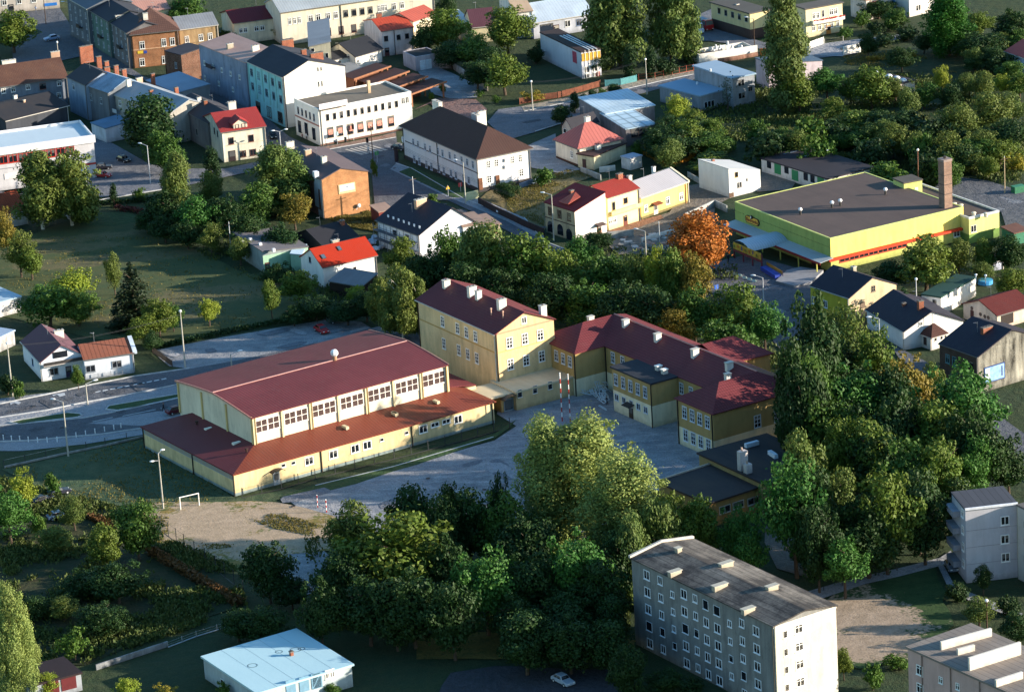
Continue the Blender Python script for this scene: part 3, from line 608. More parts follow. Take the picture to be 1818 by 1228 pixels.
for t, z in ((('j', 475, 792), 4.9), (('j', 670, 892), 5.0)): q = loc2(GB, P(t, z+.4)); vent(G, q.x, q.y, z, 0)
for t in (('j', 1435, 775), ('j', 1780, 682), ('k', 200, 1035), ('k', 492, 952)): q = loc2(GB, P(t, 5.5)); vent(G, q.x, q.y, 5.0, math.pi/2, 'c9b894')
for t in (('j', 392, 750), ('j', 742, 942)): q = loc2(GB, P(t, 5.6)); MB().tube((0, 0, -.5), (0, 0, .9), .18).tube((0, 0, .9), (0, 0, 1.1), .3).build('vent_pipe', flatm('3a2624'), G, (q.x, q.y, 4.8))
q = loc2(GB, P(('j', 1402, 300), 12.6)); b_ = MB().tube((0, 0, 0), (0, 0, .9), .4, n=10).build('vent_pipe', flatm('a07a60'), G, (q.x, ym, HZ1+1.2)); MB().ball((0, 0, 1.5), .75, .75, .7).build('vent_cowl', flatm('dfe3e6', .3), b_)
# --- tall block
B = bld('school_block', 'tall three storey cream and yellow school block with red gabled roof', 'school building', ('k', 905, 485), 12.8,
        L=('k', 360, 245), R=('k', 1315, 380), roof=('gy', 2.7, .35), wall=plaster('d8bc8e', .14), rm=REDT, t=.15)
SB = B
band(B, 'S', 9.0, .22, 'b08a4a'); band(B, 'F', 9.0, .2, 'c8a868'); band(B, 'F', 12.5, .3, 'c48a70'); band(B, 'S', 12.55, .25, '6a3430')
for t in ((885, 545), (885, 605)): pass
rowwin(B, 'S', 1, ('k', 537, 397), None, 1.25, 2.1, 'q'); rowwin(B, 'S', 3, ('k', 642, 445), ('k', 768, 502), 1.25, 2.1, 'q')
rowwin(B, 'S', 1, ('k', 547, 552), None, 1.25, 2.1, 'q'); rowwin(B, 'S', 3, ('k', 652, 597), ('k', 778, 655), 1.25, 2.1, 'q')
rowwin(B, 'F', 3, ('k', 1005, 548), ('k', 1221, 490), 1.35, 2.1, 'q'); rowwin(B, 'F', 3, ('k', 1013, 698), ('k', 1232, 640), 1.35, 2.1, 'q')
rowwin(B, 'F', 1, ('k', 1107, 388), None, 1.1, 1.3, 'v')
pipe(B, 'F', .15); pipe(B, 'S', B.ly-.1, col='2a1c16')
for t, w_ in ((('k', 560, 105), 1.3), (('k', 740, 150), 1.6), (('k', 785, 178), 1.0), (('k', 948, 238), 1.6), (('k', 1237, 283), 1.2)): chimney(B, t, 1.5, w_, .9)
for t in (('k', 877, 325), ('k', 960, 352)):
    q = loc2(B, P(t, 15)); z = roofz(B, q.x, q.y); MB().tube((0, 0, -.3), (0, 0, 1.2), .1).tube((0, 0, 1.2), (0, 0, 1.5), .18).build('vent_pipe', flatm('c9a08c'), B.o, (q.x, q.y, z))
# --- low link building
B = bld('link_building', 'single storey flat roofed tan link with round canopy door between sports hall and school', 'building', ('k', 1050, 900), 3.4,
        R=('k', 1362, 765), ly=8.2, yaw=31.6, roof=('edge', 0, .2), wall=plaster('d0b284', .1), rm=felt('cfc0a0', 'a8977a', .5))
rowwin(B, 'F', 3, ('k', 1078, 902), ('k', 1290, 845), .95, 1.5, 'd', 'd8d4cc')
q = P(('k', 945, 925), 3.1)
B2 = Bld(); B2.n = q; B2.yw = B.yw
lq = loc2(B, q); e = MB().box(lq.x, -.1, lq.y, 6.5, 0, 3.1).build('porch_wall', plaster('c9a268', .07), B.o)
MB().box(lq.x-6.5, .3, lq.y-.35, 8., 3.12, 3.36).build('porch_roof', felt('cfc0a0', 'a8977a', .5), B.o)
MB().box(lq.x-6.3, lq.x-.01, lq.y+3, 8., 0, 3.1).build('porch_wall', plaster('c08a50', .07), B.o)
dd = MB().box(lq.x+.5, lq.x+2.5, lq.y-.12, lq.y+.02, 0, 2.4).build('door', flatm('8a9298'), B.o); MB().box(lq.x+.65, lq.x+2.35, lq.y-.15, lq.y-.12, .3, 2.2).build('door_glass', glass('31465a'), dd)
cb = MB()
for k in range(8):
    a0, a1 = math.pi*k/8, math.pi*(k+1)/8; xm = lq.x+1.5
    cb.poly([(xm+1.7*math.cos(a0), lq.y-1.6, 2.6+.7*math.sin(a0)), (xm+1.7*math.cos(a1), lq.y-1.6, 2.6+.7*math.sin(a1)), (xm+1.7*math.cos(a1), lq.y, 2.6+.7*math.sin(a1)), (xm+1.7*math.cos(a0), lq.y, 2.6+.7*math.sin(a0))])
cb.build('door_canopy', flatm('5a4a3c'), dd)
# --- long wing with two cross heads
WW = plaster(OCH, .1, 'ded2b2', 3.4)
WR = REDT

Wn = P(('l', 280, 340), 8.5); yw = math.radians(32.2)
W = empty('school_wing', 'long two storey ochre school wing with dark red hipped roof and row of white chimneys', 'school building', (Wn.x, Wn.y, 0), yw)
B = Bld(); B.o, B.n, B.yw, B.h, B.r, B.kind, B.lx, B.ly = W, Wn, yw, 8.5, 0, 'flat', 6.5, 12
out = [(0, 12), (0, 0), (6.5, 0), (6.5, -32.2), (-.6, -32.2), (-.6, -43), (19.5, -43), (19.5, -24), (26, -24), (26, -13), (19.5, -13), (19.5, 12)]
MB().prism(out, 0, 8.45).build('wall', WW, W)
e, zr, o = 8.45, 11.5, .35
A_, Bq, p_, q_ = (13, 6, zr), (13, -37.6, zr), (6, 6, zr), (4.8, -37.6, zr)
c1, c2, c3, c4, c5, c6, c7, c8 = (-o, 12+o, e), (-o, -o, e), (6.5-o, -o, e), (6.5-o, -32.2+o, e), (-.6-o, -32.2+o, e), (-.6-o, -43-o, e), (19.5+o, -43-o, e), (19.5+o, 12+o, e)
MB().slab([[c1, c2, p_], [c2, c3, A_, p_], [c8, c1, p_, A_], [c3, c4, Bq, A_], [c7, c8, A_, Bq], [c4, c5, q_, Bq], [c6, c7, Bq, q_], [c5, c6, q_]], .16).build('roof', REDT, W)
MB().slab([[(16, -12.5, e+.3), (26.5, -12.5, e), (22, -18.5, 11.3), (15, -18.5, 11.3)], [(26.5, -24.5, e), (16, -24.5, e+.3), (15, -18.5, 11.3), (22, -18.5, 11.3)], [(26.5, -12.5, e), (26.5, -24.5, e), (22, -18.5, 11.3)]], .16).build('roof', REDT, W)
tb = MB().tube(A_, Bq, .16, n=5).build('ridge_cap', flatm('b08078'), W)
for t, w_ in ((('l', 388, 80), 1.1), (('l', 634, 103), 1.2), (('l', 858, 200), 1.2), (('l', 1120, 308), 1.3), (('l', 1360, 402), 1.3), (('l', 1350, 480), 1.0)):
    q = loc2(B, P(t, 12.2)); m = MB().box(-w_/2, w_/2, -.4, .4, 0, 2.3).build('chimney', plaster('dcd8d0'), W, (q.x, q.y, 9.7)); MB().box(-w_/2-.1, w_/2+.1, -.5, .5, 2.3, 2.45).build('cap', flatm('b9b4aa'), m)
def face(x0=0., y0=0.):
    """a wall parallel to the wing's own frame, for placing windows"""
    F = Bld(); c, s = math.cos(yw), math.sin(yw); F.n = Wn+Vector((c*x0-s*y0, s*x0+c*y0, 0)); F.yw = yw; F.o = W; F.x0, F.y0 = x0, y0; return F
def ww(F, fc, n, a, b_, w_, h_, st='q'):
    ua, za = onface(F, fc, a); ub, zb = onface(F, fc, b_) if b_ else (ua, za)
    for i in range(n):
        k = i/(n-1) if n > 1 else 0; u = ua+(ub-ua)*k
        fm, gm = window_mesh(w_, h_, st, 'c4ccd4'); l = (u+F.x0, F.y0, (za+zb)/2-h_/2) if fc == 'F' else (F.x0, u+F.y0, (za+zb)/2-h_/2)
        f = place(fm, 'window', W, l, 0 if fc == 'F' else -math.pi/2); place(gm, 'pane', f)
ww(face(), 'S', 3, ('l', 150, 360), ('l', 245, 402), 1.2, 2.1); ww(face(), 'S', 2, ('l', 205, 535), ('l', 253, 557), 1.3, 2.2)
ww(face(6.5), 'S', 2, ('l', 547, 375), ('l', 614, 400), 1.2, 2.1); ww(face(6.5), 'S', 2, ('l', 1028, 590), ('l', 1095, 618), 1.2, 2.1)
ww(face(-.6, -43), 'S', 4, ('l', 1050, 760), ('l', 1210, 825), 1.35, 2.3); ww(face(-.6, -43), 'S', 4, ('l', 1058, 920), ('l', 1217, 985), 1.35, 2.3)
ww(face(-.6, -43), 'F', 1, ('l', 1560, 820), None, 1.5, 2.3); ww(face(-.6, -43), 'F', 1, ('l', 1700, 780), None, 1.5, 2.3)
for x, y in ((0, .2), (6.5, -.3), (-.6, -42.7), (-.6, -32.6)): MB().box(x-.2, x-.04, y-.07, y+.07, 0, 8.4).build('downpipe', DARK, W)
B = bld('entrance_pavilion', 'small two storey ochre block with flat navy roof standing out from the school wing', 'school building', ('l', 815, 562), 8.2,
        L=('l', 525, 450), lx=6.1, yaw=32.2, roof=('edge', 0, .3), wall=plaster(OCH, .1, 'ddd0b0', 4.1), rm=felt('23262e', '343840', .5))
rowwin(B, 'S', 5, ('l', 568, 530), ('l', 773, 615), 1.2, 2.2, 'q', 'b8c0ca'); rowwin(B, 'S', 5, ('l', 574, 652), ('l', 777, 740), 1.2, 1.3, 'v', 'b8c0ca')
door(B, 'S', ('l', 675, 770), 1.3, 2.4, '35281e', '2c2a2c'); pipe(B, 'S', .1, col='1c1a1c')
for t in (('l', 865, 435), ('l', 907, 460)):
    q = loc2(B, P(t, 9.2)); m = MB().box(-.5, .5, -.4, .4, 0, .8).build('chimney', plaster('dcd8d0'), B.o, (q.x, q.y, 8.45)); MB().box(-.6, .6, -.5, .5, .8, .95).build('cap', flatm('e8e4dc'), m)
# ------------------------------------------------------------------ the other buildings (each a thing)
def z4(x, y): return (960+x/6.06, 150+y/6.06)
def z7(x, y): return (1200+x/6.06, y/6.06)
def z8(x, y): return (640+x/6.06, y/6.06)
def zb(x, y): return (590+x/6.06, 280+y/6.06)
def z6(x, y): return (380+x/5.68, 380+y/5.68)
def z9(x, y): return (1500+x/5.717, 440+y/5.717)
def zr5(x, y): return (1600+x/3.165, 840+y/3.165)
WHT = plaster('dcd9d2', .1); CRE = plaster('d8cca8', .12); GRY = plaster('8c8a86', .2); BRK = brick('a5714c', '8d5c3e', 'a08c74'); DBR = brick('6c4434', '553628')
NAVY = metal_roof('33303a', .6, .5, .12, .35); SLT = felt('3c3a40', '2a2a30'); LGT = felt('a7acb0', '8a8e94', .6); TAN = felt('9c8274', '7e6a60', .6)
def sky_light(B, t, w_=.9, l_=1.2, zo=0):
    z = B.h+B.r*.5
    for _ in range(4): q = loc2(B, P(t, z)); z = roofz(B, q.x, q.y)+.25
    if B.kind == 'gx' or (B.kind == 'hip'): sl_ = math.atan(B.r/(B.ly*B.fr if B.kind == 'gx' else min(B.lx, B.ly)/2)); rx = (sl_, 0, 0)
    else: sl_ = math.atan(B.r/(B.lx*B.fr)); rx = (0, -sl_, 0)
    o = MB().box(-w_/2, w_/2, -l_/2, l_/2, -.1, .12).build('skylight', flatm('4a4644'), B.o, (q.x, q.y, z)); o.rotation_euler = rx
    MB().box(-w_/2+.1, w_/2-.1, -l_/2+.1, l_/2-.1, .12, .14).build('pane', glass('58687a'), o)
def panel(B, face, t, w_, h_, mat, name='sign', d=.08, dz=0):
    u, z = onface(B, face, t)
    return MB().box(-w_/2, w_/2, -d, -.005, -h_/2, h_/2).build(name, mat, B.o, (u, 0, z+dz) if face == 'F' else (0, u, z+dz), 0 if face == 'F' else -math.pi/2)
# --- town centre, top left
B = bld('shop_building', 'white corner shop with orange upper stripe and blue sign facing the square', 'shop', (-20, -12), 6, R=(103, -24), ly=10, roof=('flat', 0, 0), wall=plaster('c9bfb4'), rm=SLT)
band(B, 'F', 4.3, 1.6, 'd9954a', .2, name='fascia'); panel(B, 'F', ('a', 355, 32), 3.4, .8, flatm('2f78c8')); door(B, 'F', (20, 15), 1.4, 2.3, '2a2c34'); rowwin(B, 'F', 3, (8, 5), (60, 0), 1.3, 1.5, 'v')
TEN = 'three storey tenement on the steep street, '
for i, (N, L, hh, lx, wc, rc, lb) in enumerate([(('a', 893, 232), ('a', 768, 152), 9.2, 10, '6d6c70', '383842', 'dark roofed grey tenement with balcony next to the brown corner house'),
                                   (('a', 765, 152), ('a', 620, 65), 9.6, 11, '5f7a74', '30323c', 'green grey tenement with navy roof in the middle of the shaded row'),
                                   (('a', 615, 64), ('a', 470, -18), 10.2, 12, '68707a', '5c6470', 'bluish tenement with slate roof at the upper end of the shaded row')]):
    B = bld('tenement', lb, 'tenement', N, hh, L=L, lx=lx, roof=('gy', 2., .3), wall=plaster(wc, .2), rm=felt(rc), group='tenements along the shaded street')
    for z in (2.2, 5.2, 8.): 
        for k in range(4): gen_window(B, 'S', B.ly*(k+.5)/4, z, .95, 1.6, 't', 'aeb4bc')
    q = MB().box(-.9, 0, 0, 2.6, 0, .15).build('balcony', flatm('3a3638'), B.o, (0, B.ly*.35, 4.0)); MB().box(-.9, -.84, 0, 2.6, .15, 1.0).build('railing', flatm('2a2828'), q)
    chimney(B, (px(N)[0]-12*i-14, px(N)[1]-32), 1.3, 2.2, .6, 'wbg'[i])
B = bld('apartment_house', 'low building with faded pink sheet roof behind the brown corner house', 'house', ('a', 850, 110), 5, R=('a', 1190, 62), ly=15, roof=('gx', 2.2, .3), wall=CRE, rm=metal_roof('b08478', .6, .6, .15, .3))
chimney(B, ('a', 938, 55), 1, .9, .6, 'w')
B = bld('corner_house', 'orange brick corner house with steep brown hipped roof and white windows', 'house', ('a', 915, 240), 8.85, R=('a', 1250, 205), ly=12.5, roof=('hip', 4.6, .4), wall=BRK, rm=metal_roof('5e4640', .5, .6, .1, .5, None, .5))
rowwin(B, 'F', 1, ('a', 998, 318), None, 1.3, 2.0, 't'); rowwin(B, 'F', 2, ('a', 1150, 300), ('a', 1210, 290), 1.2, 2.0, 't'); rowwin(B, 'F', 2, ('a', 998, 436), ('a', 1155, 420), 1.3, 2.0, 't')
band(B, 'F', 8.4, .3, 'b98a62'); band(B, 'F', 4.5, .25, 'c29a78'); band(B, 'S', 4.5, .25, '8a7060'); panel(B, 'F', ('a', 985, 368), 1.4, .7, flatm('d8b83c')); panel(B, 'F', ('a', 1020, 366), .8, .7, flatm('2c4a9c')); pipe(B, 'F', .3)
for z in (3, 6.8):
    for k in range(4): gen_window(B, 'S', B.ly*(k+.5)/4, z, 1., 1.7, 't', 'a8aeb4')
for t in (('a', 980, 205), ('a', 1080, 185), ('a', 1190, 176)): sky_light(B, t, .9, 1.3)
chimney(B, ('a', 1018, 92), .8, 1.2, .7, 'w', 12)
B = bld('town_house', 'weathered tan town house with grey sheet roof beside the orange corner house', 'house', ('a', 1258, 212), 7.4, R=('a', 1528, 176), ly=11, roof=('gx', 2.1, .2), wall=plaster('a68c68', .25), rm=metal_roof('7e838a', .7, .6, .2, .3))
rowwin(B, 'F', 1, ('a', 1312, 277), None, 1.1, 1.7); rowwin(B, 'F', 2, ('a', 1410, 264), ('a', 1475, 256), 1.2, 1.8); chimney(B, ('a', 1345, 112), 1.3, 1., .6, 'w'); band(B, 'F', 3.6, .2, '8a7458')
B = bld('house', 'white house with maroon roof below the long cream tenement', 'house', ('a', 1640, 165), 5.6, L=('a', 1557, 92), R=('b', 190, 120), roof=('gx', 1.9, .35), wall=plaster('e0d6bc'), rm=metal_roof('6a2a2e', .6, .5, .1, .3))
rowwin(B, 'F', 2, ('a', 1690, 216), ('a', 1722, 212), 1., 1.3); rowwin(B, 'F', 2, ('a', 1800, 203), ('a', 1840, 196), 1.2, 1.3); chimney(B, ('a', 1730, 85), 1.1, .7, .5, 'w')
B = bld('outbuilding', 'tall dark brick outbuilding in the courtyard beside the brown roofed corner house', 'outbuilding', ('a', 1270, 390), 7, L=('a', 1200, 352), R=('a', 1400, 345), roof=('sx', .6, .15), wall=DBR, rm=felt('3c3c44'))
rowwin(B, 'S', 1, ('a', 1235, 460), None, .9, 1.6, 't', '9aa0a8')
B = bld('long_house', 'long two storey house with weathered brown roof at the left edge of town', 'house', (-40, 160), 7, R=('a', 470, 545), ly=14, roof=('gx', 3.4, .3), wall=plaster('7c8490', .15), rm=metal_roof('5a4038', .4, .7, .2, .4, '7a5a48', .45))
rowwin(B, 'F', 2, ('a', 25, 637), ('a', 92, 630), 1.1, 1.3); rowwin(B, 'F', 1, ('a', 196, 612), None, 1.1, 1.3); rowwin(B, 'F', 1, ('a', 300, 606), None, 1.6, 1.5, 'd', '8a5a50'); rowwin(B, 'F', 1, ('a', 415, 585), None, 1.1, 1.3); rowwin(B, 'F', 3, ('a', 180, 690), ('a', 415, 680), 1.1, 1.4)
chimney(B, ('a', 60, 420), 1.3, 3.4, .8, 'w'); chimney(B, ('a', 385, 360), 1.2, 2.2, .8, 'p')
ROW = 'terraced houses backing onto the yard'
B = bld('terraced_house', 'pale grey terraced house with dark felt roof at the upper end of its row', 'house', ('a', 602, 602), 8.6, L=('a', 472, 541), lx=9.5, roof=('gy', 2.4, .15), wall=plaster('8e9db0'), rm=SLT, group=ROW)
rowwin(B, 'S', 1, ('a', 518, 612), None, 1.3, 1.5, 't', 'b8c0c8'); chimney(B, ('a', 600, 320), 2.4, 3.4, .7, 'b'); chimney(B, ('a', 690, 395), 1.4, 1.2, .7, 'b'); chimney(B, ('a', 748, 470), .9, 1.4, .7, 'b')
B = bld('terraced_house', 'terraced house with half blue half black sheet roof second in its row', 'house', ('a', 762, 656), 8.2, L=('a', 608, 603), lx=10.5, roof=('gy', 2.4, .15), wall=plaster('70757c'), rm=metal_roof('8498ac', .7, .35, .3, .3, '30323e'), group=ROW)
for t in (('a', 745, 428), ('a', 812, 458), ('a', 868, 484), ('a', 900, 556)): chimney(B, t, 1.2, 1.1, .6, 'b' if t[1] < 880 else 'w')
rowwin(B, 'S', 2, ('a', 640, 690), ('a', 710, 700), 1., 1.6, 't', 'a0a8b0')
B = bld('terraced_house', 'terraced house with broad pale sheet roof behind the large dark tree', 'house', ('a', 1190, 800), 7.4, L=('a', 768, 657), lx=11, roof=('gy', 2.2, .15), wall=plaster('a8a49c'), rm=metal_roof('8f959c', .7, .5, .25, .25, '6a727c'), group=ROW)
for t in (('a', 975, 545), ('a', 1058, 630), ('a', 1070, 515), ('a', 1235, 612)): chimney(B, t, 1.2, 1.6 if t[1] < 1000 else .9, .6, 'b' if t[1] > 1000 else 'p')
rowwin(B, 'S', 3, ('a', 785, 705), ('a', 900, 745), 1.1, 1.4); q = MB().box(-1.1, 0, 0, 3.4, 0, .15).build('balcony', flatm('8c9098'), B.o, (0, B.ly-4.5, 3.4)); MB().box(-1.1, -1.04, 0, 3.4, .15, 1.05).build('railing', flatm('b8bcc2'), q)
B = bld('terraced_house', 'dark roofed terraced house adjoining the red roofed corner house', 'house', ('a', 1465, 870), 6.6, L=('a', 1222, 737), lx=9, roof=('gy', 2., .2), wall=plaster('77767a'), rm=SLT, group=ROW)
rowwin(B, 'S', 2, ('a', 1315, 890), ('a', 1382, 925), .9, 1.6, 'd', '9a9890'); chimney(B, ('a', 1395, 682), 1.1, .9, .6, 'w'); chimney(B, ('a', 1440, 702), 1.1, .8, .6, 'b')
B = bld('outbuilding', 'low courtyard building with blue grey sheet roof below the grey tenement', 'outbuilding', ('a', 1240, 655), 4.6, L=('a', 1060, 562), R=('a', 1460, 605), roof=('sx', .5, .2), wall=plaster('8c8c90'), rm=metal_roof('7f92a6', .8, .4, .2, .25))
B = bld('apartment_house', 'tall grey rendered house with faded pink flat roof beside the turquoise one', 'house', ('a', 1722, 445), 11.2, L=('a', 1395, 314), lx=9, roof=('sx', 1.2, .1), wall=plaster('8894a8', .18), rm=felt('b3948a', '94786e', .5))
rowwin(B, 'S', 5, ('a', 1435, 440), ('a', 1682, 545), .9, 1.2); rowwin(B, 'S', 3, ('a', 1440, 555), ('a', 1635, 620), .9, 1.2)
for t, m, w_ in ((('a', 1612, 305), 'g', 1.6), (('a', 1790, 318), 'w', 1.8)): chimney(B, t, 1.6, w_, .7, m)
q = MB().box(-1.2, 0, 0, 3, 0, .15).build('balcony', flatm('3a3a44'), B.o, (0, B.ly*.67, 6.8)); MB().box(-1.2, -1.14, 0, 3, .15, 1.05).build('railing', flatm('30303a'), q)
B = bld('apartment_house', 'three storey turquoise fronted house with big blank white gable and navy roof', 'house', ('b', 205, 545), 12.2, L=(434, 111), R=('b', 648, 468), roof=('gy', 2.9, .2), fr=.43, wall=plaster('e2ded6', .06), rm=felt('2c2e38', '3a3c46', .5))
panel_m = plaster('8cc8cc', .12); MB().box(-.03, -.003, .1, B.ly-.02, 0, 12.1).build('front_render', panel_m, B.o)
for z in (6.6, 10.0):
    for k in range(5): gen_window(B, 'S', B.ly*(k+.5)/5, z, 1.5, 1.9, 't', '6f8fa0')
for k in range(6): MB().box(-.15, -.035, -.2, .2, 4, 11.9).build('pilaster', plaster('8fcac8'), B.o, (0, .3+(B.ly-.6)*k/5, 0))
for k in range(3): gen_window(B, 'S', B.ly*(k+.5)/3.2, 2.0, 2.6, 2.6, 'v', '5a4a44')
rowwin(B, 'F', 2, ('b', 452, 487), ('b', 474, 484), .45, 1.1, 'd'); rowwin(B, 'F', 2, ('b', 458, 592), ('b', 480, 588), .45, 1.4, 'd'); pipe(B, 'F', .2)
for t, w_ in ((('b', 235, 275), 3.), (('b', 350, 345), 1.2), (('b', 440, 368), 3.2)): chimney(B, t, 1.5, w_, .8, 'b')
B = bld('back_house', 'cream back house with leaning grey roofs behind the turquoise house', 'house', ('b', 390, 330), 7, L=('b', 180, 185), R=('b', 535, 330), roof=('sx', .8, .2), wall=plaster('d8cdb0'), rm=metal_roof('9a9a9c', .7, .6, .2, .3))
rowwin(B, 'F', 1, ('b', 415, 352), None, .9, .9, 'd'); rowwin(B, 'F', 1, ('b', 515, 392), None, .8, 1.4, 'd')
B = bld('brick_annex', 'low orange brick annex with grey roof behind the blank white gable', 'outbuilding', ('b', 655, 520), 5.2, R=('b', 798, 492), ly=9, roof=('edge', 0, .05), wall=brick('a8684a', '8c5238'), rm=felt('8d8a86'))
B = bld('long_tenement', 'long cream tenement with light grey roof and rows of windows along the top', 'tenement', ('b', 190, 90), 8.6, R=('b', 1265, -62), ly=13, roof=('gx', 2.4, .3), wall=plaster('d4ccb8', .1), rm=metal_roof('9aa2a8', .7, .5, .15, .3))
rowwin(B, 'F', 3, ('b', 255, 150), ('b', 322, 142), .8, 1.7); rowwin(B, 'F', 2, ('b', 402, 130), ('b', 455, 124), 1.3, 1.8); rowwin(B, 'F', 2, ('b', 524, 115), ('b', 578, 107), 1.2, 1.8); rowwin(B, 'F', 4, ('b', 648, 96), ('b', 820, 72), 1.3, 1.9, 'd', 'a09880'); rowwin(B, 'F', 3, ('b', 882, 60), ('b', 928, 55), .8, 1.7); rowwin(B, 'F', 2, ('b', 986, 45), ('b', 1042, 38), 1.2, 1.8)
rowwin(B, 'F', 2, ('b', 412, 245), ('b', 465, 238), 1.3, 2.1, 'd', '8a7458'); rowwin(B, 'F', 3, ('b', 528, 225), ('b', 705, 200), 1.3, 2.1, 'd', '6a3a30'); pipe(B, 'F', 16); band(B, 'F', 8.2, .3, 'b9ad90'); chimney(B, (500, -2), 1.2, 1.2, .6, 'b')
B = bld('terraced_house', 'pinkish white house with bright orange red roof in front of the cream tenement', 'house', ('b', 900, 224), 6.4, L=('b', 742, 152), R=('b', 1125, 196), roof=('gx', 1.7, .2), wall=plaster('d3c8c8'), rm=metal_roof('b64a34', .7, .45, .08, .35), group='red roofed houses by the cream tenement')
rowwin(B, 'F', 1, ('b', 930, 272), None, 1.1, 1.4, 'd', '8a7a70'); rowwin(B, 'F', 2, ('b', 1018, 262), ('b', 1077, 255), 1.1, 1.4, 'd', '9a948c'); pipe(B, 'F', 3.2); door(B, 'F', ('b', 938, 372), 1.2, 2.1, '5a3030'); chimney(B, ('b', 880, 92), 1.1, 1.4, .6, 'b')
B = bld('terraced_house', 'cream house with ribbed salmon roof half hidden behind a bushy tree', 'house', ('b', 1120, 155), 7, R=('b', 1290, 98), ly=9, roof=('gx', 1.7, .2), wall=plaster('ddd0b4'), rm=metal_roof('a8564a', .9, .5, .1, .5), group='red roofed houses by the cream tenement')
B = bld('cottage', 'low white cottage with black roof and thin white chimney', 'house', ('b', 715, 400), 3.3, R=('b', 902, 345), ly=11, roof=('gx', 2.6, .3), wall=WHT, rm=felt('202228', '2c2e34'))
rowwin(B, 'F', 1, ('b', 672+60, 425), None, 1., 1.2); chimney(B, ('b', 802, 328), 1.2, .4, .4, 'w')
B = bld('cottage', 'tiny white outhouse with black roof left of the black roofed cottage', 'outhouse', ('b', 560, 422), 3, R=('b', 690, 395), ly=6, roof=('gx', 1.2, .2), wall=WHT, rm=felt('202228', '2c2e34'))
rowwin(B, 'F', 2, ('b', 665, 400), ('b', 683, 397), .6, 1.4); rowwin(B, 'F', 1, ('b', 600, 438), None, 1.2, .6, 'd')
B = bld('garage', 'lilac grey double garage with pale doors and dark flat roof', 'garage', ('b', 1135, 405), 3.5, L=('b', 1045, 366), R=('b', 1305, 376), roof=('flat', 0, 0), par=.15, wall=plaster('a8a4ac'), rm=felt('2a2c30'))
u, z = onface(B, 'F', ('b', 1210, 455)); 
for s in (-.8, .8): MB().box(u+s-.75, u+s+.75, -.06, .01, .05, 2.5).build('garage_door', flatm('c4d0d8'), B.o)
# --- stepped pavilion
n = P(('b', 1108, 655), 3.4); r_ = P(('b', 1250, 618), 3.4)-n; yw2 = math.atan2(r_.y, r_.x)
PV = empty('restaurant_pavilion', 'brown wooden pavilion with four stepped sloping roofs beside the white corner shop', 'pavilion', (n.x, n.y, 0), yw2)
beam = flatm('8a5a3e'); sh = metal_roof('4a3634', .5, .6, .1, .3)
for i in range(4):
    y0, zz, x0 = i*5.2, 3.2+i*.75, -1.5*i
    MB().slab([[(x0-.5, y0, zz), (x0+10.5, y0, zz+.9), (x0+10.5, y0+5.4, zz+.9), (x0-.5, y0+5.4, zz)]], .15).build('roof', sh, PV)
    MB().slab([[(x0-.6, y0-.25, zz+.12), (x0+10.7, y0-.25, zz+1.02), (x0+10.7, y0, zz+1.02), (x0-.6, y0, zz+.12)]], .4).build('fascia_beam', beam, PV)
    for x in (.2, 9.8): MB().box(x0+x-.15, x0+x+.15, y0+.1, y0+.4, 0, zz+.02+.9*x/11).build('post', beam, PV)
    if i: MB().box(x0+.5, x0+9.5, y0+1.5, y0+5, 0, zz-.1).build('wall', plaster('6c4434'), PV)
B = bld('corner_shop', 'white two storey commercial building with flat roof on the street junction', 'shop', ('b', 455, 780), 8.3, L=('b', 290, 702), R=('b', 1100, 652), roof=('flat', 0, 0), par=.45, wall=plaster('e6e3dc', .05), rm=felt('776e62', '5a5248', .7))
rowwin(B, 'F', 11, ('b', 520, 823), ('b', 1003, 731), .85, 1.6, 'd', 'a89c90'); rowwin(B, 'F', 2, ('b', 1050, 708), ('b', 1078, 702), .9, 1.6, 'v')
for x, y in ((540, 930), (607, 918), (680, 905), (750, 892), (818, 880), (883, 868), (965, 850)):
    u, z = onface(B, 'F', ('b', x, y)); gen_window(B, 'F', u, z, 1.7, 2.6, 'd', 'b8a898'); MB().box(-.55, .55, -.1, -.06, -.5, .7).build('poster', flatm('c88878', .6, .4), B.o, (u, 0, z))
rowwin(B, 'S', 5, ('b', 315, 778), ('b', 425, 822), .85, 1.7, 'd', '9a9ca8'); band(B, 'F', 4.3, .15, 'cfcac2'); band(B, 'S', 4.5, .35, 'a06a60', name='awning'); band(B, 'F', 0, .4, '6a4c44', name='plinth')
for y in (('b', 325, 890), ('b', 372, 905), ('b', 425, 940)): panel(B, 'S', y, 1.6, 2.9, glass('28303c'), 'shop_window')
panel(B, 'S', ('b', 355, 905), .8, 2.2, flatm('e0dcd8'), 'poster', .12); pipe(B, 'F', .5, col='7a7468')
q = loc2(B, P(('b', 558, 745), 9)); s_ = MB().box(-3.6, 3.6, -.06, .06, 0, 1.3).build('roof_sign', flatm('d8d0d4'), B.o, (q.x, q.y-.2, 8.75)); MB().box(-3.3, 3.3, .07, .8, -.3, .2).build('sign_frame', flatm('5a5650'), s_)
q = loc2(B, P(('b', 805, 560), 11.5)); MB().box(-.35, .35, -.3, .3, 0, 3).build('chimney', plaster('c2a88c'), B.o, (q.x, q.y, 8.3))
B = bld('corner_house', 'white corner house with bright red roof and small gabled dormer', 'house', ('a', 1555, 930), 7.05, L=('a', 1492, 812), R=(467, 222), roof=('gx', 2.6, .3), wall=plaster('dfd8c4'), rm=metal_roof('983a38', .45, .5, .08, .3, None, .45))
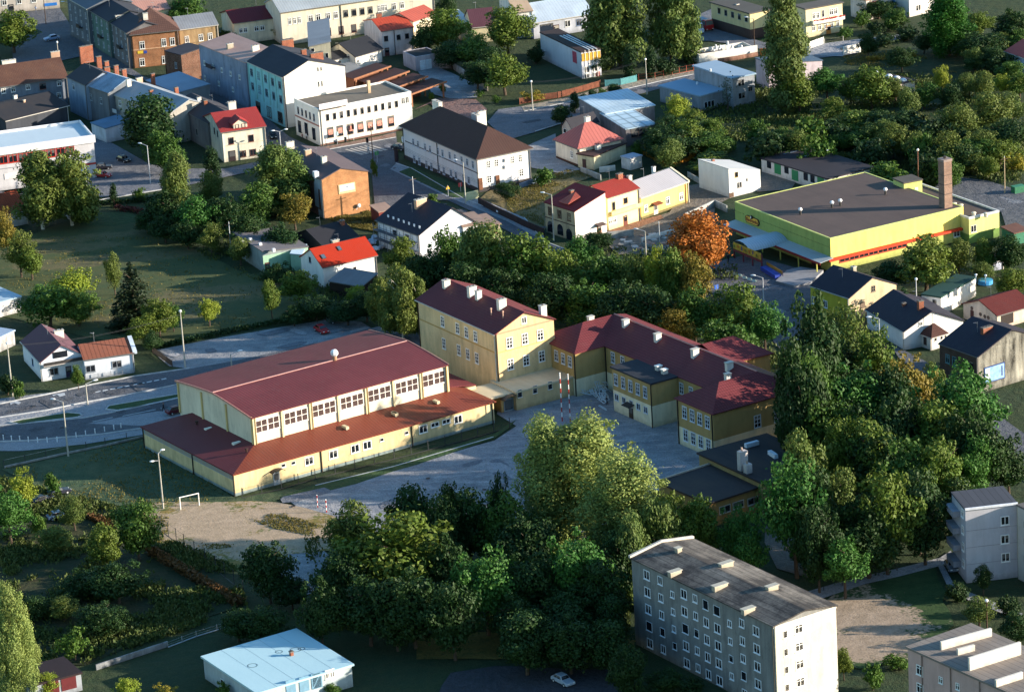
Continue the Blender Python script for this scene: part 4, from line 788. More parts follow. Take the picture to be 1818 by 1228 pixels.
rowwin(B, 'F', 1, ('a', 1622, 988), None, 1.2, 1.6, 'd', '7a3c34'); rowwin(B, 'F', 1, ('a', 1762, 970), None, 1.2, 1.6, 'd', '7a3c34'); rowwin(B, 'F', 2, ('a', 1705, 1083), ('a', 1775, 1065), 1.5, 1.5, 'v', '5a3c34'); door(B, 'F', ('a', 1630, 1100), 1.6, 2.5, '2e2426')
rowwin(B, 'S', 2, ('a', 1502, 880), ('a', 1530, 975), 1., 1.5, 'd', '8a8480'); band(B, 'F', 3.7, .15, 'c9c0a8')
for u_ in (.2, B.lx-.2): MB().box(u_-.15, u_+.15, -.1, 0, 0, 7).build('pilaster', plaster('ece6d6'), B.o)
u, z = onface(B, 'F', ('a', 1690, 885)); dm = MB().box(-1.6, 1.6, 0, 3, 0, 1.3).build('dormer', plaster('e4dcc8'), B.o, (u, .4, 7.2)); MB().slab([[(-2, -.3, 1.2), (0, -.3, 2.5), (0, 4, 2.5), (-2, 4, 1.2)], [(0, -.3, 2.5), (2, -.3, 1.2), (2, 4, 1.2), (0, 4, 2.5)]], .12).build('dormer_roof', metal_roof('983a38', .45, .5, .08, .3, None, .45), dm)
MB().poly([(-1.6, -.02, 1.3), (1.6, -.02, 1.3), (0, -.02, 2.3)]).build('dormer_gable', plaster('e4dcc8'), dm); fm, gm = window_mesh(.8, .9, 'd', '7a3c34')
for s in (-.75, .75): place(fm, 'dormer_window', dm, (s, -.01, .2))
chimney(B, ('a', 1625, 712), 1.5, 1.8, .8, 'w'); 
B = bld('department_store', 'long white two storey store with band of red framed windows and pale roof', 'store', (-60, 275), 9.4, R=('a', 655, 965), L=None, ly=14.5, roof=('flat', 0, 0), par=.6, wall=plaster('c8c6ca', .08), rm=felt('b4c4ce', 'a4b4c0', .4), parm=plaster('e4e2e4', .05))
for k in range(10):
    ua, za = onface(B, 'F', (6, 283)); ub, zb_ = onface(B, 'F', (124, 263)); u = ub-(ub-ua)*k/7.
    gen_window(B, 'F', u, (za+zb_)/2, 1.95, 2.5, 't', 'b8301f')
band(B, 'F', 8.3, 1.7, 'e2e0e2', d=.35, name='fascia'); u0 = onface(B, 'F', (112, 297))[0]; band(B, 'F', 3.2, .45, 'a83a34', u0, d=.06, name='stripe'); band(B, 'F', 5.0, .15, '8a8a92')
panel(B, 'F', (22, 312), 3.6, 1.3, flatm('e0d8d4')); door(B, 'F', (60, 320), 2, 2.4, '3a3a40')
B = bld('kiosk_roof_house', 'low house with broad orange roof under the drooping birch at the left edge', 'house', (-60, 395), 3.2, R=(48, 372), ly=11, roof=('gx', 3., .3), wall=plaster('b8bcc4'), rm=metal_roof('9c4a30', .5, .6, .12, .4, None, .45))
B = bld('small_tower_house', 'narrow bluish white house with orange roof peeping out right of the birch', 'house', (124, 356), 4.6, R=(147, 351), ly=6, roof=('gx', 1.6, .2), wall=plaster('c4ccd4'), rm=metal_roof('b0684c', .5, .6, .12, .4))
rowwin(B, 'F', 1, (132, 372), None, .7, 1.2, 'd')
B = bld('warehouse', 'dark roofed sheds crowded behind the white store', 'shed', (10, 215), 5, R=(120, 188), ly=16, roof=('gx', 2, .3), wall=plaster('3c4048'), rm=felt('26282e', '3c3430'))
chimney(B, ('a', 105, 668), 1.2, .8, .6, 'w'); chimney(B, ('a', 168, 700), 1., .5, .5, 'p')
B = bld('shed', 'small white walled shed with blue grey roof between store and terrace', 'shed', ('a', 740, 905), 3.4, L=('a', 640, 865), lx=7, roof=('sx', .5, .2), wall=plaster('c8ccd4'), rm=metal_roof('5d7a94', .7, .4, .2, .2))
# --- town hall block
B = bld('town_hall', 'white two storey public building with big dark hipped roof and white chimneys', 'public building', ('f', 1570, 315), 7.9, L=('f', 990, 96), R=(943, 262), roof=('hip', 4.3, .6), wall=plaster('d9d7d8', .06), rm=metal_roof('4b3834', .6, .55, .08, .4), base=(.9, '4a4648'))
rowwin(B, 'S', 2, ('f', 1122, 208), ('f', 1155, 222), 1., 1.7, 't', 'c2cad6'); rowwin(B, 'S', 2, ('f', 1205, 242), ('f', 1240, 256), 1., 1.7, 't', 'c2cad6'); rowwin(B, 'S', 2, ('f', 1295, 272), ('f', 1327, 284), 1., 1.7, 't', 'c2cad6'); rowwin(B, 'S', 2, ('f', 1378, 302), ('f', 1415, 316), 1., 1.7, 't', 'c2cad6'); rowwin(B, 'S', 3, ('f', 1462, 335), ('f', 1540, 362), 1., 1.7, 't', 'c2cad6')
for a, b_ in (((1130, 325), (1165, 340)), ((1215, 362), (1250, 377)), ((1302, 393), (1337, 407)), ((1387, 426), (1422, 440)), ((1475, 460), (1512, 474))): rowwin(B, 'S', 2, ('f', *a), ('f', *b_), 1.05, 1.7, 't', 'c2cad6')
rowwin(B, 'F', 2, ('f', 1650, 366), ('f', 1705, 352), 1., 1.7, 'q'); rowwin(B, 'F', 2, ('c', 40, 1125), ('c', 92, 1108), 1., 1.7, 'q'); rowwin(B, 'F', 2, ('f', 1655, 484), ('c', 100, 1195), 1.2, 1.7, 'q')
band(B, 'S', 4.2, .22, '4a464c'); band(B, 'F', 4.2, .15, 'b8b0a4'); band(B, 'S', 7.5, .35, 'e6e6e6'); band(B, 'F', 7.5, .35, 'ece8e0')
u, z = onface(B, 'S', ('f', 1052, 190)); MB().tube((-.08, u, z), (-.005, u, z), .8, n=16).build('medallion', flatm('e4e6ea'), B.o)
for v in (.2, B.ly*.53, B.ly-.2): pipe(B, 'S', v, col='26242a')
for t in (('f', 1592, 500), ('f', 1712, 480)): panel(B, 'F', t, .9, 2.6, flatm('6a4430'), 'pilaster', .25)
for t in (('f', 1772, 330), ('f', 1772, 378)): panel(B, 'F', t, .9, .7, flatm('d8d8d8'), 'air_conditioner', .35)
chimney(B, ('b', 1288, 708), 1.2, .9, 3.2, 'w', 11.6); chimney(B, ('b', 1560, 800), 1.1, .9, 2.6, 'w', 11.6); chimney(B, ('b', 1600, 778), 1.9, 1.8, .8, 'w', 11.6)
# --- pyramid roofed house and neighbours
B = bld('house', 'cream square house with pink pyramid roof and chimney on its peak', 'house', ('c', 500, 1035), 4.4, L=('c', 345, 972), R=('c', 800, 968), roof=('hip', 3.6, .45), wall=plaster('dcd4c4'), rm=metal_roof('a8625c', .9, .5, .08, .45), base=(.4, '5a3c34'))
rowwin(B, 'S', 1, ('c', 455, 1085), None, 1.1, 1.6, 'q'); chimney(B, ('c', 562, 818), 1.4, 1.1, .9, 'w', 7.6); pipe(B, 'F', .15)
B = bld('annex', 'low cream annex with dark maroon roof attached to the pink pyramid roofed house', 'annex', z4(572, 780), 3, L=z4(372, 765), R=z4(1003, 657), roof=('edge', 0, .25), wall=plaster('ddd0ac'), rm=felt('4c3430', '3a2c2a'))
chimney(B, z4(615, 650), 1.3, 1.5, .7, 'w'); panel(B, 'S', z4(470, 850), 1., 2, flatm('4a3434'), 'door')
B = bld('shed', 'small cream lean-to shed with pale blue roof beside the cream annex', 'shed', z4(960, 808), 2.5, L=z4(880, 778), R=z4(1072, 770), roof=('edge', 0, .15), wall=plaster('dcd8d4'), rm=felt('a8b0c0'))
B = bld('warehouse', 'sprawling workshop with patched pale blue sheet roof by the side street', 'workshop', z4(700, 322), 5, L=z4(390, 192), R=z4(1235, 235), roof=('sy', .9, .2), wall=plaster('76757a', .2), rm=metal_roof('9cb2c2', 1., .35, .3, .3, 'c4d4dc'))
B = bld('lean_to', 'open lean-to with panelled pale blue roof on the front of the patched workshop', 'lean-to', z4(915, 488), 4, L=z4(722, 345), R=z4(1215, 420), roof=('sy', .9, .15), wall=plaster('66656a', .2), rm=metal_roof('a4bccc', 2.4, .3, .1, .6, None, 3.))
rowwin(B, 'F', 2, z4(1010, 520), z4(1090, 500), 1.8, 2.2, 'd', '5a4a44')
B = bld('cottage', 'little dark roofed cottage tucked behind the pink pyramid roof', 'house', z4(335, 478), 3.6, L=z4(232, 448), R=z4(612, 400), roof=('gx', 1.9, .2), wall=plaster('b4a89c'), rm=felt('2c2c34'))
rowwin(B, 'S', 1, z4(262, 500), None, 1., 1., 'd')
for N, L, R, hh, lb in ((z7(260, 1040), (1178.3, 151.8), z7(505, 965), 3.7, 'low wing with flat bright blue grey roof beside the side street'), (z7(610, 850), z7(195, 715), z7(845, 800), 7.2, 'two storey grey building with flat blue grey roof beside the bluish spruce')):
    B = bld('flat_roofed_house', lb, 'building', N, hh, L=L, R=R, roof=('edge', 0, .35), wall=plaster('8d939c', .15), rm=felt('8aa2b8', '7a94ac', .4), group='blue roofed flat buildings')
    if hh < 5: rowwin(B, 'F', 3, z7(322, 1130), z7(395, 1112), 1., 1.5, 'd', 'c8d0d8')
    else:
        rowwin(B, 'F', 2, z7(685, 895), z7(718, 888), .8, 1.5, 'd', '9a9a98'); rowwin(B, 'F', 2, z7(690, 1035), z7(725, 1025), .9, 1.4, 'd', '9a9a98'); rowwin(B, 'F', 2, z7(790, 1015), z7(806, 900), .6, 1.2, 'd', '9a9a98')
    q = loc2(B, P(z7(228, 880) if hh < 5 else z7(370, 740), hh+1)); MB().tube((0, 0, 0), (0, 0, .7), .25, n=8).build('roof_vent', flatm('c4ccd4'), B.o, (q.x, q.y, hh+.3))
B = bld('shop', 'long narrow white walled shop with yellow sign and striped roof on the green', 'shop', ('c', 520, 372), 6.4, L=('c', 190, 240), R=('c', 660, 352), roof=('edge', 0, .1), wall=plaster('c9cad2', .06), rm=felt('3a2c2c', '2c2426'))
for k in range(3): MB().box(2.2+k*.9, 2.6+k*.9, .5, B.ly*.72, 6.72, 6.8).build('roof_strip', flatm('b8c4d0', .4), B.o)
panel(B, 'F', ('c', 590, 395), B.lx-.2, 1.9, flatm('c89a38'), 'sign', .12); panel(B, 'S', ('c', 476, 402), 2.3, 2.8, flatm('b0485a'), 'sign', .1); rowwin(B, 'F', 2, ('c', 560, 490), ('c', 615, 478), 1.4, 1.7, 'v'); rowwin(B, 'F', 2, ('c', 560, 535), ('c', 618, 525), 1.3, 1.2, 'v'); panel(B, 'F', ('c', 640, 525), .8, 1.6, flatm('a8483c'), 'poster')
for k in range(4): MB().box(-.06, .06, -.2, -.13, 0, 6.9).build('facade_rod', flatm('e8e4dc'), B.o, (1+k*(B.lx-2)/3, 0, 0))
B = bld('workshop', 'wide low building with pale blue roof behind the striped roof shop', 'building', ('c', 185, 162), 4.2, R=('c', 605, 96), ly=15, roof=('gx', 3.2, .3), wall=plaster('aeb2bc'), rm=metal_roof('aab8c6', .8, .4, .15, .2))
door(B, 'F', ('c', 346, 195), 1.6, 2.8, '3c2430'); rowwin(B, 'F', 2, ('c', 417, 168), ('c', 434, 165), .8, 1.6, 'd'); rowwin(B, 'F', 1, ('c', 505, 158), None, 1.5, 1.8, 'v', '6a7a94'); panel(B, 'F', ('c', 280, 195), 3.6, 2, glass('2a3444'), 'shop_window')
B = bld('house', 'white house with beige roof at the top edge behind a round tree', 'house', ('c', 60, 92), 6.6, R=('c', 178, 78), ly=16, roof=('gx', 2.4, .2), wall=WHT, rm=felt('b49c84'))
rowwin(B, 'F', 1, ('c', 124, 122), None, .9, 1.2)
B = bld('house', 'house with plain plum roof between two round trees', 'house', z8(1200, 300), 4, R=z8(1460, 275), ly=12, roof=('gx', 3.2, .2), wall=CRE, rm=metal_roof('5c3c44', .5, .5, .1, .3))
B = bld('garage', 'long low building with smooth white roof left of the plum roofed house', 'garage', z8(1065, 265), 4, L=z8(945, 128), R=z8(1200, 248), roof=('edge', 0, .1), wall=plaster('c8b89c'), rm=felt('c4ccd0'))
B = bld('house', 'yellowish flat roofed house with garages below beside the tall poplar', 'house', z7(795, 152), 6.6, L=z7(430, 22), R=z7(990, 105), roof=('edge', 0, .4), wall=plaster('cdbf90', .08, '4c3c38', 2.6), rm=felt('55524e', '454240'))
rowwin(B, 'S', 5, z7(465, 105), z7(758, 218), 1.3, 1.6, 'd', 'a8a898'); chimney(B, z7(660, 45), .5, .8, .6, 'w')
B = bld('house', 'cream flat roofed house with red flowers along its long balcony', 'house', z7(1395, 107), 7.2, L=z7(1275, 68), R=z7(1795, 37), roof=('edge', 0, .3), wall=plaster('ddd0a8', .07), rm=felt('5c5854'))
rowwin(B, 'F', 2, z7(1485, 178), z7(1525, 165), 1., 1.6, 't'); rowwin(B, 'F', 1, z7(1583, 148), None, .7, 1.8, 'd'); rowwin(B, 'F', 2, z7(1672, 130), z7(1718, 122), 1.2, 1.6, 't'); rowwin(B, 'F', 5, z7(1480, 308), z7(1740, 245), 1., 1.7, 't')
q = MB().box(1.5, B.lx, -1.1, -.005, 3.3, 4.2).build('balcony', plaster('e8e2d4'), B.o)
rnd = random.Random(3); fb = MB()
for i in range(60): x = rnd.uniform(1.6, B.lx-.1); fb.ball((x, -1.15, 4.25+rnd.uniform(-.1, .15)), .2, .15, .15, 5, 3)
fb.build('flowers', flatm('a8282c'), q); door(B, 'F', z7(1640, 275), 1.3, 2.2, 'b0783c')
B = bld('villa', 'large white villa with blue banner at the top right', 'house', (1613.6, -17), 7, L=(1561, -30), R=(1662, -29), roof=('gx', 2.4, .4), wall=plaster('dcd6d0', .05), rm=metal_roof('6a3c34', .5))
rowwin(B, 'F', 2, ('d', 1068, 58), ('d', 1085, 54), .7, 1.5, 'd'); rowwin(B, 'F', 1, ('d', 1175, 32), None, 1., 1.3); panel(B, 'S', ('d', 908, 70), .9, 5, flatm('4a8ac4'), 'banner', .3)
B = bld('house', 'dark doored white building left of the large villa at the top edge', 'house', ('d', 710, 10), 5, L=('d', 600, -20), lx=8, roof=('edge', 0, .2), wall=plaster('cfcac4'), rm=TAN)
panel(B, 'F', ('d', 765, 45), 3, 2.6, flatm('5a2a2c'), 'garage_door')
B = bld('house', 'lilac walled house mostly hidden behind the tall poplar', 'house', (1364, 113), 6.4, L=(1335, 105), lx=14.5, yaw=24, roof=('sx', -1.6, .2), wall=plaster('b4a8b0'), rm=metal_roof('4a5c70', .7, .4))
B = bld('garage', 'low dark roofed garage with white domes along its edge in the gardens', 'garage', ('d', 950, 595), 3.3, L=('d', 700, 555), R=('d', 1066, 574), roof=('edge', 0, .15), wall=plaster('d0c4b4'), rm=felt('3a363c'))
for t in (('d', 775, 505), ('d', 870, 527), ('d', 925, 540), ('d', 970, 556)): q = loc2(B, P(t, 4)); MB().ball((0, 0, 0), .9, .8, .55, 8, 5).build('roof_dome', flatm('cdd4dc', .4), B.o, (q.x, q.y, 3.7))
B = bld('house', 'bluish white house with red roof cut by the right edge', 'house', ('d', 1990, 465), 4.4, L=('d', 1690, 362), lx=10, roof=('gy', 2., .3), wall=plaster('a8b8d0', .15), rm=metal_roof('a8504a', .5))
rowwin(B, 'S', 1, ('d', 1730, 400), None, 1., 1.5, 'd', '8088a0')
B = bld('house', 'plain white cube house with pale sloping roof by the gravel yard', 'house', ('g', 1555, 400), 6.3, L=('g', 1362, 327), R=('g', 1762, 342), roof=('sx', -1.9, .05), wall=plaster('dfdedd', .05), rm=felt('b4b6b8', '9aa0a2'))
rowwin(B, 'F', 1, ('g', 1610, 435), None, .9, 1.2, 'd', 'c0a060'); rowwin(B, 'F', 2, ('g', 1622, 508), ('g', 1640, 505), .5, 1.2, 'd', '9a9690'); rowwin(B, 'F', 1, ('g', 1683, 472), None, .5, .8, 'd'); panel(B, 'F', ('g', 1575, 578), 1.2, 1., flatm('5a4438'), 'hatch'); chimney(B, ('g', 1445, 325), 1., .6, .5, 'b')
B = bld('garage_row', 'row of low garages with green doors and long dark patched roof', 'garages', ('h', 440, 470), 3, L=('h', 2, 318), R=('h', 750, 384), roof=('edge', 0, .2), wall=plaster('cfccc8'), rm=felt('322e34', '28262c', .6))
for t, c in ((('h', 90, 395), '2c7a50'), (('h', 212, 440), '2c7a50'), (('h', 392, 488), '2c7a50')): panel(B, 'S', t, 2.2, 2.3, flatm(c), 'garage_door')
for t in (('h', 30, 365), ('h', 152, 402), ('h', 287, 450), ('h', 335, 465)): panel(B, 'S', t, 1.4, 1.6, glass('242a34'), 'window')
for t, c in ((('h', 335, 288), 'c8d4e0'), (('h', 365, 280), 'c8d4e0'), (('h', 210, 270), '4a5a6c')): q = loc2(B, P(t, 3.4)); MB().box(-3.2, 3.2, -.28, .28, 0, .06).build('roof_light', flatm(c, .3), B.o, (q.x, q.y, 3.32), .0)
# --- the discount market
B = bld('supermarket', 'large lime green and yellow flat roofed supermarket with red stripe and oval sign', 'supermarket', ('h', 458, 885), 6.9, L=(1291, 362), R=('h', 1430, 678), roof=('flat', 0, 0), par=.12, wall=plaster('b2b868', .08), rm=felt('5a4c48', '463c3a', .6), parm=flatm('c9cf7a'))
MB().box(.0, B.lx, -.02, -.002, 2.9, 6.85).build('front_cladding', plaster('e2d474', .1), B.o); MK = B
MB().box(-.02, -.002, .0, B.ly, 3.0, 6.85).build('side_cladding', plaster('9cb060', .1), B.o)
band(B, 'F', 2.45, .42, 'c23a20', 0, B.lx, d=.9, name='red_fascia')
cp = MB().slab([[(-3.2, -.9, 2.75), (-3.2, B.ly, 2.75), (-.02, B.ly, 3.15), (-.02, -.9, 3.15)]], .12).build('canopy', metal_roof('a8b0b4', .8, .4, .1, .3), B.o); MB().box(-3.3, -3.2, -1, B.ly, 2.3, 2.72).build('canopy_fascia', flatm('8a2a28'), cp)
for k in range(6): MB().box(-3.1, -2.9, 0, .2, 0, 2.3).build('canopy_post', flatm('b8b45a'), cp, (0, .5+k*(B.ly-2)/5, 0))
cb = MB()
for k in range(10):
    a0, a1 = math.pi*k/10, math.pi*(k+1)/10; yc = B.ly*.53
    cb.poly([(-9.5, yc+3.2*math.cos(a0), 2.6+1.5*math.sin(a0)), (-9.5, yc+3.2*math.cos(a1), 2.6+1.5*math.sin(a1)), (-.1, yc+3.2*math.cos(a1), 2.6+1.5*math.sin(a1)), (-.1, yc+3.2*math.cos(a0), 2.6+1.5*math.sin(a0))])
cb.build('entrance_vault', metal_roof('9fb2c0', .6, .3, .1, .3), B.o)
for y in (3.5, 5.4): MB().box(-.08, -.01, y, y+1.3, 0, 2.4).build('door', flatm('4a2422'), B.o)
rowwin(B, 'F', 7, ('h', 560, 1042), ('h', 960, 925), 2.6, .8, 'v', 'b05038', dz=.0); rowwin(B, 'F', 1, ('h', 1345, 848), None, 1.6, 1.4, 'v')
# dotted line of lamps along the sides, oval sign
u, z = onface(B, 'S', (1336.5, 391.5)); sg = empty('x', '', '', (0, 0, 0)); D.objects.remove(sg)
sm = MB(); n = 28
def oval(r, hw, x): return [(x, (hw if math.cos(t) > 0 else -hw)+r*math.cos(t), r*math.sin(t)) for t in [2*math.pi*(i+.5)/n for i in range(n)]]
sg = MB().poly(oval(.78, 1.75, -.22)); a = oval(.78, 1.75, -.22); b_ = oval(.78, 1.75, -.01)
for i in range(n): sg.poly([a[i], a[(i+1) % n], b_[(i+1) % n], b_[i]])
sgn = sg.build('oval_sign', flatm('3c2420'), B.o, (0, u, z)); MB().poly(oval(.64, 1.68, -.23)).build('sign_face', flatm('e0b040'), sgn)
tc = D.curves.new('shop_name', 'FONT'); tc.body = 'Biedronka'; tc.size = 1.05; tc.align_x = 'CENTER'; tc.align_y = 'CENTER'; tc.extrude = .01; tc.offset = .022
tmp = D.objects.new('shop_name', tc); C.objects.link(tmp); bpy.context.view_layer.update(); tm = D.meshes.new_from_object(tmp.evaluated_get(bpy.context.evaluated_depsgraph_get())); D.objects.remove(tmp); tm.materials.clear(); tm.materials.append(flatm('7a2420')); to = place(tm, 'shop_name', sgn, (-.25, 0, -.05)); to.rotation_euler = (math.pi/2, 0, -math.pi/2)
MB().ball((-.3, 0, .75), .2, .42, .42, 10, 8).build('sign_knob', flatm('241c1e'), sgn)
MB().box(-.5, -.46, -.12, .12, .55, 1.0).build('sign_spot', flatm('e8e8e8'), sgn)
for i in range(60):
    y = i*B.ly/60+.2
    if abs(y-u) < 2.8: continue
lp = MB()
for i in range(70):
    y = i*B.ly/70+.2
    if abs(y-u) > 2.8: lp.box(-.06, -.0205, y, y+.14, 5.0, 5.14)
lp.build('stud_line', flatm('4c5a30'), B.o)
for t in (('h', 845, 540), ('h', 528, 618), ('h', 248, 680), ('h', 470, 632)):
    q = loc2(B, P(t, 8)); v = MB().tube((0, 0, 0), (0, 0, .9), .22, n=8).build('roof_vent', flatm('3a3836'), B.o, (q.x, q.y, 6.95)); MB().ball((0, 0, 1.1), .45, .45, .4).build('vent_cowl', flatm('d8dade', .4), v)
n = P(('h', 1430, 748), 5.2)
B = bld('store_wing', 'lower yellow rear wing of the supermarket with white edged roof', 'building', ('h', 1432, 748), 5.2, R=('h', 1655, 702), ly=28, yaw=math.degrees(MK.yw), roof=('flat', 0, 0), par=.4, wall=plaster('d0d080', .08, '6c8c48', 1.9), rm=felt('5a4c44', '463c38'), parm=plaster('dcdcd8'))
rowwin(B, 'F', 2, ('h', 1455, 815), ('h', 1472, 812), .7, 1.4, 'd')
for t in (('h', 1330, 635), ('h', 1375, 645), ('h', 1465, 700), ('h', 1550, 705)): q = loc2(B, P(t, 6)); MB().tube((0, 0, 0), (0, 0, .7), .4, n=8).ball((0, 0, .75), .55, .55, .2).build('roof_vent', flatm('d0c8b4'), B.o, (q.x, q.y, 5.2))
B = bld('roof_house', 'small lime plant room standing on the supermarket roof', 'plant room', ('h', 975, 500), 8.0, L=('h', 868, 476), R=('h', 1120, 486), roof=('edge', 0, .15), wall=plaster('c9cf7a'), rm=felt('55504a')); panel(B, 'F', ('h', 1062, 540), .8, 1, flatm('b8bcc0'), 'hatch')
q = P(('h', 1262, 318), 17.2); CH = empty('chimney_stack', 'tall square pale brick chimney stack at the back of the supermarket', 'chimney', (q.x, q.y, 0), MK.yw)
MB().box(-.98, .98, -.98, .98, 0, 17).build('shaft', brick('94786a', '7a6258', '80766c'), CH); MB().box(-1.08, 1.08, -1.08, 1.08, 16.6, 17.1).build('cap', flatm('8a7a74'), CH); MB().tube((0, 0, 17.1), (0, 0, 17.6), .3).build('flue', flatm('3a3432'), CH)
for z in (9.8, 11.8, 13.8): MB().box(-1.03, 1.03, -1.03, 1.03, z, z+.12).build('iron_band', flatm('4a4040'), CH)
# --- right edge houses
B = bld('house', 'yellow sided house with blank beige gable and navy roof by the supermarket', 'house', ('m', 590, 395), 4.6, L=('m', 317, 308), R=('m', 925, 297), roof=('gy', 2.7, .15), wall=plaster('c4b090', .14), rm=NAVY)
MB().box(-.025, -.003, 0, B.ly, 0, 4.55).build('side_render', plaster('bcb03c'), B.o); rowwin(B, 'F', 1, ('m', 760, 325), None, 1., 1.2, 'x', '6a6258'); panel(B, 'F', ('m', 855, 388), 1.6, .5, flatm('4a3e34'), 'vent_grille')
rowwin(B, 'S', 2, ('m', 345, 405), ('m', 425, 435), 1.2, 1.5, 'v'); chimney(B, ('m', 622, 168), 1.2, .8, .8, 'g'); panel(B, 'F', ('m', 685, 442), 1.2, 1.2, flatm('6a5a4c'), 'door')
B = bld('house', 'white house with broad navy roof and red brick chimneys', 'house', z9(600, 850), 3.6, L=z9(170, 640), R=z9(1222, 752), roof=('gy', 2.9, .25), fr=.47, wall=plaster('e0dedc', .05), rm=NAVY)
chimney(B, z9(600, 555), 1.0, .7, .6, 'b'); chimney(B, z9(765, 530), 1.6, 1.0, .9, 'b'); rowwin(B, 'F', 1, z9(770, 770), None, .8, .8, 'v')
B = bld('porch', 'small white porch with steep brown hipped roof on the navy roofed white house', 'porch', z9(880, 900), 2.7, lx=3.6, ly=3.2, yaw=33, roof=('hip', 1.6, .3), wall=WHT, rm=metal_roof('4c3430', .4, .6, .1, .4, None, .4))
rowwin(B, 'F', 2, z9(920, 925), z9(980, 905), .6, .9, 'd'); panel(B, 'S', z9(815, 930), .8, 2, flatm('3a3030'), 'door')
B = bld('house', 'long white house with dark green flat roof', 'house', ('m', 1235, 392), 3.6, L=('m', 1080, 388), R=('m', 1620, 284), roof=('edge', 0, .1), wall=plaster('dcdad6', .08), rm=felt('24443e', '1e3834', .4))
rowwin(B, 'S', 1, ('m', 1190, 420), None, .9, 1.1, 'd', '8a9098'); chimney(B, ('m', 1348, 328), .9, .7, .6, 'w'); chimney(B, ('m', 1445, 300), .8, 1.8, .8, 'w')
for t in (('m', 1480, 235), ('m', 1548, 240)): q = loc2(B, P(t, 5)); MB().tube((0, 0, 0), (0, 0, 1.6), .1).ball((0, 0, 1.6), .3, .3, .2).build('roof_vent', flatm('d0d8e0'), B.o, (q.x, q.y, 3.6))
B = bld('house', 'low house with maroon tiled roof and round decorations on its wall', 'house', ('m', 1630, 512), 2.9, L=('m', 1412, 427), R=('m', 1860, 435), roof=('gx', 1.8, .35), wall=plaster('d2c0b0'), rm=metal_roof('5f2e2c', .45, .6, .1, .4, None, .45))
panel(B, 'S', ('m', 1455, 512), .9, 2, flatm('4a2c2c'), 'door')
for t in (('m', 1453, 462), ('m', 1513, 505), ('m', 1543, 520), ('m', 1568, 528)): u, z = onface(B, 'S', t); MB().tube((-.06, u, z), (-.004, u, z), .38, n=12).build('roundel', flatm('5a4a44'), B.o)
panel(B, 'F', ('m', 1700, 530), 3, 2.4, flatm('241c1c'), 'garage_door')
B = bld('house', 'old dark brick house with blue poster on its stained grey gable', 'house', ('m', 1495, 807), 6.9, L=('m', 1227, 712), lx=16, yaw=33.5, roof=('gy', 3.2, .15), wall=plaster('8f8d84', .5), rm=NAVY)
MB().box(-.025, -.003, 0, B.ly, 0, 6.85).build('side_brickwork', brick('5c4a42', '4a3c38', '5e564e'), B.o); rowwin(B, 'S', 2, ('m', 1283, 815), ('m', 1330, 835), 1.1, 1.7, 't', '5a8a94'); rowwin(B, 'S', 1, ('m', 1395, 870), None, 1.1, 1.8, 'd', '4a2c28'); rowwin(B, 'S', 1, ('m', 1450, 870), None, 1.1, 1.8, 'd', '4a3c38')
chimney(B, ('m', 1555, 590), 1.3, 2.2, .8, 'b'); p_ = panel(B, 'F', ('m', 1610, 915), 4.9, 3.1, flatm('243a6c'), 'poster_frame', .1)
MB().box(-2.25, 2.25, -.13, -.1, -1.35, 1.35).build('poster', flatm('7fa4d4', .5, .25), p_); MB().box(1.55, 1.85, -.14, -.131, -.9, 1.0).build('poster_figure', flatm('2c3a5a'), p_); MB().box(-2.2, -1.2, -.14, -.131, -.9, 1.2).build('poster_light', flatm('c8d4e4'), p_)
# --- houses in the middle
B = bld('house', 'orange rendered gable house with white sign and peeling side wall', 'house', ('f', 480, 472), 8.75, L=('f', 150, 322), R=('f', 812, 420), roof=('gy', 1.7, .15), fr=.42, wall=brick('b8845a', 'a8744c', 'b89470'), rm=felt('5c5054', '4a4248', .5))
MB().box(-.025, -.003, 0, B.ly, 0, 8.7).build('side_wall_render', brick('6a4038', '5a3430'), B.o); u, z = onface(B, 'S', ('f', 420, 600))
rnd = random.Random(5)
pm = plaster('b4bcc8', .2); u0 = .1
for k, (a, b_, c, d_) in enumerate(((.1, 1.0, 0, 8.6), (1.0, 3.2, 0, 1.6), (1.0, 4.6, 6.2, 8.6), (2.6, 4.8, 1.9, 6.2), (1.0, 1.5, 1.8, 6.2))):
    MB().box(-.05-.001*k, -.026, a, b_, c, d_).build('plaster_patch', pm, B.o)
for t, m, w_ in ((('f', 253, 202), 'w', 1.8), (('f', 380, 258), 'p', 1.4), (('f', 493, 306), 'w', 1.1)): chimney(B, t, 1.5, w_, .8, m)
q = loc2(B, P(('f', 437, 425), 9.8)); MB().box(-.5, .5, -.6, .6, 0, 1.2).build('roof_hatch', flatm('dcdee4'), B.o, (q.x, q.y, 9.0))
p_ = panel(B, 'F', ('f', 655, 530), 3.9, 2.1, flatm('c9b48c'), 'sign_frame', .1); MB().box(-1.7, 1.7, -.13, -.1, -.5, .9).build('sign', flatm('e8e4dc'), p_); MB().box(-.35, .35, -.14, -.131, .2, .4).build('sign_emblem', flatm('5a6a8c'), p_)
u, z = onface(B, 'F', ('f', 735, 650)); MB().ball((0, -.4, 0), .45, .25, .45, 10, 6).tube((-.6, -.4, -.8), (-.3, -.2, 0), .06).build('satellite_dish', flatm('dcdcd8'), B.o, (u, 0, z))
B = bld('house', 'small white house with vivid red tiled roof and two skylights', 'house', ('f', 487, 1086), 4.4, L=('f', 327, 1012), R=('f', 865, 1002), roof=('gx', 2.7, .25), wall=plaster('e2e0dc', .07), rm=metal_roof('a8321e', .4, .55, .08, .35, None, .4))
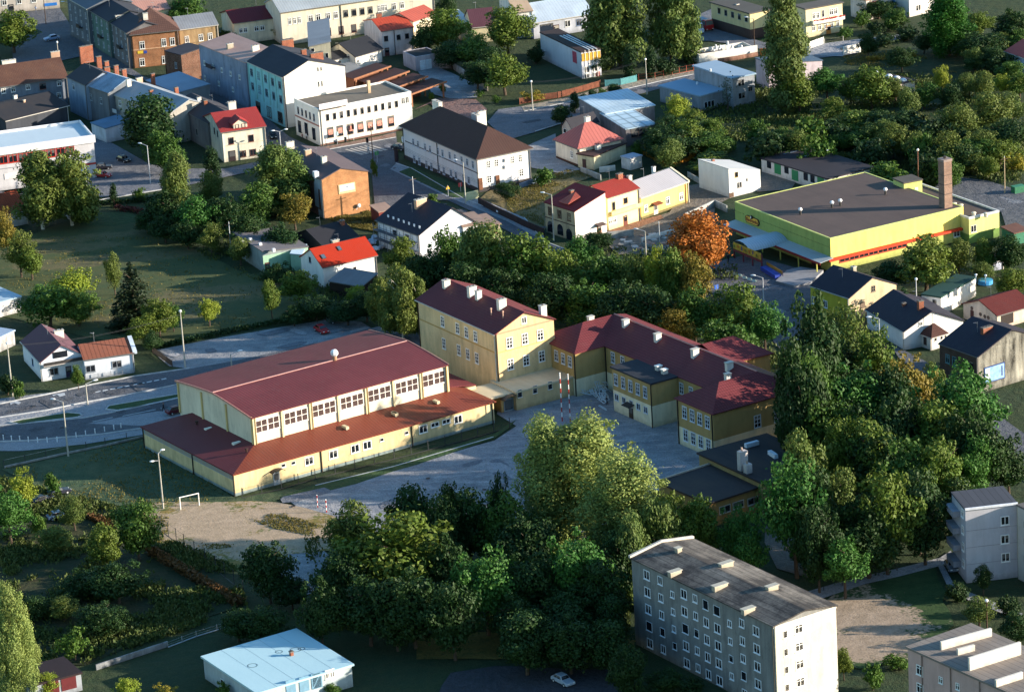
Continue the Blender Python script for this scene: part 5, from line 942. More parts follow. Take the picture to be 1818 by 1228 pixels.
chimney(B, ('f', 572, 890), 1.1, 1.5, .8, 'g'); sky_light(B, ('f', 490, 1018), .9, 1.2); sky_light(B, ('f', 605, 997), .8, 1.2); rowwin(B, 'S', 1, ('f', 397, 1032), None, .9, 1.3, 'd', '8898a8'); rowwin(B, 'F', 1, ('f', 712, 1100), None, .6, 1.1, 'd', '6a6460')
B = bld('shed', 'dark timber shed with grey roof in front of the red roofed white house', 'shed', z6(1165, 680), 2.6, R=z6(1490, 735), ly=5, roof=('sy', 1.2, .2), wall=flatm('2a2220'), rm=felt('7c7c80'))
B = bld('ruin', 'broken dark brick wall with brick pier against the white house gable', 'ruin', z6(1000, 560), 2.8, R=z6(1110, 590), ly=1.2, roof=('edge', 0, 0), wall=DBR, rm=brick('5a3c30', '6a4a3c'))
B = bld('outbuilding', 'grey and mint green outbuilding with long felt roof at the meadow edge', 'outbuilding', z6(488, 382), 4.5, L=z6(190, 190), lx=10, roof=('sx', -.8, .15), wall=plaster('8a9494', .12), rm=felt('6a6668', '54525a'))
MB().box(0, B.lx, -.025, -.003, 0, 3.6).build('front_render', plaster('9cc0a4', .1), B.o); door(B, 'F', z6(532, 450), 1, 2.1, '5a2820')
for t in (z6(290, 262), z6(465, 285), z6(600, 342), z6(365, 238)): q = loc2(B, P(t, 5.2)); MB().box(-.3, .3, -.3, .3, 0, .7).build('roof_vent', flatm('d4d4d8'), B.o, (q.x, q.y, 4.4))
B = bld('shed', 'pale blue roofed lean-to between green outbuilding and red roofed house', 'shed', z6(770, 405), 3.6, R=z6(882, 402), ly=7, roof=('sx', -.3, .1), wall=plaster('9cc0a4', .1), rm=felt('a8c0d0'))
B = bld('barn', 'dark low barn with black roofs behind the red roofed white house', 'barn', z6(1090, 320), 3, R=z6(1450, 225), ly=11, roof=('gx', 2.2, .2), wall=flatm('2c2a2c'), rm=felt('26262c', '1c1c22'))
chimney(B, z6(1290, 60), 1.6, .8, .8, 'b')
B = bld('house', 'white house with large navy roof and scaffolding on its shaded side', 'house', zb(935, 828), 5.6, L=zb(592, 645), lx=13.5, yaw=35, roof=('gy', 3.9, .4), fr=.62, wall=plaster('d0d4dc', .08), rm=NAVY)
HS = B; rowwin(B, 'S', 2, zb(675, 815), zb(810, 870), 1.4, 1.6, 'd', '8a8e98'); chimney(B, zb(945, 440), 1.4, 2.6, .9, 'p')
for k in range(7): q = MB().box(-.06, .06, -.25, .25, 0, .7).build('snow_guard', flatm('d8dce4'), B.o, (1.2, 1.5+k*B.ly/8, 6.2))
B = bld('house_wing', 'white wing with flat tan roof attached to the scaffolded house', 'house', zb(1405, 745), 5.0, L=zb(1172, 652), R=zb(1672, 722), roof=('edge', 0, .25), wall=plaster('e4e2de', .06), rm=TAN)
B = bld('house_wing', 'open sided tan roofed porch at the street end of the white wing', 'porch', zb(1700, 735), 4.4, R=zb(1800, 718), ly=8, roof=('edge', 0, .3), wall=plaster('b4a494', .1), rm=TAN)
rowwin(B, 'F', 1, zb(1740, 770), None, 1.6, 1.8, 'v', '8a6a54')
B = bld('shed', 'small brick red shed with brown roof beside the orange gable house', 'shed', zb(500, 590), 2.6, R=zb(650, 560), ly=4, roof=('sy', .5, .2), wall=plaster('7c3a34'), rm=TAN)
# scaffolding in front of the shaded wall
SF = empty('scaffolding', 'steel pole scaffolding against the shaded wall of the navy roofed house', 'scaffolding', HS.o.location[:], HS.yw)
for k in range(7):
    y = .3+k*(HS.ly-.6)/6
    for x in (-.4, -1.4): MB().tube((x, y, 0), (x, y, 5.4), .06, n=5).build('pole', flatm('5a6470'), SF)
for z in (1.9, 3.8): MB().box(-1.5, -.35, .1, HS.ly-.1, z, z+.08).build('deck', flatm('5a5a60'), SF); MB().tube((-1.45, .1, z+1), (-1.45, HS.ly-.1, z+1), .05, n=5).build('rail', flatm('5a6470'), SF)
B = bld('shop_house', 'half white half stone house with maroon roof and arched shop windows', 'house', ('g', 475, 697), 6.45, L=('g', 263, 632), R=('g', 693, 638), roof=('sx', 2.3, .15), wall=plaster('e6e2da', .05), rm=metal_roof('66262c', .45, .55, .08, .35, None, .45))
MB().box(-.03, -.003, 0, B.ly, 0, 6.4).build('front_stone', plaster('b8a888', .2), B.o); band(B, 'S', 3.3, .2, '3a2826'); rowwin(B, 'S', 3, ('g', 303, 687), ('g', 437, 735), 1.3, 1.7, 't', '5a3c34')
for x, y in ((307, 800), (375, 822), (438, 855)):
    u, z = onface(B, 'S', ('g', x, y)); ar = MB(); pts = [(-.05, -1., -1.1), (-.05, 1., -1.1)]+[(-.05, 1.*math.cos(t), .3+1.*math.sin(t)) for t in [math.pi*i/8 for i in range(9)]]
    ar.poly(pts).build('arched_window', glass('20242c'), B.o, (0, u, z-.05))
chimney(B, ('g', 452, 542), 1.2, .8, .7, 'b'); q = MB().slab([[(-.5, -1.6, 0), (2.8, -1.6, .9), (2.8, 0, 1.6), (-.5, 0, -.1)], [(2.8, 1.6, .9), (-.5, 1.6, 0), (-.5, 0, -.1), (2.8, 0, 1.6)]], .1).build('dormer_roof', metal_roof('a8564a', .45), B.o, (1.2, B.ly*.45, 7.4))
door(B, 'F', ('g', 648, 825), 1.1, 2.2, '7a4c30', '4a3a38')
B = bld('house', 'cream house with brick red roof and long balcony between two neighbours', 'house', ('g', 705, 600), 7.1, R=('g', 925, 532), ly=9, roof=('gx', 1.8, .2), wall=plaster('ead9a4', .06), rm=metal_roof('8c3630', .45, .55, .08, .35, None, .45))
rowwin(B, 'F', 1, ('g', 748, 655), None, .9, 1.9, 'd', 'b8a070'); rowwin(B, 'F', 1, ('g', 832, 617), None, 1.2, 1.3, 'd', 'b0886a'); door(B, 'F', ('g', 832, 760), 1.1, 2.2, '6a3428'); q = MB().box(0, B.lx, -1.1, -.01, 3.3, 3.5).build('balcony', plaster('e2c878'), B.o); MB().box(0, B.lx, -1.12, -1.06, 3.5, 4.3).build('railing', flatm('d8c888'), q)
rowwin(B, 'F', 2, ('g', 725, 765), ('g', 755, 750), .9, 1.1, 't'); chimney(B, ('g', 788, 425), 1.3, 1.3, .8, 'b'); chimney(B, ('g', 858, 440), 1.2, .9, .7, 'w')
B = bld('house', 'low yellow house with light grey ribbed roof and brown door canopy', 'house', ('g', 938, 602), 4.6, R=('g', 1272, 486), ly=10, roof=('gx', 2.1, .15), wall=plaster('d6c074', .08), rm=metal_roof('a4a2a8', .6, .4, .06, .4), base=(.5, '8a7c50'))
rowwin(B, 'F', 1, ('g', 975, 672), None, 1.1, 1.6, 't'); rowwin(B, 'F', 1, ('g', 1127, 617), None, 1.2, 1.6, 't'); rowwin(B, 'F', 1, ('g', 1222, 587), None, 1.2, 1.6, 't'); door(B, 'F', ('g', 1043, 665), 1.3, 2.2, 'c8c4b8', '7a4030')
MB().slab([[(B.lx-.2, -.2, 4.95), (B.lx+.25, -.2, 4.95), (B.lx+.25, 5, 7.1), (B.lx-.2, 5, 7.1)], [(B.lx-.2, 5, 7.1), (B.lx+.25, 5, 7.1), (B.lx+.25, 10.2, 4.95), (B.lx-.2, 10.2, 4.95)]], .3).build('verge_wall', plaster('d8ccb0'), B.o)
chimney(B, ('g', 1028, 378), 1.3, .7, .6, 'w', 6); MB().box(B.lx-1.1, B.lx-.9, -.15, -.01, 0, 4.6).build('downpipe', flatm('8a5a30'), B.o)
# --- left road house
B = bld('house', 'white gabled house with plum roof and triangular balcony window', 'house', ('i', 287, 366), 3.9, L=('i', 168, 218), R=('i', 582, 312), roof=('gy', 2.6, .3), wall=plaster('d8dce4', .05), rm=metal_roof('644850', .5, .6, .1, .2))
rowwin(B, 'F', 1, ('i', 378, 432), None, 1.8, 1.5, 'v', '9aa0a8'); door(B, 'F', ('i', 482, 432), 1.1, 2.2, '2c2440'); panel(B, 'F', ('i', 422, 312), 2.8, 1.2, glass('242830'), 'attic_window'); q = MB().box(.2, B.lx-.2, -1.1, -.01, 3.1, 3.25).build('balcony', flatm('b8b0ac'), B.o); MB().box(.2, B.lx-.2, -1.1, -1.05, 3.25, 3.9).build('railing', flatm('3a3838'), q)
rowwin(B, 'S', 1, ('i', 230, 365), None, 1, 1.4, 'd', '6a80a8'); chimney(B, ('i', 410, 140), 1.2, 1.8, .8, 'w')
B = bld('house_wing', 'low white wing with rusty ribbed roof attached to the plum roofed house', 'house', ('i', 590, 352), 3.75, R=('i', 935, 302), ly=9, roof=('gx', 1.6, .2), wall=plaster('d4dae4', .06), rm=metal_roof('8a5644', .8, .5, .15, .5))
rowwin(B, 'F', 1, ('i', 635, 412), None, 1.9, 1.4, 'v', '8a9098'); rowwin(B, 'F', 1, ('i', 820, 380), None, 1.9, 1.4, 'v', '8a9098')
MB().slab([[(B.lx-.1, -.2, 4.1), (B.lx+.7, -.2, 4.1), (B.lx+.7, 4.5, 5.8), (B.lx-.1, 4.5, 5.8)]], .5).build('verge_wall', plaster('c4d0dc'), B.o)
B = bld('shed', 'white shed with pale blue roof at the left edge above the house drive', 'shed', (-14, 541), 3, R=(36.7, 527.7), ly=12, roof=('edge', 0, .2), wall=plaster('d4d4d4', .3), rm=felt('a4bccc'), group='sheds at the left edge')
B = bld('shed', 'lower pale roofed shed at the left edge beside the plum roofed house', 'shed', (-14, 606), 2.8, R=(25, 588), ly=10, roof=('edge', 0, .2), wall=plaster('b4b4b4', .3), rm=felt('98acc4'), group='sheds at the left edge')
# --- foreground
B = bld('workshop', 'low building with smooth pale turquoise roof at the bottom edge', 'workshop', (457, 1231), 3.4, L=(373, 1164), R=(617.5, 1177), roof=('edge', 0, .3), wall=plaster('a8b4b8', .1), rm=felt('a9c9d2', '9cbfca', .5))
rowwin(B, 'F', 1, ('n', 1675, 1135), None, 1.3, 1.3, 'v'); rowwin(B, 'F', 2, ('o', 80, 1148), ('o', 98, 1143), .9, 1.4, 'v')
for t in (('n', 1480, 1200), ('n', 1548, 1185), ('n', 1615, 1168), ('o', 28, 1175)): panel(B, 'F', t, 1.6, 2.4, flatm('6a90a8'), 'door')
chimney(B, ('n', 1483, 1018), 1., .5, .5, 'b', 3.4); rowwin(B, 'S', 1, ('n', 1132, 1180), None, .9, 1.2, 'd')
for t, rr in ((('n', 1285, 1090), .8), (('n', 1505, 1010), .9), (('n', 1535, 1005), .6), (('n', 1420, 1020), .6)):
    q = loc2(B, P(t, 3.75)); m = MB(); k = 14
    for i in range(k):
        a0, a1 = 6.283*i/k, 6.283*(i+1)/k; m.poly([(rr*math.cos(a0), rr*math.sin(a0), 0), (rr*math.cos(a1), rr*math.sin(a1), 0), ((rr-.16)*math.cos(a1), (rr-.16)*math.sin(a1), 0), ((rr-.16)*math.cos(a0), (rr-.16)*math.sin(a0), 0)])
    m.build('tar_ring', flatm('5a7078'), B.o, (q.x, q.y, 3.712))
for x in (3.2, 6.4, 9.6, 12.8): MB().box(x, x+.08, -.28, B.ly+.28, 3.7, 3.708).build('roof_seam', flatm('8aa8b2'), B.o) if x < B.lx else None
B = bld('garage', 'dark garage with maroon doors in the bottom left gardens', 'garage', ('n', 175, 1196), 2.7, R=('n', 412, 1134), ly=7, roof=('edge', 0, .2), wall=plaster('9aa0a8'), rm=felt('2c2024'))
for t in (('n', 262, 1205), ('n', 350, 1180)): panel(B, 'F', t, 2.4, 2.1, flatm('5a2024'), 'garage_door')
B = bld('apartment_block', 'long grey five storey apartment block with patched flat roof in the foreground', 'apartment block', (1373, 1112), 14, L=(1124, 990), R=(1483, 1075), roof=('gy', .9, .25), wall=plaster('868684', .2), rm=felt('8c857c', '3c3836', 1.3, 1.15))
AP = B; MB().box(.02, B.lx, -.03, -.003, 0, 13.9).build('end_render', plaster('cdc8bc', .12), B.o)
for x, y, w_, h_, off in ((122, 705, 1.5, 1.5, 0), (182, 730, 1.2, 1.35, 0), (237, 792, 1., 1.1, 0), (288, 790, 1.5, 1.5, 0), (338, 810, 1.1, 1.3, 0), (385, 838, 1.3, 1.5, 0), (435, 865, 1.5, 1.5, 0), (493, 922, 1., 1.1, 0), (547, 920, 1.2, 1.35, 0), (611, 955, 1.5, 1.5, 0)):
    u, z = onface(B, 'S', ('p', x, y))
    for k in range(5):
        zz = z-2.78*k
        if zz > .8: gen_window(B, 'S', u, zz, w_, h_, 'v' if (int(x)+k) % 5 else 'd', 'dcdfe4')
for k in range(5):
    for t, w_, h_ in ((('p', 800, 945), 1.5, 1.4), (('p', 740, 970), .7, 1.1)): u, z = onface(B, 'F', t); gen_window(B, 'F', u, z-2.78*k, w_, h_, 't' if w_ > 1 else 'd')
panel(B, 'S', ('p', 237, 1150), 2.6, 2.4, flatm('2a1c1a'), 'entrance', .2); band(B, 'F', 13.7, .3, 'dcd8cc', name='coping'); pipe(B, 'S', .1, col='5a5850'); pipe(B, 'F', .2, col='c8c0a8')
for x, y, w_ in ((262, 586, .8), (245, 668, 2.), (475, 645, 2.2), (447, 735, 2.4), (680, 750, 1.8), (573, 832, 2.0)):
    q = loc2(B, P(('p', x, y), 15.6)); z = roofz(B, q.x, q.y); m = MB().box(-w_/2, w_/2, -.4, .4, 0, .8).build('vent_stack', plaster('c4b8a4'), B.o, (q.x, q.y, z)); MB().box(-w_/2-.12, w_/2+.12, -.52, .52, .8, .92).build('cap', flatm('a8a498'), m)
MB().slab([[(-.3, B.ly-.1, 14.5), (B.lx*.5, B.ly-.1, 15.4), (B.lx*.5, B.ly+.35, 15.4), (-.3, B.ly+.35, 14.5)], [(B.lx*.5, B.ly-.1, 15.4), (B.lx+.3, B.ly-.1, 14.5), (B.lx+.3, B.ly+.35, 14.5), (B.lx*.5, B.ly+.35, 15.4)]], .35).build('parapet', plaster('cfc8bc'), B.o)
B = bld('apartment_block', 'pale four storey apartment block with balconies behind the lawn at the right', 'apartment block', ('p', 1545, 417), 12.2, L=('p', 1485, 342), R=('p', 1775, 390), roof=('edge', 0, .1), wall=plaster('b4b4bc', .08), rm=felt('4a4c54', '3c3e46', .5, 1.1), group='balcony apartment blocks at the right edge')

for t in (('p', 1722, 462), ('p', 1722, 545), ('p', 1725, 626)): rowwin(B, 'F', 1, t, None, 1.4, 1.5, 'v')
for z in (3.1, 5.9, 8.7): MB().box(-.04, B.lx, -.035, -.002, z, z+.06).build('panel_joint', flatm('86868e'), B.o)
for z in (1.6, 4.4, 7.2, 10): q = MB().box(-1.2, -.01, 3, 7, z, z+.95).build('balcony', plaster('8e929c'), B.o); gen_window(B, 'S', 1.5, z+1.2, 1.1, 1.4)
MB().box(-.1, B.lx+.1, -.25, -.02, 12.25, 12.6).build('roof_edge', flatm('d8dce4'), B.o)
B = bld('apartment_block', 'second balcony block stepping forward at the right picture edge', 'apartment block', (1862, 926), 12.2, L=(1806, 898), lx=11, roof=('edge', 0, .1), wall=plaster('b8b4ac', .08), rm=felt('6a6460', '4c4a4c', .5, 1.1), group='balcony apartment blocks at the right edge')
for z in (1.6, 4.4, 7.2, 10): q = MB().box(-1.2, -.01, 1, 5, z, z+.95).build('balcony', plaster('9a9c94'), B.o)
B = bld('apartment_block', 'pink rendered block with stepped white fire walls on its roof at bottom right', 'apartment block', (1875, 1268), 14, L=(1604, 1153), R=(1992, 1226), roof=('edge', 0, .25), wall=plaster('c0a098', .1), rm=felt('8a8078', '6c6560', .8, 1.1))
for t, n_ in (((1633, 1189), 4), ((1670.5, 1206.5), 1), ((1700.5, 1217.8), 1)):
    u, z = onface(B, 'S', t)
    for k in range(n_): gen_window(B, 'S', u, z-2.78*k, 1.4 if n_ > 1 else .8, 1.5 if n_ > 1 else 1., 't')
for v in (3., 9., 15, 21): pipe(B, 'S', B.ly-v, col='8a7870')
def firewall(B, a, b_, hh, z):
    p, q = loc2(B, P(a, z)), loc2(B, P(b_, z)); o = MB().box(0, (q-p).length, -.2, .2, 0, hh).build('fire_wall', plaster('e0d8cc', .06), B.o, (p.x, p.y, z-hh), math.atan2(q.y-p.y, q.x-p.x)); return o
for a, b_, hh in ((zr5(222, 945), zr5(505, 868), 1.2), (zr5(315, 985), zr5(410, 960), .9), (zr5(380, 1035), zr5(668, 945), 1.9), (zr5(530, 1160), zr5(680, 1112), 1.)): firewall(B, a, b_, hh, 14.3+hh)
B = bld('kindergarten', 'low ochre pavilion with large dark flat roof below the school yard', 'pavilion', ('p', 402, 388), 4.2, L=('p', 172, 296), R=('p', 640, 312), roof=('edge', 0, .35), wall=plaster('9c8250', .12), rm=felt('2e2a2e', '4c4038', .6))
rowwin(B, 'F', 2, ('p', 470, 410), ('p', 530, 392), 2.4, 1.3, 'v', 'a8a8a0'); rowwin(B, 'F', 1, ('p', 600, 372), None, 2.8, 1.3, 'v', 'a8a8a0')
MB().box(-.35, B.lx+.35, B.ly+.1, B.ly+.38, 4.5, 4.75).build('roof_edge', flatm('b8a898'), B.o)
B = bld('kindergarten', 'higher dark flat roofed pavilion wing with white double chimney beside the school', 'pavilion', ('p', 652, 304), 5.4, L=('p', 386, 158), lx=14, yaw=31, roof=('edge', 0, .3), wall=plaster('988458', .12), rm=felt('24242a', '4a3c34', .6))
for t, w_, hh in ((('p', 548, 150), 1.5, 3.4), (('p', 572, 208), 1.1, 1.6)): q = loc2(B, P(t, 5.7+hh)); m = MB().box(-w_/2, w_/2, -.5, .5, 0, hh).build('chimney', plaster('d0c8c4'), B.o, (q.x, q.y, 5.68)); MB().tube((-.1, 0, hh), (-.1, 0, hh+.6), .18).build('flue', flatm('b8a090'), m)
for t, rz in ((('p', 590, 112), 0), (('p', 685, 158), 1.4)): q = loc2(B, P(t, 6.4)); MB().box(-1.3, 1.3, -.35, .35, 0, .7).build('roof_vent', flatm('c4ccd8'), B.o, (q.x, q.y, 5.7), rz)
# ------------------------------------------------------------------ trees
def crown_mesh(name, seed, kind):
    """leaf clusters scattered over many lobes; returns mesh at real size"""
    r = np.random.default_rng(seed)
    R, Hv, zc, nl, lr, card, per, droop, up = KP[kind]; nl = int(nl)
    L = []
    if kind.startswith('spruce'):
        for i in range(15):
            t = i/15; rad = R*(1-t)**.85+.15; z = zc-Hv+2*Hv*t
            for k in range(max(4, int(11*(1-t)+3))):
                a = r.uniform(0, 6.283); L.append((rad*.55*math.cos(a), rad*.55*math.sin(a), z-rad*.12, rad*.55, .45, a))
    elif kind.startswith('thuja'):
        for i in range(26):
            t = r.uniform(0, 1); rad = R*math.sin(math.pi*min(1, (1-t)*.62+.08))**.8; a = r.uniform(0, 6.283); L.append((rad*.55*math.cos(a), rad*.55*math.sin(a), zc-Hv+2*Hv*t, lr, lr*1.5, a))
    else:
        for i in range(nl):
            v = r.normal(size=3); v /= np.linalg.norm(v); q = r.uniform(.35, .95)
            if v[2] < -.3 and not up: v[2] *= .85
            if up: v[2] = r.uniform(-1, 1); an = r.uniform(0, 6.283); v[0], v[1] = math.cos(an), math.sin(an); q = r.uniform(.25, 1)
            lim = (1.-.72*max(0, v[2])**1.4) if up else 1
            s = r.uniform(.65, 1.3); zz = zc+v[2]*Hv*(.86 if up else q*.85); L.append((v[0]*R*q*lim*.82, v[1]*R*q*lim*.82, zz, lr*s, lr*s*(1.7 if up else .85), r.uniform(0, 6.283)))
        for i in range(10 if not up else 14):                     # stray boughs that break the outline
            a = r.uniform(0, 6.283); e = r.uniform(-.35, 1.35); L.append((R*.98*math.cos(e)*math.cos(a), R*.98*math.cos(e)*math.sin(a), zc+Hv*.98*math.sin(e), lr*.42*r.uniform(.7, 1.3), lr*.5, a))
        L.append((0, 0, zc, R*.5, Hv*.55, 0))
    if not kind.startswith(('spruce', 'thuja')):
        ax, ay = r.uniform(-.22, .22, 2); bend = r.uniform(-.12, .12, 4)
        L = [(x*(1+ax+bend[0]*z/zc)+bend[1]*R*(z/zc-1), y*(1+ay+bend[2]*z/zc)+bend[3]*R*(z/zc-1), z+r.uniform(-.3, .3), a*r.uniform(.8, 1.2), b*r.uniform(.8, 1.15), g) for x, y, z, a, b, g in L]
    C_ = []; T_ = []; Nn = []
    for (x, y, z, a, b, ang) in L:
        n = max(20, int(per*a*b)); v = r.normal(size=(n, 3)); v /= np.linalg.norm(v, axis=1)[:, None]
        rr = r.uniform(.72, 1.08, n)[:, None]; rr[::5] *= 1.18; rr[::13] *= 1.2
        p = v*rr
        if kind.startswith('spruce'):
            e = p*np.array([a, a*.42, b]); ca, sa = math.cos(ang), math.sin(ang); p = np.stack([e[:, 0]*ca-e[:, 1]*sa, e[:, 0]*sa+e[:, 1]*ca, e[:, 2]-.25*np.abs(e[:, 0])], 1)
        else: p = p*np.array([a, a, b])
        p += np.array([x, y, z]); C_.append(p); Nn.append(v); T_.append(np.clip(r.uniform(0, 1)*.55+r.uniform(0, .45, n), 0, 1))
    C_ = np.concatenate(C_); Nn = np.concatenate(Nn); T_ = np.concatenate(T_); n = len(C_)
    nr = Nn*1.1+r.normal(size=(n, 3))*.5; nr /= np.linalg.norm(nr, axis=1)[:, None]
    t = r.normal(size=(n, 3))
    if droop: t = t*.35+np.array([0, 0, -1.])
    t -= nr*(t*nr).sum(1)[:, None]; t /= np.linalg.norm(t, axis=1)[:, None]+1e-9; u = np.cross(nr, t)
    s = card*r.uniform(.55, 1.25, n)[:, None]; l_ = 1.9 if droop else 1.15
    V = np.stack([C_-t*s*l_*.5, C_+u*s*.42-t*s*.05, C_+t*s*l_*.5, C_-u*s*.42+t*s*.05], 1).reshape(-1, 3)
    V[:, 2] = np.maximum(V[:, 2], .05)
    me = D.meshes.new(name); me.vertices.add(4*n); me.loops.add(4*n); me.polygons.add(n)
    me.vertices.foreach_set('co', V.astype(np.float32).ravel()); me.loops.foreach_set('vertex_index', np.arange(4*n, dtype=np.int32))
    me.polygons.foreach_set('loop_start', np.arange(0, 4*n, 4, dtype=np.int32)); me.update(calc_edges=True)
    at = me.attributes.new('tint', 'FLOAT', 'FACE'); at.data.foreach_set('value', T_.astype(np.float32))
    me.materials.append(KM[kind]); return me
#        R    Hv   zc   lobes lr  card per droop up
KP = {'round': (4.2, 4.5, 5.3, 38, 1.4, 0.381, 116, 0, 0), 'round_b': (4.2, 4.7, 5.4, 34, 1.6, 0.414, 98, 0, 0), 'dark': (4.2, 4.6, 5.3, 36, 1.5, 0.398, 110, 0, 0), 'acacia': (4.2, 4.3, 6, 28, 1.35, 0.348, 139, 0, 0),
      'yellow': (3.2, 3.3, 4, 30, 1, 0.246, 218, 0, 0), 'olive': (3.2, 3.2, 3.8, 28, 1.05, 0.246, 202, 0, 0), 'amber': (4.2, 4.6, 5.6, 36, 1.4, 0.365, 121, 0, 0), 'orange': (4.6, 4.8, 5.6, 40, 1.4, 0.348, 133, 0, 0),
      'birch': (3.4, 6.2, 7.6, 38, 1.15, 0.297, 168, 1, 1), 'willow': (4.2, 7.2, 7.8, 46, 1.35, 0.336, 142, 1, 1), 'poplar': (5, 9.6, 10, 64, 1.35, 0.297, 160, 0, 1), 'tallpoplar': (3.6, 11.6, 12, 60, 1.3, 0.323, 133, 1, 1),
      'spruce': (3.2, 6.8, 7.3, 0, 0, 0.381, 127, 0, 0), 'bluespruce': (2, 4.9, 5, 0, 0, 0.298, 173, 0, 0), 'thuja': (1.2, 2.8, 2.9, 0, 0.55, 0.249, 254, 0, 0), 'thuja_big': (3.6, 7.2, 7.4, 0, 1.7, 0.414, 104, 0, 0),
      'conegreen': (4.4, 6.9, 7.2, 60, 1.35, 0.314, 162, 0, 1), 'shrub': (1.7, 1.4, 1.3, 20, 0.62, 0.265, 231, 0, 0), 'shrub_dark': (1.7, 1.4, 1.3, 20, 0.62, 0.265, 231, 0, 0), 'shrub_yellow': (1.6, 1.5, 1.5, 18, 0.55, 0.232, 277, 0, 0)}
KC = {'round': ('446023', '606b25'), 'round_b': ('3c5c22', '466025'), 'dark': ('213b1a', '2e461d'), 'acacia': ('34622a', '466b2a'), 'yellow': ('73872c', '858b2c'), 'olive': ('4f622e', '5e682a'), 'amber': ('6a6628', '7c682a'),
      'orange': ('a35e28', 'ab6b2a'), 'birch': ('546630', '66702f'), 'willow': ('4e6632', '606d32'), 'poplar': ('76884a', '848e48'), 'tallpoplar': ('51683b', '626f37'), 'spruce': ('1f301b', '27351f'), 'bluespruce': ('4a5d57', '535e57'),
      'thuja': ('233b1f', '2a4121'), 'thuja_big': ('285927', '346025'), 'conegreen': ('2b571b', '3b6821'), 'shrub': ('3d5d23', '4e6623'), 'shrub_dark': ('21371a', '2e4421'), 'shrub_yellow': ('807c27', '89782c')}
KM = {k: leaves(c[0], .5, .2, c[1]) for k, c in KC.items()}
BARK = flatm('4a3e34', .9, .3); BIRCHB = flatm('b8b0a4', .8, .25)
def trunk_mesh(kind, seed):
    R, Hv, zc = KP[kind][:3]; rnd = random.Random(seed); b = MB(); H = zc+Hv*.3; r0 = .05*R+.06
    pts = [Vector((0, 0, -.2)), Vector((rnd.uniform(-.15, .15), rnd.uniform(-.15, .15), H*.35)), Vector((rnd.uniform(-.3, .3), rnd.uniform(-.3, .3), H*.7)), Vector((0, 0, H))]
    for i in range(3): b.tube(pts[i], pts[i+1], r0*(1-i*.28), r0*(.72-i*.26), 7)
    for k in range(6 if R > 2 else 3):
        a = k*1.05+rnd.uniform(-.3, .3); z = zc-Hv*.6+k*Hv*.2; p = Vector((0, 0, max(.3, z))); e = p+Vector((math.cos(a)*R*.6, math.sin(a)*R*.6, Hv*.35)); b.tube(p, e, r0*.4, r0*.1, 5)
    return b.mesh('trunk', BIRCHB if kind in ('birch',) else BARK)
PROTO = {}
def proto(kind, var):
    if (kind, var) not in PROTO:
        PROTO[(kind, var)] = (crown_mesh('crown', hash_(kind)+var*17, kind), trunk_mesh(kind, var))
    return PROTO[(kind, var)]
def hash_(s): return sum(ord(c)*(i+3) for i, c in enumerate(s))
_tr = random.Random(11)
CATN = {'spruce': 'conifer', 'bluespruce': 'conifer', 'thuja': 'conifer', 'thuja_big': 'tree', 'shrub': 'shrub', 'shrub_dark': 'shrub', 'shrub_yellow': 'shrub'}
NAMN = {'birch': 'birch_tree', 'willow': 'willow_tree', 'poplar': 'poplar_tree', 'tallpoplar': 'poplar_tree', 'spruce': 'spruce_tree', 'bluespruce': 'spruce_tree', 'thuja': 'thuja', 'shrub': 'shrub', 'shrub_dark': 'shrub', 'shrub_yellow': 'shrub', 'acacia': 'acacia_tree'}
def tree(kind, x, y, h, wpx, label, group=None):
    """crown top at survey point (x, y), h metres tall, crown wpx survey pixels wide"""
    R, Hv, zc = KP[kind][:3]; H0 = zc+Hv
    if x > 1360 and 530 < y < 960: h = h*1.3+(5.5 if x < 1460 and y < 800 else 3 if x < 1460 else 0)  # right grove made taller than given so that it shades the school wing
    elif kind == 'poplar': h *= 1.15
    elif 680 < x < 1300 and 400 < y < 1100 and h > 7: h *= 1.12
    p = P((x, y), h*.98); s = S((x, y+h*8)); k = wpx/2/s/R*1.1; kz = h/H0
    v = _tr.randrange(3 if kind in ('round', 'round_b', 'dark', 'shrub', 'acacia') else 2)
    c, t = proto(kind, v); o = empty(NAMN.get(kind, 'tree'), label, CATN.get(kind, 'tree'), (p.x, p.y, 0), _tr.uniform(0, 6.28), group)
    o.scale = (k*_tr.uniform(.93, 1.07), k*_tr.uniform(.93, 1.07), kz)
    place(c, 'crown', o); place(t, 'trunk', o)
    return o
T = tree
# left and town
T('round', 18, 22, 11, 92, 'big yellow green tree at the left edge of the town square')
T('dark', 262, 172, 15, 122, 'huge dark round tree standing before the sheet roofed terrace')
T('round_b', 292, 235, 10, 70, 'smaller green tree tucked under the right side of the huge dark tree')
T('birch', 64, 282, 16, 96, 'drooping birch in front of the white store, left of the pair')
T('birch', 116, 276, 16, 98, 'drooping birch in front of the white store, right of the pair')
T('amber', 6, 372, 11, 44, 'yellowing tree at the left edge above the meadow'); T('olive', 30, 412, 10, 60, 'grey green bushy tree at the left edge above the meadow'); T('round', 52, 440, 7, 56, 'low leafy tree at the left corner of the meadow')
T('yellow', 128, 476, 8, 92, 'bright yellow green tree above the plum roofed house'); T('round_b', 82, 505, 9, 100, 'broad green tree left of the bright yellow green one'); T('round', 135, 520, 7, 86, 'dense green tree directly behind the plum roofed house')
T('olive', 198, 450, 9, 36, 'thin solitary tree with bare stem on the meadow'); T('spruce', 232, 464, 14, 82, 'dark spiky spruce beside the meadow, tallest conifer on the left')
T('round', 278, 532, 8, 54, 'green tree right of the dark spiky spruce'); T('round_b', 304, 538, 6, 34, 'small tree between spruce and concrete lamp post'); T('round', 255, 560, 6, 60, 'low green tree at the foot of the dark spiky spruce'); T('dark', 268, 590, 4, 40, 'dark bush behind the wooden fence by the road')
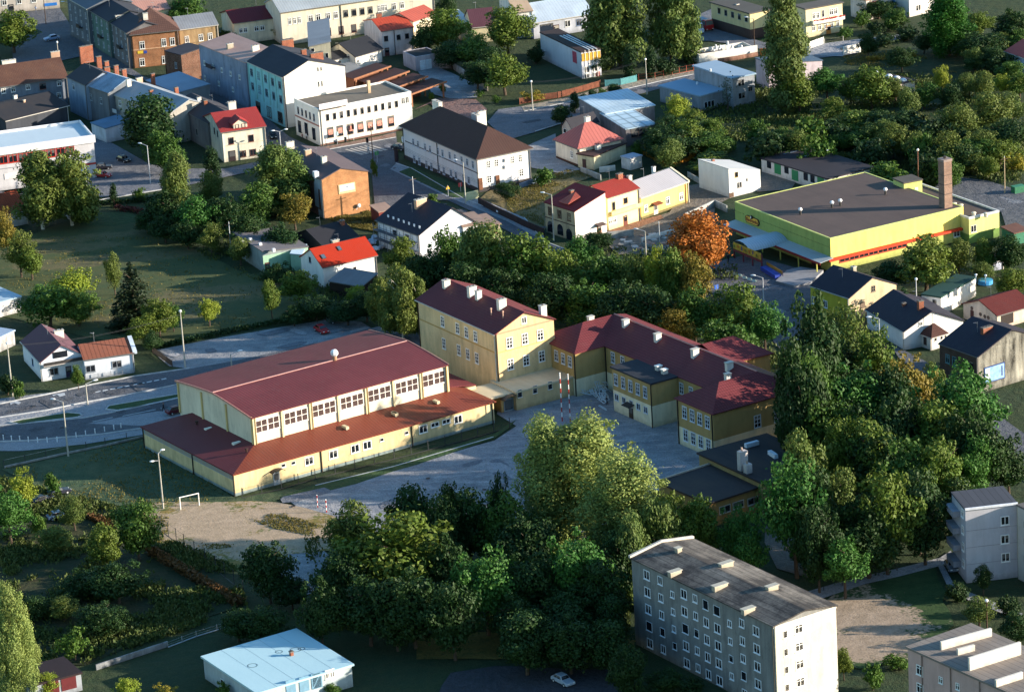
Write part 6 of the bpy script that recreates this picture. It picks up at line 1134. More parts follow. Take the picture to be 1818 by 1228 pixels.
T('yellow', 368, 528, 6, 46, 'little yellowish tree at the lower edge of the meadow')
T('birch', 312, 282, 15, 58, 'tall slim birch by the street, left of the dark thicket'); T('olive', 370, 305, 9, 52, 'pale round tree behind the tall slim birch'); T('acacia', 350, 350, 10, 82, 'bright green tree on the upper meadow edge'); T('dark', 300, 340, 9, 70, 'dark tree below the tall slim birch'); T('dark', 400, 350, 9, 70, 'dark tree between bright green tree and willow'); T('dark', 258, 375, 5, 50, 'low dark bush at the top corner of the meadow', 'dark bushes along the top of the meadow'); T('dark', 290, 385, 6, 54, 'dark bush second from the left along the meadow top', 'dark bushes along the top of the meadow'); T('dark', 330, 395, 6, 54, 'dark bush below the bright green tree at the meadow', 'dark bushes along the top of the meadow')
T('olive', 372, 398, 7, 50, 'grey green shrubby tree at the corner of the outbuilding'); T('olive', 424, 422, 6, 48, 'grey green shrubby tree covering the outbuilding wall'); T('willow', 492, 268, 14, 104, 'large pale willow beside the orange gable house'); T('amber', 520, 345, 8, 60, 'yellowish tree below the willow next to the peeling wall'); T('round_b', 452, 330, 10, 70, 'green tree left below the large pale willow'); T('dark', 430, 380, 8, 70, 'dark tree under the willow behind the outbuilding'); T('dark', 490, 400, 7, 80, 'dark tree between willow and black barn')
T('round', 478, 498, 8, 38, 'narrow green tree on the meadow below the green outbuilding'); T('round', 528, 482, 7, 62, 'round green tree in front of the mint green wall'); T('dark', 492, 468, 5, 50, 'dark bush against the mint green wall'); T('dark', 560, 528, 5, 60, 'dark bush under the timber shed', 'dark bushes behind the parking lot'); T('dark', 520, 545, 4, 50, 'dark bush at the meadow end near the parking lot', 'dark bushes behind the parking lot'); T('dark', 615, 535, 5, 60, 'dark bush behind the parked green van', 'dark bushes behind the parking lot'); T('dark', 648, 520, 6, 60, 'dark tree right of the timber shed', 'dark bushes behind the parking lot')
T('yellow', 632, 508, 5, 44, 'light leaved bush beside the timber shed')
T('thuja', 200, 330, 5, 14, 'slim cypress standing on the street island by the parked cars'); T('shrub', 247, 335, 3, 22, 'low bush at the foot of the street lamp')
T('thuja', 373, 268, 7, 30, 'pointed conifer beside the kiosk under the corner house')
# belt of trees across the middle
T('round', 712, 424, 9, 52, 'green tree below the scaffolded house, left end of the tree belt'); T('birch', 707, 478, 13, 66, 'white stemmed birch behind the school, left of three'); T('birch', 672, 500, 10, 44, 'low white stemmed birch nearest the car park'); T('birch', 738, 495, 11, 40, 'white stemmed birch touching the school corner')
T('round_b', 795, 405, 12, 72, 'green tree hiding the foot of the scaffolded house'); T('willow', 858, 412, 13, 86, 'pale yellowish willow in the tree belt'); T('dark', 760, 450, 9, 72, 'dark tree between birches and yellowish willow'); T('dark', 820, 470, 10, 80, 'dark tree under the yellowish willow'); T('round', 932, 418, 13, 104, 'broad round tree beside the street in the tree belt'); T('dark', 890, 480, 9, 90, 'dark tree behind the tall school block'); T('dark', 975, 490, 10, 90, 'dark tree behind the school block, right of its gable')
T('round', 1000, 448, 11, 86, 'green tree right of the broad round one'); T('acacia', 1030, 420, 9, 60, 'dark bluish green tree in front of the arched windows'); T('round_b', 1072, 448, 11, 88, 'rounded green tree in the middle of the belt'); T('olive', 1120, 450, 11, 74, 'grey green tree left of the yellow tree'); T('yellow', 1163, 443, 12, 54, 'yellow leaved tree in the middle of the belt'); T('round', 1192, 448, 12, 64, 'green tree right of the yellow one'); T('amber', 1226, 450, 12, 62, 'golden green tree at the right end of the belt'); T('round_b', 1040, 500, 9, 96, 'dark green tree behind the long school wing', 'dark trees shading the back of the school wing'); T('dark', 1110, 505, 10, 96, 'dark green tree behind the long school wing', 'dark trees shading the back of the school wing'); T('dark', 1170, 515, 10, 90, 'dark green tree behind the long school wing', 'dark trees shading the back of the school wing'); T('round_b', 1230, 510, 10, 86, 'bushy tree directly above the small red hip roof')
T('amber', 1205, 545, 8, 66, 'yellowing tree beside the small red hip roof'); T('orange', 1243, 384, 13, 138, 'rust orange autumn tree beside the supermarket'); T('amber', 1250, 425, 7, 50, 'orange green young tree at the foot of the autumn tree')
T('round', 1308, 508, 12, 104, 'light green tree right of the car park entrance'); T('round_b', 1290, 565, 10, 90, 'green tree behind the red hip roof right side'); T('acacia', 1355, 540, 10, 74, 'fresh green tree beside the lane'); T('dark', 1402, 606, 14, 70, 'dark tree over the end of the school roof')
# mass at the right
T('dark', 1440, 535, 14, 96, 'dark tall tree at the top of the right hand grove'); T('olive', 1505, 548, 13, 100, 'grey green tree next to the dark tall one in the grove'); T('round', 1550, 590, 12, 92, 'green tree before the navy roofed white house'); T('amber', 1612, 630, 12, 92, 'yellow brown tree in the right hand grove'); T('olive', 1655, 645, 8, 52, 'small yellowish tree at the brick house corner'); T('acacia', 1700, 658, 14, 132, 'large fresh green tree right of the yellow brown one'); T('acacia', 1520, 650, 12, 116, 'vivid green tree in the middle of the grove'); T('round_b', 1430, 620, 13, 100, 'dense green tree above the school wing end', 'dense green trees between school wing and street'); T('dark', 1422, 655, 12, 84, 'shaded tree touching the red school roof'); T('round_b', 1470, 700, 13, 110, 'dense green tree above the school wing end', 'dense green trees between school wing and street'); T('dark', 1590, 700, 13, 110, 'dark tree below the yellow brown one'); T('round', 1660, 720, 12, 100, 'green tree before the large fresh green one'); T('dark', 1725, 735, 12, 90, 'dark tree at the right end of the grove')
T('round', 1540, 750, 12, 112, 'broad green tree in the lower grove'); T('olive', 1420, 765, 10, 92, 'spiky olive green tree beside the kindergarten roof'); T('round', 1488, 745, 12, 84, 'green tree right of the spiky olive one'); T('round_b', 1600, 790, 12, 104, 'green tree right of the lower grove'); T('acacia', 1730, 775, 10, 76, 'green tree nearest the right street in the lower grove'); T('round', 1668, 785, 12, 100, 'tall leafy tree in the lower right grove'); T('acacia', 1408, 820, 13, 120, 'feathery blue green acacia beside the kindergarten'); T('olive', 1500, 835, 12, 84, 'olive green tree right of the feathery acacia'); T('round', 1572, 846, 13, 104, 'large leafy tree facing the sand pit'); T('dark', 1450, 900, 9, 80, 'dark tree under the feathery acacia'); T('dark', 1540, 920, 8, 100, 'dark tree under the large leafy one'); T('dark', 1640, 870, 10, 100, 'dark tree left of the balcony blocks'); T('acacia', 1498, 955, 8, 84, 'small tree with bare stem beside the footpath'); T('dark', 1425, 960, 5, 44, 'dark bush in the kindergarten yard')
T('dark', 1700, 850, 8, 80, 'shaded tree behind the pale balcony block'); T('dark', 1790, 780, 8, 80, 'shaded tree at the right edge above the balcony block')
# foreground park
T('poplar', 965, 752, 19, 128, 'pale many stemmed poplar, left one of three in the yard'); T('poplar', 1035, 752, 19, 155, 'pale many stemmed poplar, middle one of three in the yard'); T('poplar', 1108, 815, 17, 140, 'pale many stemmed poplar, right one of three in the yard')
T('round', 1185, 880, 12, 84, 'light green tree right below the poplars'); T('round', 1240, 885, 11, 84, 'light green tree before the kindergarten windows'); T('acacia', 1305, 905, 11, 70, 'fresh green tree at the kindergarten corner'); T('acacia', 1330, 945, 9, 70, 'feathery green tree behind the apartment block'); T('willow', 1165, 905, 12, 70, 'drooping tree behind the apartment block roof'); T('willow', 1120, 930, 12, 70, 'drooping tree at the upper corner of the apartment block')
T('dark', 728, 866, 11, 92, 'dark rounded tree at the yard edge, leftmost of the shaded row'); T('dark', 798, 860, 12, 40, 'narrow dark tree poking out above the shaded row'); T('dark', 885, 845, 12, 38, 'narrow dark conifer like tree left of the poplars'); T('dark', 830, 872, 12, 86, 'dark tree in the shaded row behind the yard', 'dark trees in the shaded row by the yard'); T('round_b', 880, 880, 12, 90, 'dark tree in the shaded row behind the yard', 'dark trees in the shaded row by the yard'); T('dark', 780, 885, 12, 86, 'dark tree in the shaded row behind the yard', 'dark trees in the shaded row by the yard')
T('olive', 622, 893, 12, 110, 'airy olive green tree leaning over the dirt pitch'); T('round', 705, 918, 14, 172, 'big sunlit chestnut like tree with yellow green top'); T('acacia', 858, 975, 13, 116, 'blue green acacia alone in the dark park'); T('acacia', 1022, 948, 14, 112, 'blue green acacia below the poplars')
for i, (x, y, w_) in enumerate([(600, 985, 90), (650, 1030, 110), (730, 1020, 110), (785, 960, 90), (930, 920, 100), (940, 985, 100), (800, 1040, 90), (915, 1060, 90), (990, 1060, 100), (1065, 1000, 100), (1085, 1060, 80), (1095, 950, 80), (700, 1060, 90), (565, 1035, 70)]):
    T('dark', x, y, 11 if y < 1050 else 8, w_, 'deeply shaded tree in the dark park between yard and workshop', 'shaded trees of the dark park')  # dark leaf colour stands in for the shade lying over the park
T('dark', 472, 968, 10, 86, 'dark tree standing alone below the dirt pitch'); T('dark', 515, 1030, 5, 60, 'dark bush right of the lone dark tree')
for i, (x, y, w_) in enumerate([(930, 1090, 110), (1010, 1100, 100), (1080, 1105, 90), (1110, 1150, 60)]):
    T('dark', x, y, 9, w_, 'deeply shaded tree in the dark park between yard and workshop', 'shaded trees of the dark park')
for i, (x, y, w_) in enumerate([(1475, 590, 100), (1560, 640, 100), (1640, 700, 110), (1500, 700, 110), (1570, 750, 100), (1450, 820, 90), (1630, 820, 100), (1700, 720, 100), (1540, 860, 90), (1590, 640, 80), (1440, 600, 80)]):
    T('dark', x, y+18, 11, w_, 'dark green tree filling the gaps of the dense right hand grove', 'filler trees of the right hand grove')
for i, (x, y, w_) in enumerate([(1600, 85, 50), (1735, 25, 60), (1775, 60, 60), (1790, 110, 50), (1765, 85, 50), (1810, 130, 50), (1730, 85, 50), (1590, 15, 40), (1540, 60, 40), (1510, 140, 50), (1590, 140, 50), (1640, 150, 60), (1690, 150, 50), (1480, 175, 60), (1720, 130, 40)]):
    T(('dark', 'round', 'olive', 'round_b')[i % 4], x, y, 6, w_, 'garden tree in the green belt at the upper right', 'garden trees of the upper right')
# gardens bottom left
T('round_b', 238, 896, 10, 84, 'dense dark green tree at the garden corner by the pitch'); T('round', 182, 935, 8, 66, 'green fruit tree left of the garden corner tree'); T('olive', 128, 884, 6, 50, 'small grey green fruit tree near the parked cars'); T('shrub', 92, 843, 4, 28, 'little bush on the sports lawn edge'); T('yellow', 38, 836, 8, 56, 'light green tree at the left edge beside the parked cars'); T('acacia', 10, 868, 10, 90, 'bright green tree cut by the left edge'); T('shrub', 65, 915, 4, 36, 'green bush between the parked cars and the orchard')
for i, (x, y, h, w_, k) in enumerate([(95, 935, 5, 70, 'olive'), (205, 1000, 7, 96, 'dark'), (140, 1015, 5, 80, 'dark'), (60, 1060, 4, 60, 'dark'), (180, 1075, 5, 80, 'dark'), (110, 1060, 4, 60, 'olive'), (420, 1085, 5, 70, 'dark'), (470, 1080, 6, 80, 'dark')]):
    T(k, x, y, h, w_, 'low shaded fruit tree or bush in the bottom left gardens', 'bushes of the bottom left gardens')
T('poplar', 14, 1046, 17, 64, 'tall pale poplar in the bottom left corner'); T('poplar', 38, 1110, 10, 46, 'shorter poplar right beside the corner one'); T('yellow', 82, 1195, 4, 46, 'yellow green bush at the foot of the corner poplars'); T('yellow', 222, 1202, 4, 52, 'yellow green bush on the bottom edge left of the workshop'); T('shrub', 128, 1120, 5, 54, 'feathery dark bush above the maroon garage'); T('shrub_yellow', 290, 1216, 2, 40, 'low yellow bush at the bottom edge beside the workshop'); T('shrub', 395, 1212, 2.5, 26, 'small bush under the workshop side wall'); T('shrub', 590, 1215, 1.6, 36, 'low hedge like bush before the workshop doors')
# bottom right
T('round', 1497, 1152, 5, 34, 'small sunlit tree behind the apartment block corner'); T('shrub', 1548, 1180, 4, 38, 'round bright bush beside the apartment block'); T('dark', 1745, 1003, 5, 30, 'clipped round dark tree before the balcony block'); T('olive', 1738, 1060, 5, 62, 'bluish spreading bush beside the small path'); T('shrub_dark', 1700, 1035, 3, 44, 'dark bush at the path fork'); T('shrub_dark', 1790, 1060, 3, 44, 'dark bush near the right edge below the balcony block'); T('dark', 1805, 1090, 5, 60, 'dark tree near the right edge above the pink block'); T('dark', 1180, 1190, 4, 60, 'dark bush at the apartment block entrance'); T('shrub_dark', 1140, 1215, 3, 40, 'dark low bush left of the entrance at the bottom edge'); T('shrub_dark', 1225, 1205, 3, 50, 'dark bush right of the apartment block entrance')
T('shrub', 1590, 1165, 2, 50, 'low flat bush between sand pit and pink block')
# town trees, top middle
T('round', 785, 20, 11, 76, 'bushy tree beside the orange roofed houses'); T('dark', 748, 48, 8, 48, 'dark tree hiding the salmon roofed house corner'); T('round_b', 842, 60, 9, 74, 'dark green tree behind the garage courtyard'); T('dark', 800, 75, 7, 70, 'shaded tree over the courtyard wall'); T('round', 898, 16, 12, 84, 'large round tree left of the striped roof shop'); T('round', 893, 98, 10, 92, 'leafy tree at the corner of the green lawn'); T('dark', 845, 110, 7, 60, 'dark tree behind the courtyard wall end'); T('dark', 870, 85, 8, 60, 'dark tree between two leafy ones above the lawn'); T('shrub_dark', 970, 70, 4, 46, 'dark bush against the long white shop wall', 'bushes along the white shop wall'); T('shrub_dark', 950, 85, 4, 34, 'dark bush against the long white shop wall', 'bushes along the white shop wall')
T('dark', 790, -8, 9, 34, 'small dark tree at the top edge left of the plum roof'); T('dark', 400, 55, 4, 36, 'green bush below the maroon roofed house', None); T('round_b', 328, -6, 8, 60, 'tree at the top edge behind the tan town house'); T('olive', 500, 45, 4, 30, 'small green bush behind the turquoise house')
T('willow', 1095, -22, 20, 102, 'tall drooping willow by the side street, left of the pair'); T('willow', 1186, -28, 20, 88, 'tall drooping willow by the side street, right of the pair'); T('thuja', 1155, 88, 7, 24, 'pointed thuja below the right willow'); T('thuja', 1118, 85, 8, 26, 'pointed thuja below the left willow'); T('shrub_dark', 1180, 105, 4, 40, 'dark bush by the rusty fence'); T('dark', 1060, 90, 6, 40, 'dark bush right of the striped roof shop')
T('tallpoplar', 1388, -18, 29, 92, 'very tall grey green poplar at the right of town'); T('round', 1418, 130, 10, 72, 'green tree at the foot of the very tall poplar, left'); T('acacia', 1466, 122, 8, 72, 'fresh green tree at the foot of the very tall poplar, right')
T('conegreen', 1683, -6, 15, 92, 'big cone shaped bright green tree by the villa'); T('dark', 1640, 60, 5, 40, 'dark bush left of the cone shaped tree'); T('dark', 1745, 60, 7, 80, 'dark tree right of the cone shaped one'); T('dark', 1800, 20, 10, 70, 'dark tree at the top right corner'); T('round_b', 1808, 55, 7, 40, 'green tree at the right edge above the red roofed house'); T('dark', 1560, 0, 5, 60, 'dark garden bush left of the villa')
for i, (x, y, w_, h, k) in enumerate([(1530, 22, 30, 4, 'shrub'), (1555, 40, 34, 3, 'shrub_dark'), (1590, 35, 40, 3, 'shrub_dark'), (1500, 50, 26, 3, 'shrub'), (1610, 50, 50, 3, 'shrub_dark'), (1570, 62, 50, 3, 'shrub_dark'), (1770, 95, 60, 5, 'shrub_dark'), (1730, 100, 50, 4, 'dark')]):
    T(k, x, y, h, w_, 'garden shrub between the villas and the meadow at the top right', 'shrubs of the villa gardens')
T('round', 1545, 122, 10, 86, 'round tree in front of the domed garage'); T('olive', 1610, 158, 8, 46, 'grey bush right of the domed garage'); T('yellow', 1672, 118, 7, 34, 'pale upright tree on the meadow edge'); T('yellow', 1778, 130, 6, 46, 'bright yellow green bush in the upper right orchard'); T('olive', 1745, 128, 8, 60, 'olive tree left of the bright yellow green bush'); T('olive', 1700, 185, 10, 92, 'broad grey olive tree in the orchard, left of two'); T('olive', 1755, 165, 10, 96, 'broad grey olive tree in the orchard, right of two'); T('olive', 1690, 235, 9, 70, 'grey olive tree above the chimney stack'); T('olive', 1796, 165, 8, 70, 'olive tree cut by the right edge in the orchard')
T('yellow', 1200, 165, 8, 54, 'light green tree beside the patched blue roof'); T('round', 1232, 195, 6, 60, 'green bush under the low blue flat roof'); T('dark', 1185, 205, 6, 50, 'dark bush at the corner of the lean-to'); T('bluespruce', 1289, 126, 10, 34, 'bluish silver spruce in front of the grey flat roofed house'); T('dark', 995, 188, 5, 32, 'dark bush at the side street corner'); T('thuja', 1019, 165, 5, 16, 'pointed dark conifer at the roadside, left of the group', 'roadside conifers'); T('thuja', 1036, 168, 4, 15, 'pointed dark conifer at the roadside, second of the group', 'roadside conifers'); T('thuja', 1052, 160, 4, 18, 'pointed dark conifer at the roadside, third of the group', 'roadside conifers'); T('shrub', 1070, 158, 3, 20, 'round bush at the end of the roadside conifers'); T('dark', 1090, 150, 3, 22, 'dark ball shaped bush beside the side street')
rnd = random.Random(21)
for i in range(50):
    for _ in range(30):
        x = rnd.uniform(1170, 1800); y = rnd.uniform(195, 300)
        lo = 210 if x < 1350 else 170
        if y < lo or (x < 1340 and y > 240 and rnd.random() < .85) or (1350 < x < 1560 and y > 250) or (x > 1600 and y > 285): continue
        break
    k = rnd.choice(['shrub', 'olive', 'dark', 'round_b', 'shrub_dark', 'round', 'shrub_dark'])
    T(k, x, y, rnd.uniform(4, 8), rnd.uniform(44, 84), 'leafy bush in the overgrown orchard above the supermarket', 'bushes of the overgrown orchard')
T('shrub_yellow', 1802, 275, 4, 34, 'yellow bush beside the loading yard'); T('round', 1755, 280, 5, 40, 'green bush at the end of the loading yard'); T('round_b', 1725, 260, 5, 40, 'green bush behind the parked white car'); T('shrub', 1392, 290, 2, 20, 'tiny bush at the garage apron'); T('shrub', 1226, 225, 3, 30, 'bush in the flower garden left', 'bushes edging the flower garden'); T('shrub', 1290, 245, 3, 40, 'bush in the flower garden right', 'bushes edging the flower garden')
T('round', 1642, 424, 11, 108, 'round sunlit tree in front of the supermarket side wall'); T('dark', 1580, 465, 6, 64, 'dark bush between supermarket and white house'); T('olive', 1702, 425, 8, 54, 'airy green tree right of the round sunlit one'); T('round', 1745, 425, 7, 48, 'green tree in the garden right of the supermarket'); T('dark', 1790, 420, 8, 60, 'dark tree at the right edge beside the green hut'); T('round', 1795, 480, 6, 60, 'green bush above the maroon tiled house'); T('olive', 1745, 465, 4, 50, 'low olive bush behind the green roofed house'); T('dark', 1600, 520, 6, 70, 'dark tree under the round sunlit one')
T('shrub', 768, 345, 3, 24, 'round bush at the kerb beside the street'); T('shrub', 965, 300, 4, 36, 'light green bush beside the town hall'); T('dark', 900, 325, 4, 40, 'dark bush against the town hall end wall'); T('shrub', 663, 285, 4, 14, 'slim roadside bush by the traffic light pole'); T('shrub_yellow', 945, 162, 2.5, 36, 'yellow flowering bush at the lawn fence'); T('shrub', 1130, 255, 3, 22, 'light bush beside the small cream shed'); T('dark', 1062, 412, 4, 44, 'dark bush beside the porch of the half stone house')
T('shrub', 765, 165, 2, 12, 'small shrub in the brick forecourt', 'small shrubs of the brick forecourt'); T('shrub', 785, 150, 2, 14, 'small shrub in the brick forecourt', 'small shrubs of the brick forecourt'); T('shrub', 850, 160, 2, 14, 'small shrub in the brick forecourt', 'small shrubs of the brick forecourt'); T('shrub', 880, 170, 2, 14, 'small shrub in the brick forecourt', 'small shrubs of the brick forecourt')
T('round', 135, 648, 5, 24, 'climbing bush between house door and rusty roofed wing'); T('shrub_dark', 10, 665, 4, 40, 'dark bush at the left edge beside the concrete lamp'); T('shrub', 32, 680, 3, 26, 'bush at the drive of the plum roofed house')
# ------------------------------------------------------------------ rough vegetation as one mass
def weeds(name, polys, n, card, mat, seed, zmax=.5):
    r = np.random.default_rng(seed); pts = []
    for pl, wgt in polys:
        p = [P(q) for q in pl]; xs = [q.x for q in p]; ys = [q.y for q in p]; c = 0; tgt = int(n*wgt)
        X = r.uniform(min(xs), max(xs), tgt*5); Y = r.uniform(min(ys), max(ys), tgt*5); ins = np.zeros(len(X), bool)
        for i in range(len(p)):
            a, b = p[i], p[i-1]; m = ((a.y > Y) != (b.y > Y)) & (X < (b.x-a.x)*(Y-a.y)/((b.y-a.y) or 1e-9)+a.x); ins ^= m
        # clump
        cl = np.zeros(len(X))
        for f_, w_ in ((.13, 1.), (.31, .7), (.8, .45)):         # value noise on a lattice
            G_ = r.normal(size=(64, 64)); gx, gy = X*f_+500, Y*f_+500; ix, iy = np.floor(gx).astype(int), np.floor(gy).astype(int); fx, fy = gx-ix, gy-iy; fx, fy = fx*fx*(3-2*fx), fy*fy*(3-2*fy)
            cl += w_*((G_[ix % 64, iy % 64]*(1-fx)+G_[(ix+1) % 64, iy % 64]*fx)*(1-fy)+(G_[ix % 64, (iy+1) % 64]*(1-fx)+G_[(ix+1) % 64, (iy+1) % 64]*fx)*fy)
        ins &= cl+r.normal(size=len(X))*.35 > .15
        pts.append(np.stack([X[ins][:tgt], Y[ins][:tgt]], 1))
    q = np.concatenate(pts); n = len(q); C_ = np.concatenate([q, r.uniform(.05, zmax, (n, 1))], 1); t = r.normal(size=(n, 3))*.5+np.array([0, 0, 1.]); t /= np.linalg.norm(t, axis=1)[:, None]
    u = np.cross(t, r.normal(size=(n, 3))); u /= np.linalg.norm(u, axis=1)[:, None]; s = card*r.uniform(.5, 1.3, n)[:, None]
    V = np.stack([C_-t*s*.5-u*s*.3, C_-t*s*.5+u*s*.3, C_+t*s*.6+u*s*.25, C_+t*s*.6-u*s*.25], 1).reshape(-1, 3)
    me = D.meshes.new(name); me.vertices.add(4*n); me.loops.add(4*n); me.polygons.add(n)
    me.vertices.foreach_set('co', V.astype(np.float32).ravel()); me.loops.foreach_set('vertex_index', np.arange(4*n, dtype=np.int32)); me.polygons.foreach_set('loop_start', np.arange(0, 4*n, 4, dtype=np.int32)); me.update(calc_edges=True)
    at = me.attributes.new('tint', 'FLOAT', 'FACE'); at.data.foreach_set('value', r.uniform(0, 1, n).astype(np.float32)); me.materials.append(mat)
    return place(me, name)
g_ = weeds('undergrowth', [([(1180, 215), (1340, 150), (1700, 130), (1818, 200), (1818, 330), (1580, 300), (1340, 260)], .35), ([(0, 850), (200, 900), (300, 960), (420, 1010), (440, 1080), (330, 1120), (150, 1180), (0, 1190)], .34), ([(540, 960), (1120, 900), (1120, 1120), (560, 1120)], .12), ([(230, 375), (420, 420), (640, 520), (640, 560), (400, 480), (300, 420)], .1), ([(640, 520), (760, 440), (1300, 440), (1340, 620), (1000, 560), (760, 520)], .1), ([(1340, 600), (1720, 700), (1750, 900), (1400, 950), (1360, 800)], .12)], 85000, .45, leaves('3c5428', .5, .2, '565a2c'), 3, .9)
tag(g_, 'tangled dark undergrowth and weeds filling gardens and wood edges', 'undergrowth', kind='stuff')
g_ = weeds('grass', [([('f', 520, 740), ('f', 800, 690), ('f', 930, 760), ('f', 930, 850), ('f', 640, 800)], .14), ([('g', 0, 500), ('g', 250, 470), ('g', 420, 400), ('g', 650, 440), ('g', 480, 490), ('g', 265, 600), ('g', 260, 800), ('g', 0, 690)], .12), ([('n', 700, 300), ('n', 900, 265), ('n', 870, 330), ('n', 850, 420), ('n', 1000, 470), ('n', 1200, 480), ('n', 1230, 600), ('n', 1080, 600), ('n', 760, 450)], .1), ([('n', 1200, 330), ('n', 1450, 320), ('n', 1650, 390), ('n', 1600, 440), ('n', 1400, 400)], .05), ([(60, 420), (300, 420), (560, 520), (620, 560), (400, 590), (160, 600), (0, 520)], .06), ([(1490, 80), (1640, 100), (1700, 130), (1500, 115)], .05), ([(5, 832), (262, 778), (416, 884), (290, 905), (60, 868)], .05)], 46000, .26, leaves('5c6030', .5, .35, '7c6c38'), 5, .2)
tag(g_, 'long dry and green grass tufts on the meadow, pitch edge and vacant plots', 'grass', kind='stuff')
# ------------------------------------------------------------------ street lamps and poles
CONC = flatm('a8a49a', .8, .15); STEEL = flatm('b4b6ba', .5, .1); WOOD = flatm('4a3a30', .9, .25); LAMPH = flatm('e4e6e8', .3, .03)
def heading(a, b):
    p, q = P(a), P(b); return math.atan2(q.y-p.y, q.x-p.x)
def lamp(top, h, kind, label, hd=0., group='street lamps', mat=None, name='street_lamp'):
    p = P(top, h); o = empty(name, label, 'street lamp' if name == 'street_lamp' else 'pole', (p.x, p.y, 0), hd, group); m = mat or CONC
    MB().tube((0, 0, -.1), (0, 0, h-.1), .17 if m is CONC else .12, .09, 8).build('pole', m, o)
    if kind == 'arm':
        MB().tube((0, 0, h-.15), (1.5, 0, h+.25), .06, n=6).build('arm', STEEL, o); MB().ball((1.9, 0, h+.3), .55, .24, .16, 10, 5).build('lamp_head', LAMPH, o)
    elif kind == 'double':
        for s in (1, -1): MB().tube((0, 0, h-.15), (s*1.1, 0, h+.2), .06, n=6).build('arm', STEEL, o); MB().ball((s*1.5, 0, h+.25), .5, .24, .15, 10, 5).build('lamp_head', LAMPH, o)
    elif kind == 'split':
        MB().tube((0, 0, h-.15), (.5, 0, h+.3), .06, n=6).build('arm', STEEL, o); MB().ball((.8, 0, h+.4), .45, .24, .16, 10, 5).build('lamp_head', LAMPH, o); MB().tube((0, 0, h-1.4), (-.9, 0, h-1.3), .05, n=6).build('arm', STEEL, o); MB().ball((-1.2, 0, h-1.3), .45, .3, .14, 10, 5).build('lamp_head', LAMPH, o)
    elif kind == 'globe': MB().ball((0, 0, h+.1), .28, .28, .28, 10, 6).build('lamp_head', LAMPH, o)
    elif kind == 'cross': MB().box(-.9, .9, -.06, .06, h-.5, h-.38).build('crossarm', WOOD, o); MB().tube((0, 0, h-.1), (0, 0, h+.2), .07).build('insulator', flatm('dcdcd8'), o)
    return o
lamp(('n', 805, 10), 10.2, 'split', 'white concrete lamp with two heads between sports lawn and pitch', math.radians(20))
lamp(('i', 440, 640), 10.4, 'arm', 'concrete lamp standing at the curved road near the garden wall', math.radians(160)); lamp(('i', 600, 515), 4.2, 'arm', 'short curved lamp on the verge between the two roads', math.radians(20)); lamp(('i', 50, 238), 10.2, 'globe', 'concrete lamp post at the left edge beside the house drive')
lamp(('i', 1618, 308), 4.2, 'arm', 'short curved lamp at the parking lot behind the sports hall', math.radians(20)); lamp((320, 553), 11.2, 'globe', 'tall concrete pole beside the parking lot entrance')
lamp((261, 258), 9, 'arm', 'white lamp post beside the huge dark tree by the street', math.radians(150), mat=STEEL); lamp((148, 272), 12, 'arm', 'tall white lamp post in front of the white store', math.radians(150), mat=STEEL)
lamp(('b', 182, 920), 6.5, 'double', 'twin headed white lamp at the street corner below the turquoise house', math.radians(10), mat=STEEL); lamp(('f', 1470, 345), 9.4, 'arm', 'concrete lamp beside the town hall hoarding', math.radians(150)); lamp(('c', 170, 575), 7, 'globe', 'forked wooden lamp pole by the side street fence', mat=CONC); lamp(('c', 972, 420), 8.4, 'globe', 'concrete lamp by the rusty fence on the side street'); lamp(('g', 312, 572), 10, 'arm', 'concrete lamp in front of the half stone house', math.radians(160)); lamp(('g', 968, 828), 5.5, 'arm', 'concrete lamp in the gravel yard', math.radians(160))
lamp(('m', 1060, 262), 8, 'globe', 'slim lamp left of the dark green roof', mat=STEEL); lamp(('m', 800, 530), 7, 'arm', 'white lamp in front of the navy roofed white house', math.radians(180), mat=STEEL); lamp(('h', 1072, 265), 10, 'globe', 'slim rusty pole lamp behind the supermarket', mat=flatm('7a5244')); lamp(('k', 172, 120), 9, 'globe', 'slim dark lamp among birches at the school', mat=WOOD); lamp((1354, 492), 6, 'arm', 'curved lamp in the supermarket car park', math.radians(160), mat=STEEL)
lamp(z7(835, 200), 7, 'arm', 'dark lamp post beside the yellowish flat roofed house', math.radians(160), mat=WOOD); lamp(('a', 400, 300), 8, 'globe', 'dark lamp post behind the long brown roof'); lamp(('a', 490, 18), 8, 'arm', 'lamp with white head beside the upper tenement', math.radians(180), mat=WOOD); lamp(('p', 1640, 822), 5, 'globe', 'thin lamp with tiny head beside the small path', mat=WOOD); lamp((1626, 496), 4, 'globe', 'small garden lamp below the round sunlit tree', mat=WOOD); lamp(('o', 996, 610), 3, 'globe', 'small park lamp among the dark trees', mat=WOOD)
U = dict(group='utility poles', name='utility_pole')
lamp(('f', 822, 92), 11, 'cross', 'dark wooden pole at the street junction with sign on it', 1., mat=WOOD, **U); lamp(('a', 300, -60), 9, 'cross', 'dark pole standing on the town square before the corner shop', .4, mat=WOOD, **U); lamp(('h', 1680, 312), 8, 'cross', 'wooden pole at the end of the loading yard', .4, mat=flatm('b09c80'), **U); lamp((406, 395), 7, 'cross', 'grey pole with small aerials on the meadow corner', .4, mat=STEEL, **U); lamp(('f', 1115, 455), 8, 'cross', 'thin mast beside the navy roofed scaffolded house', .6, mat=STEEL, **U); lamp(('a', 1152, 330), 8, 'cross', 'dark pole before the orange brick corner house', .4, mat=WOOD, **U); lamp(('g', 1065, 770), 6, 'cross', 'thin post in the gravel yard near the low walls', .3, mat=STEEL, **U)
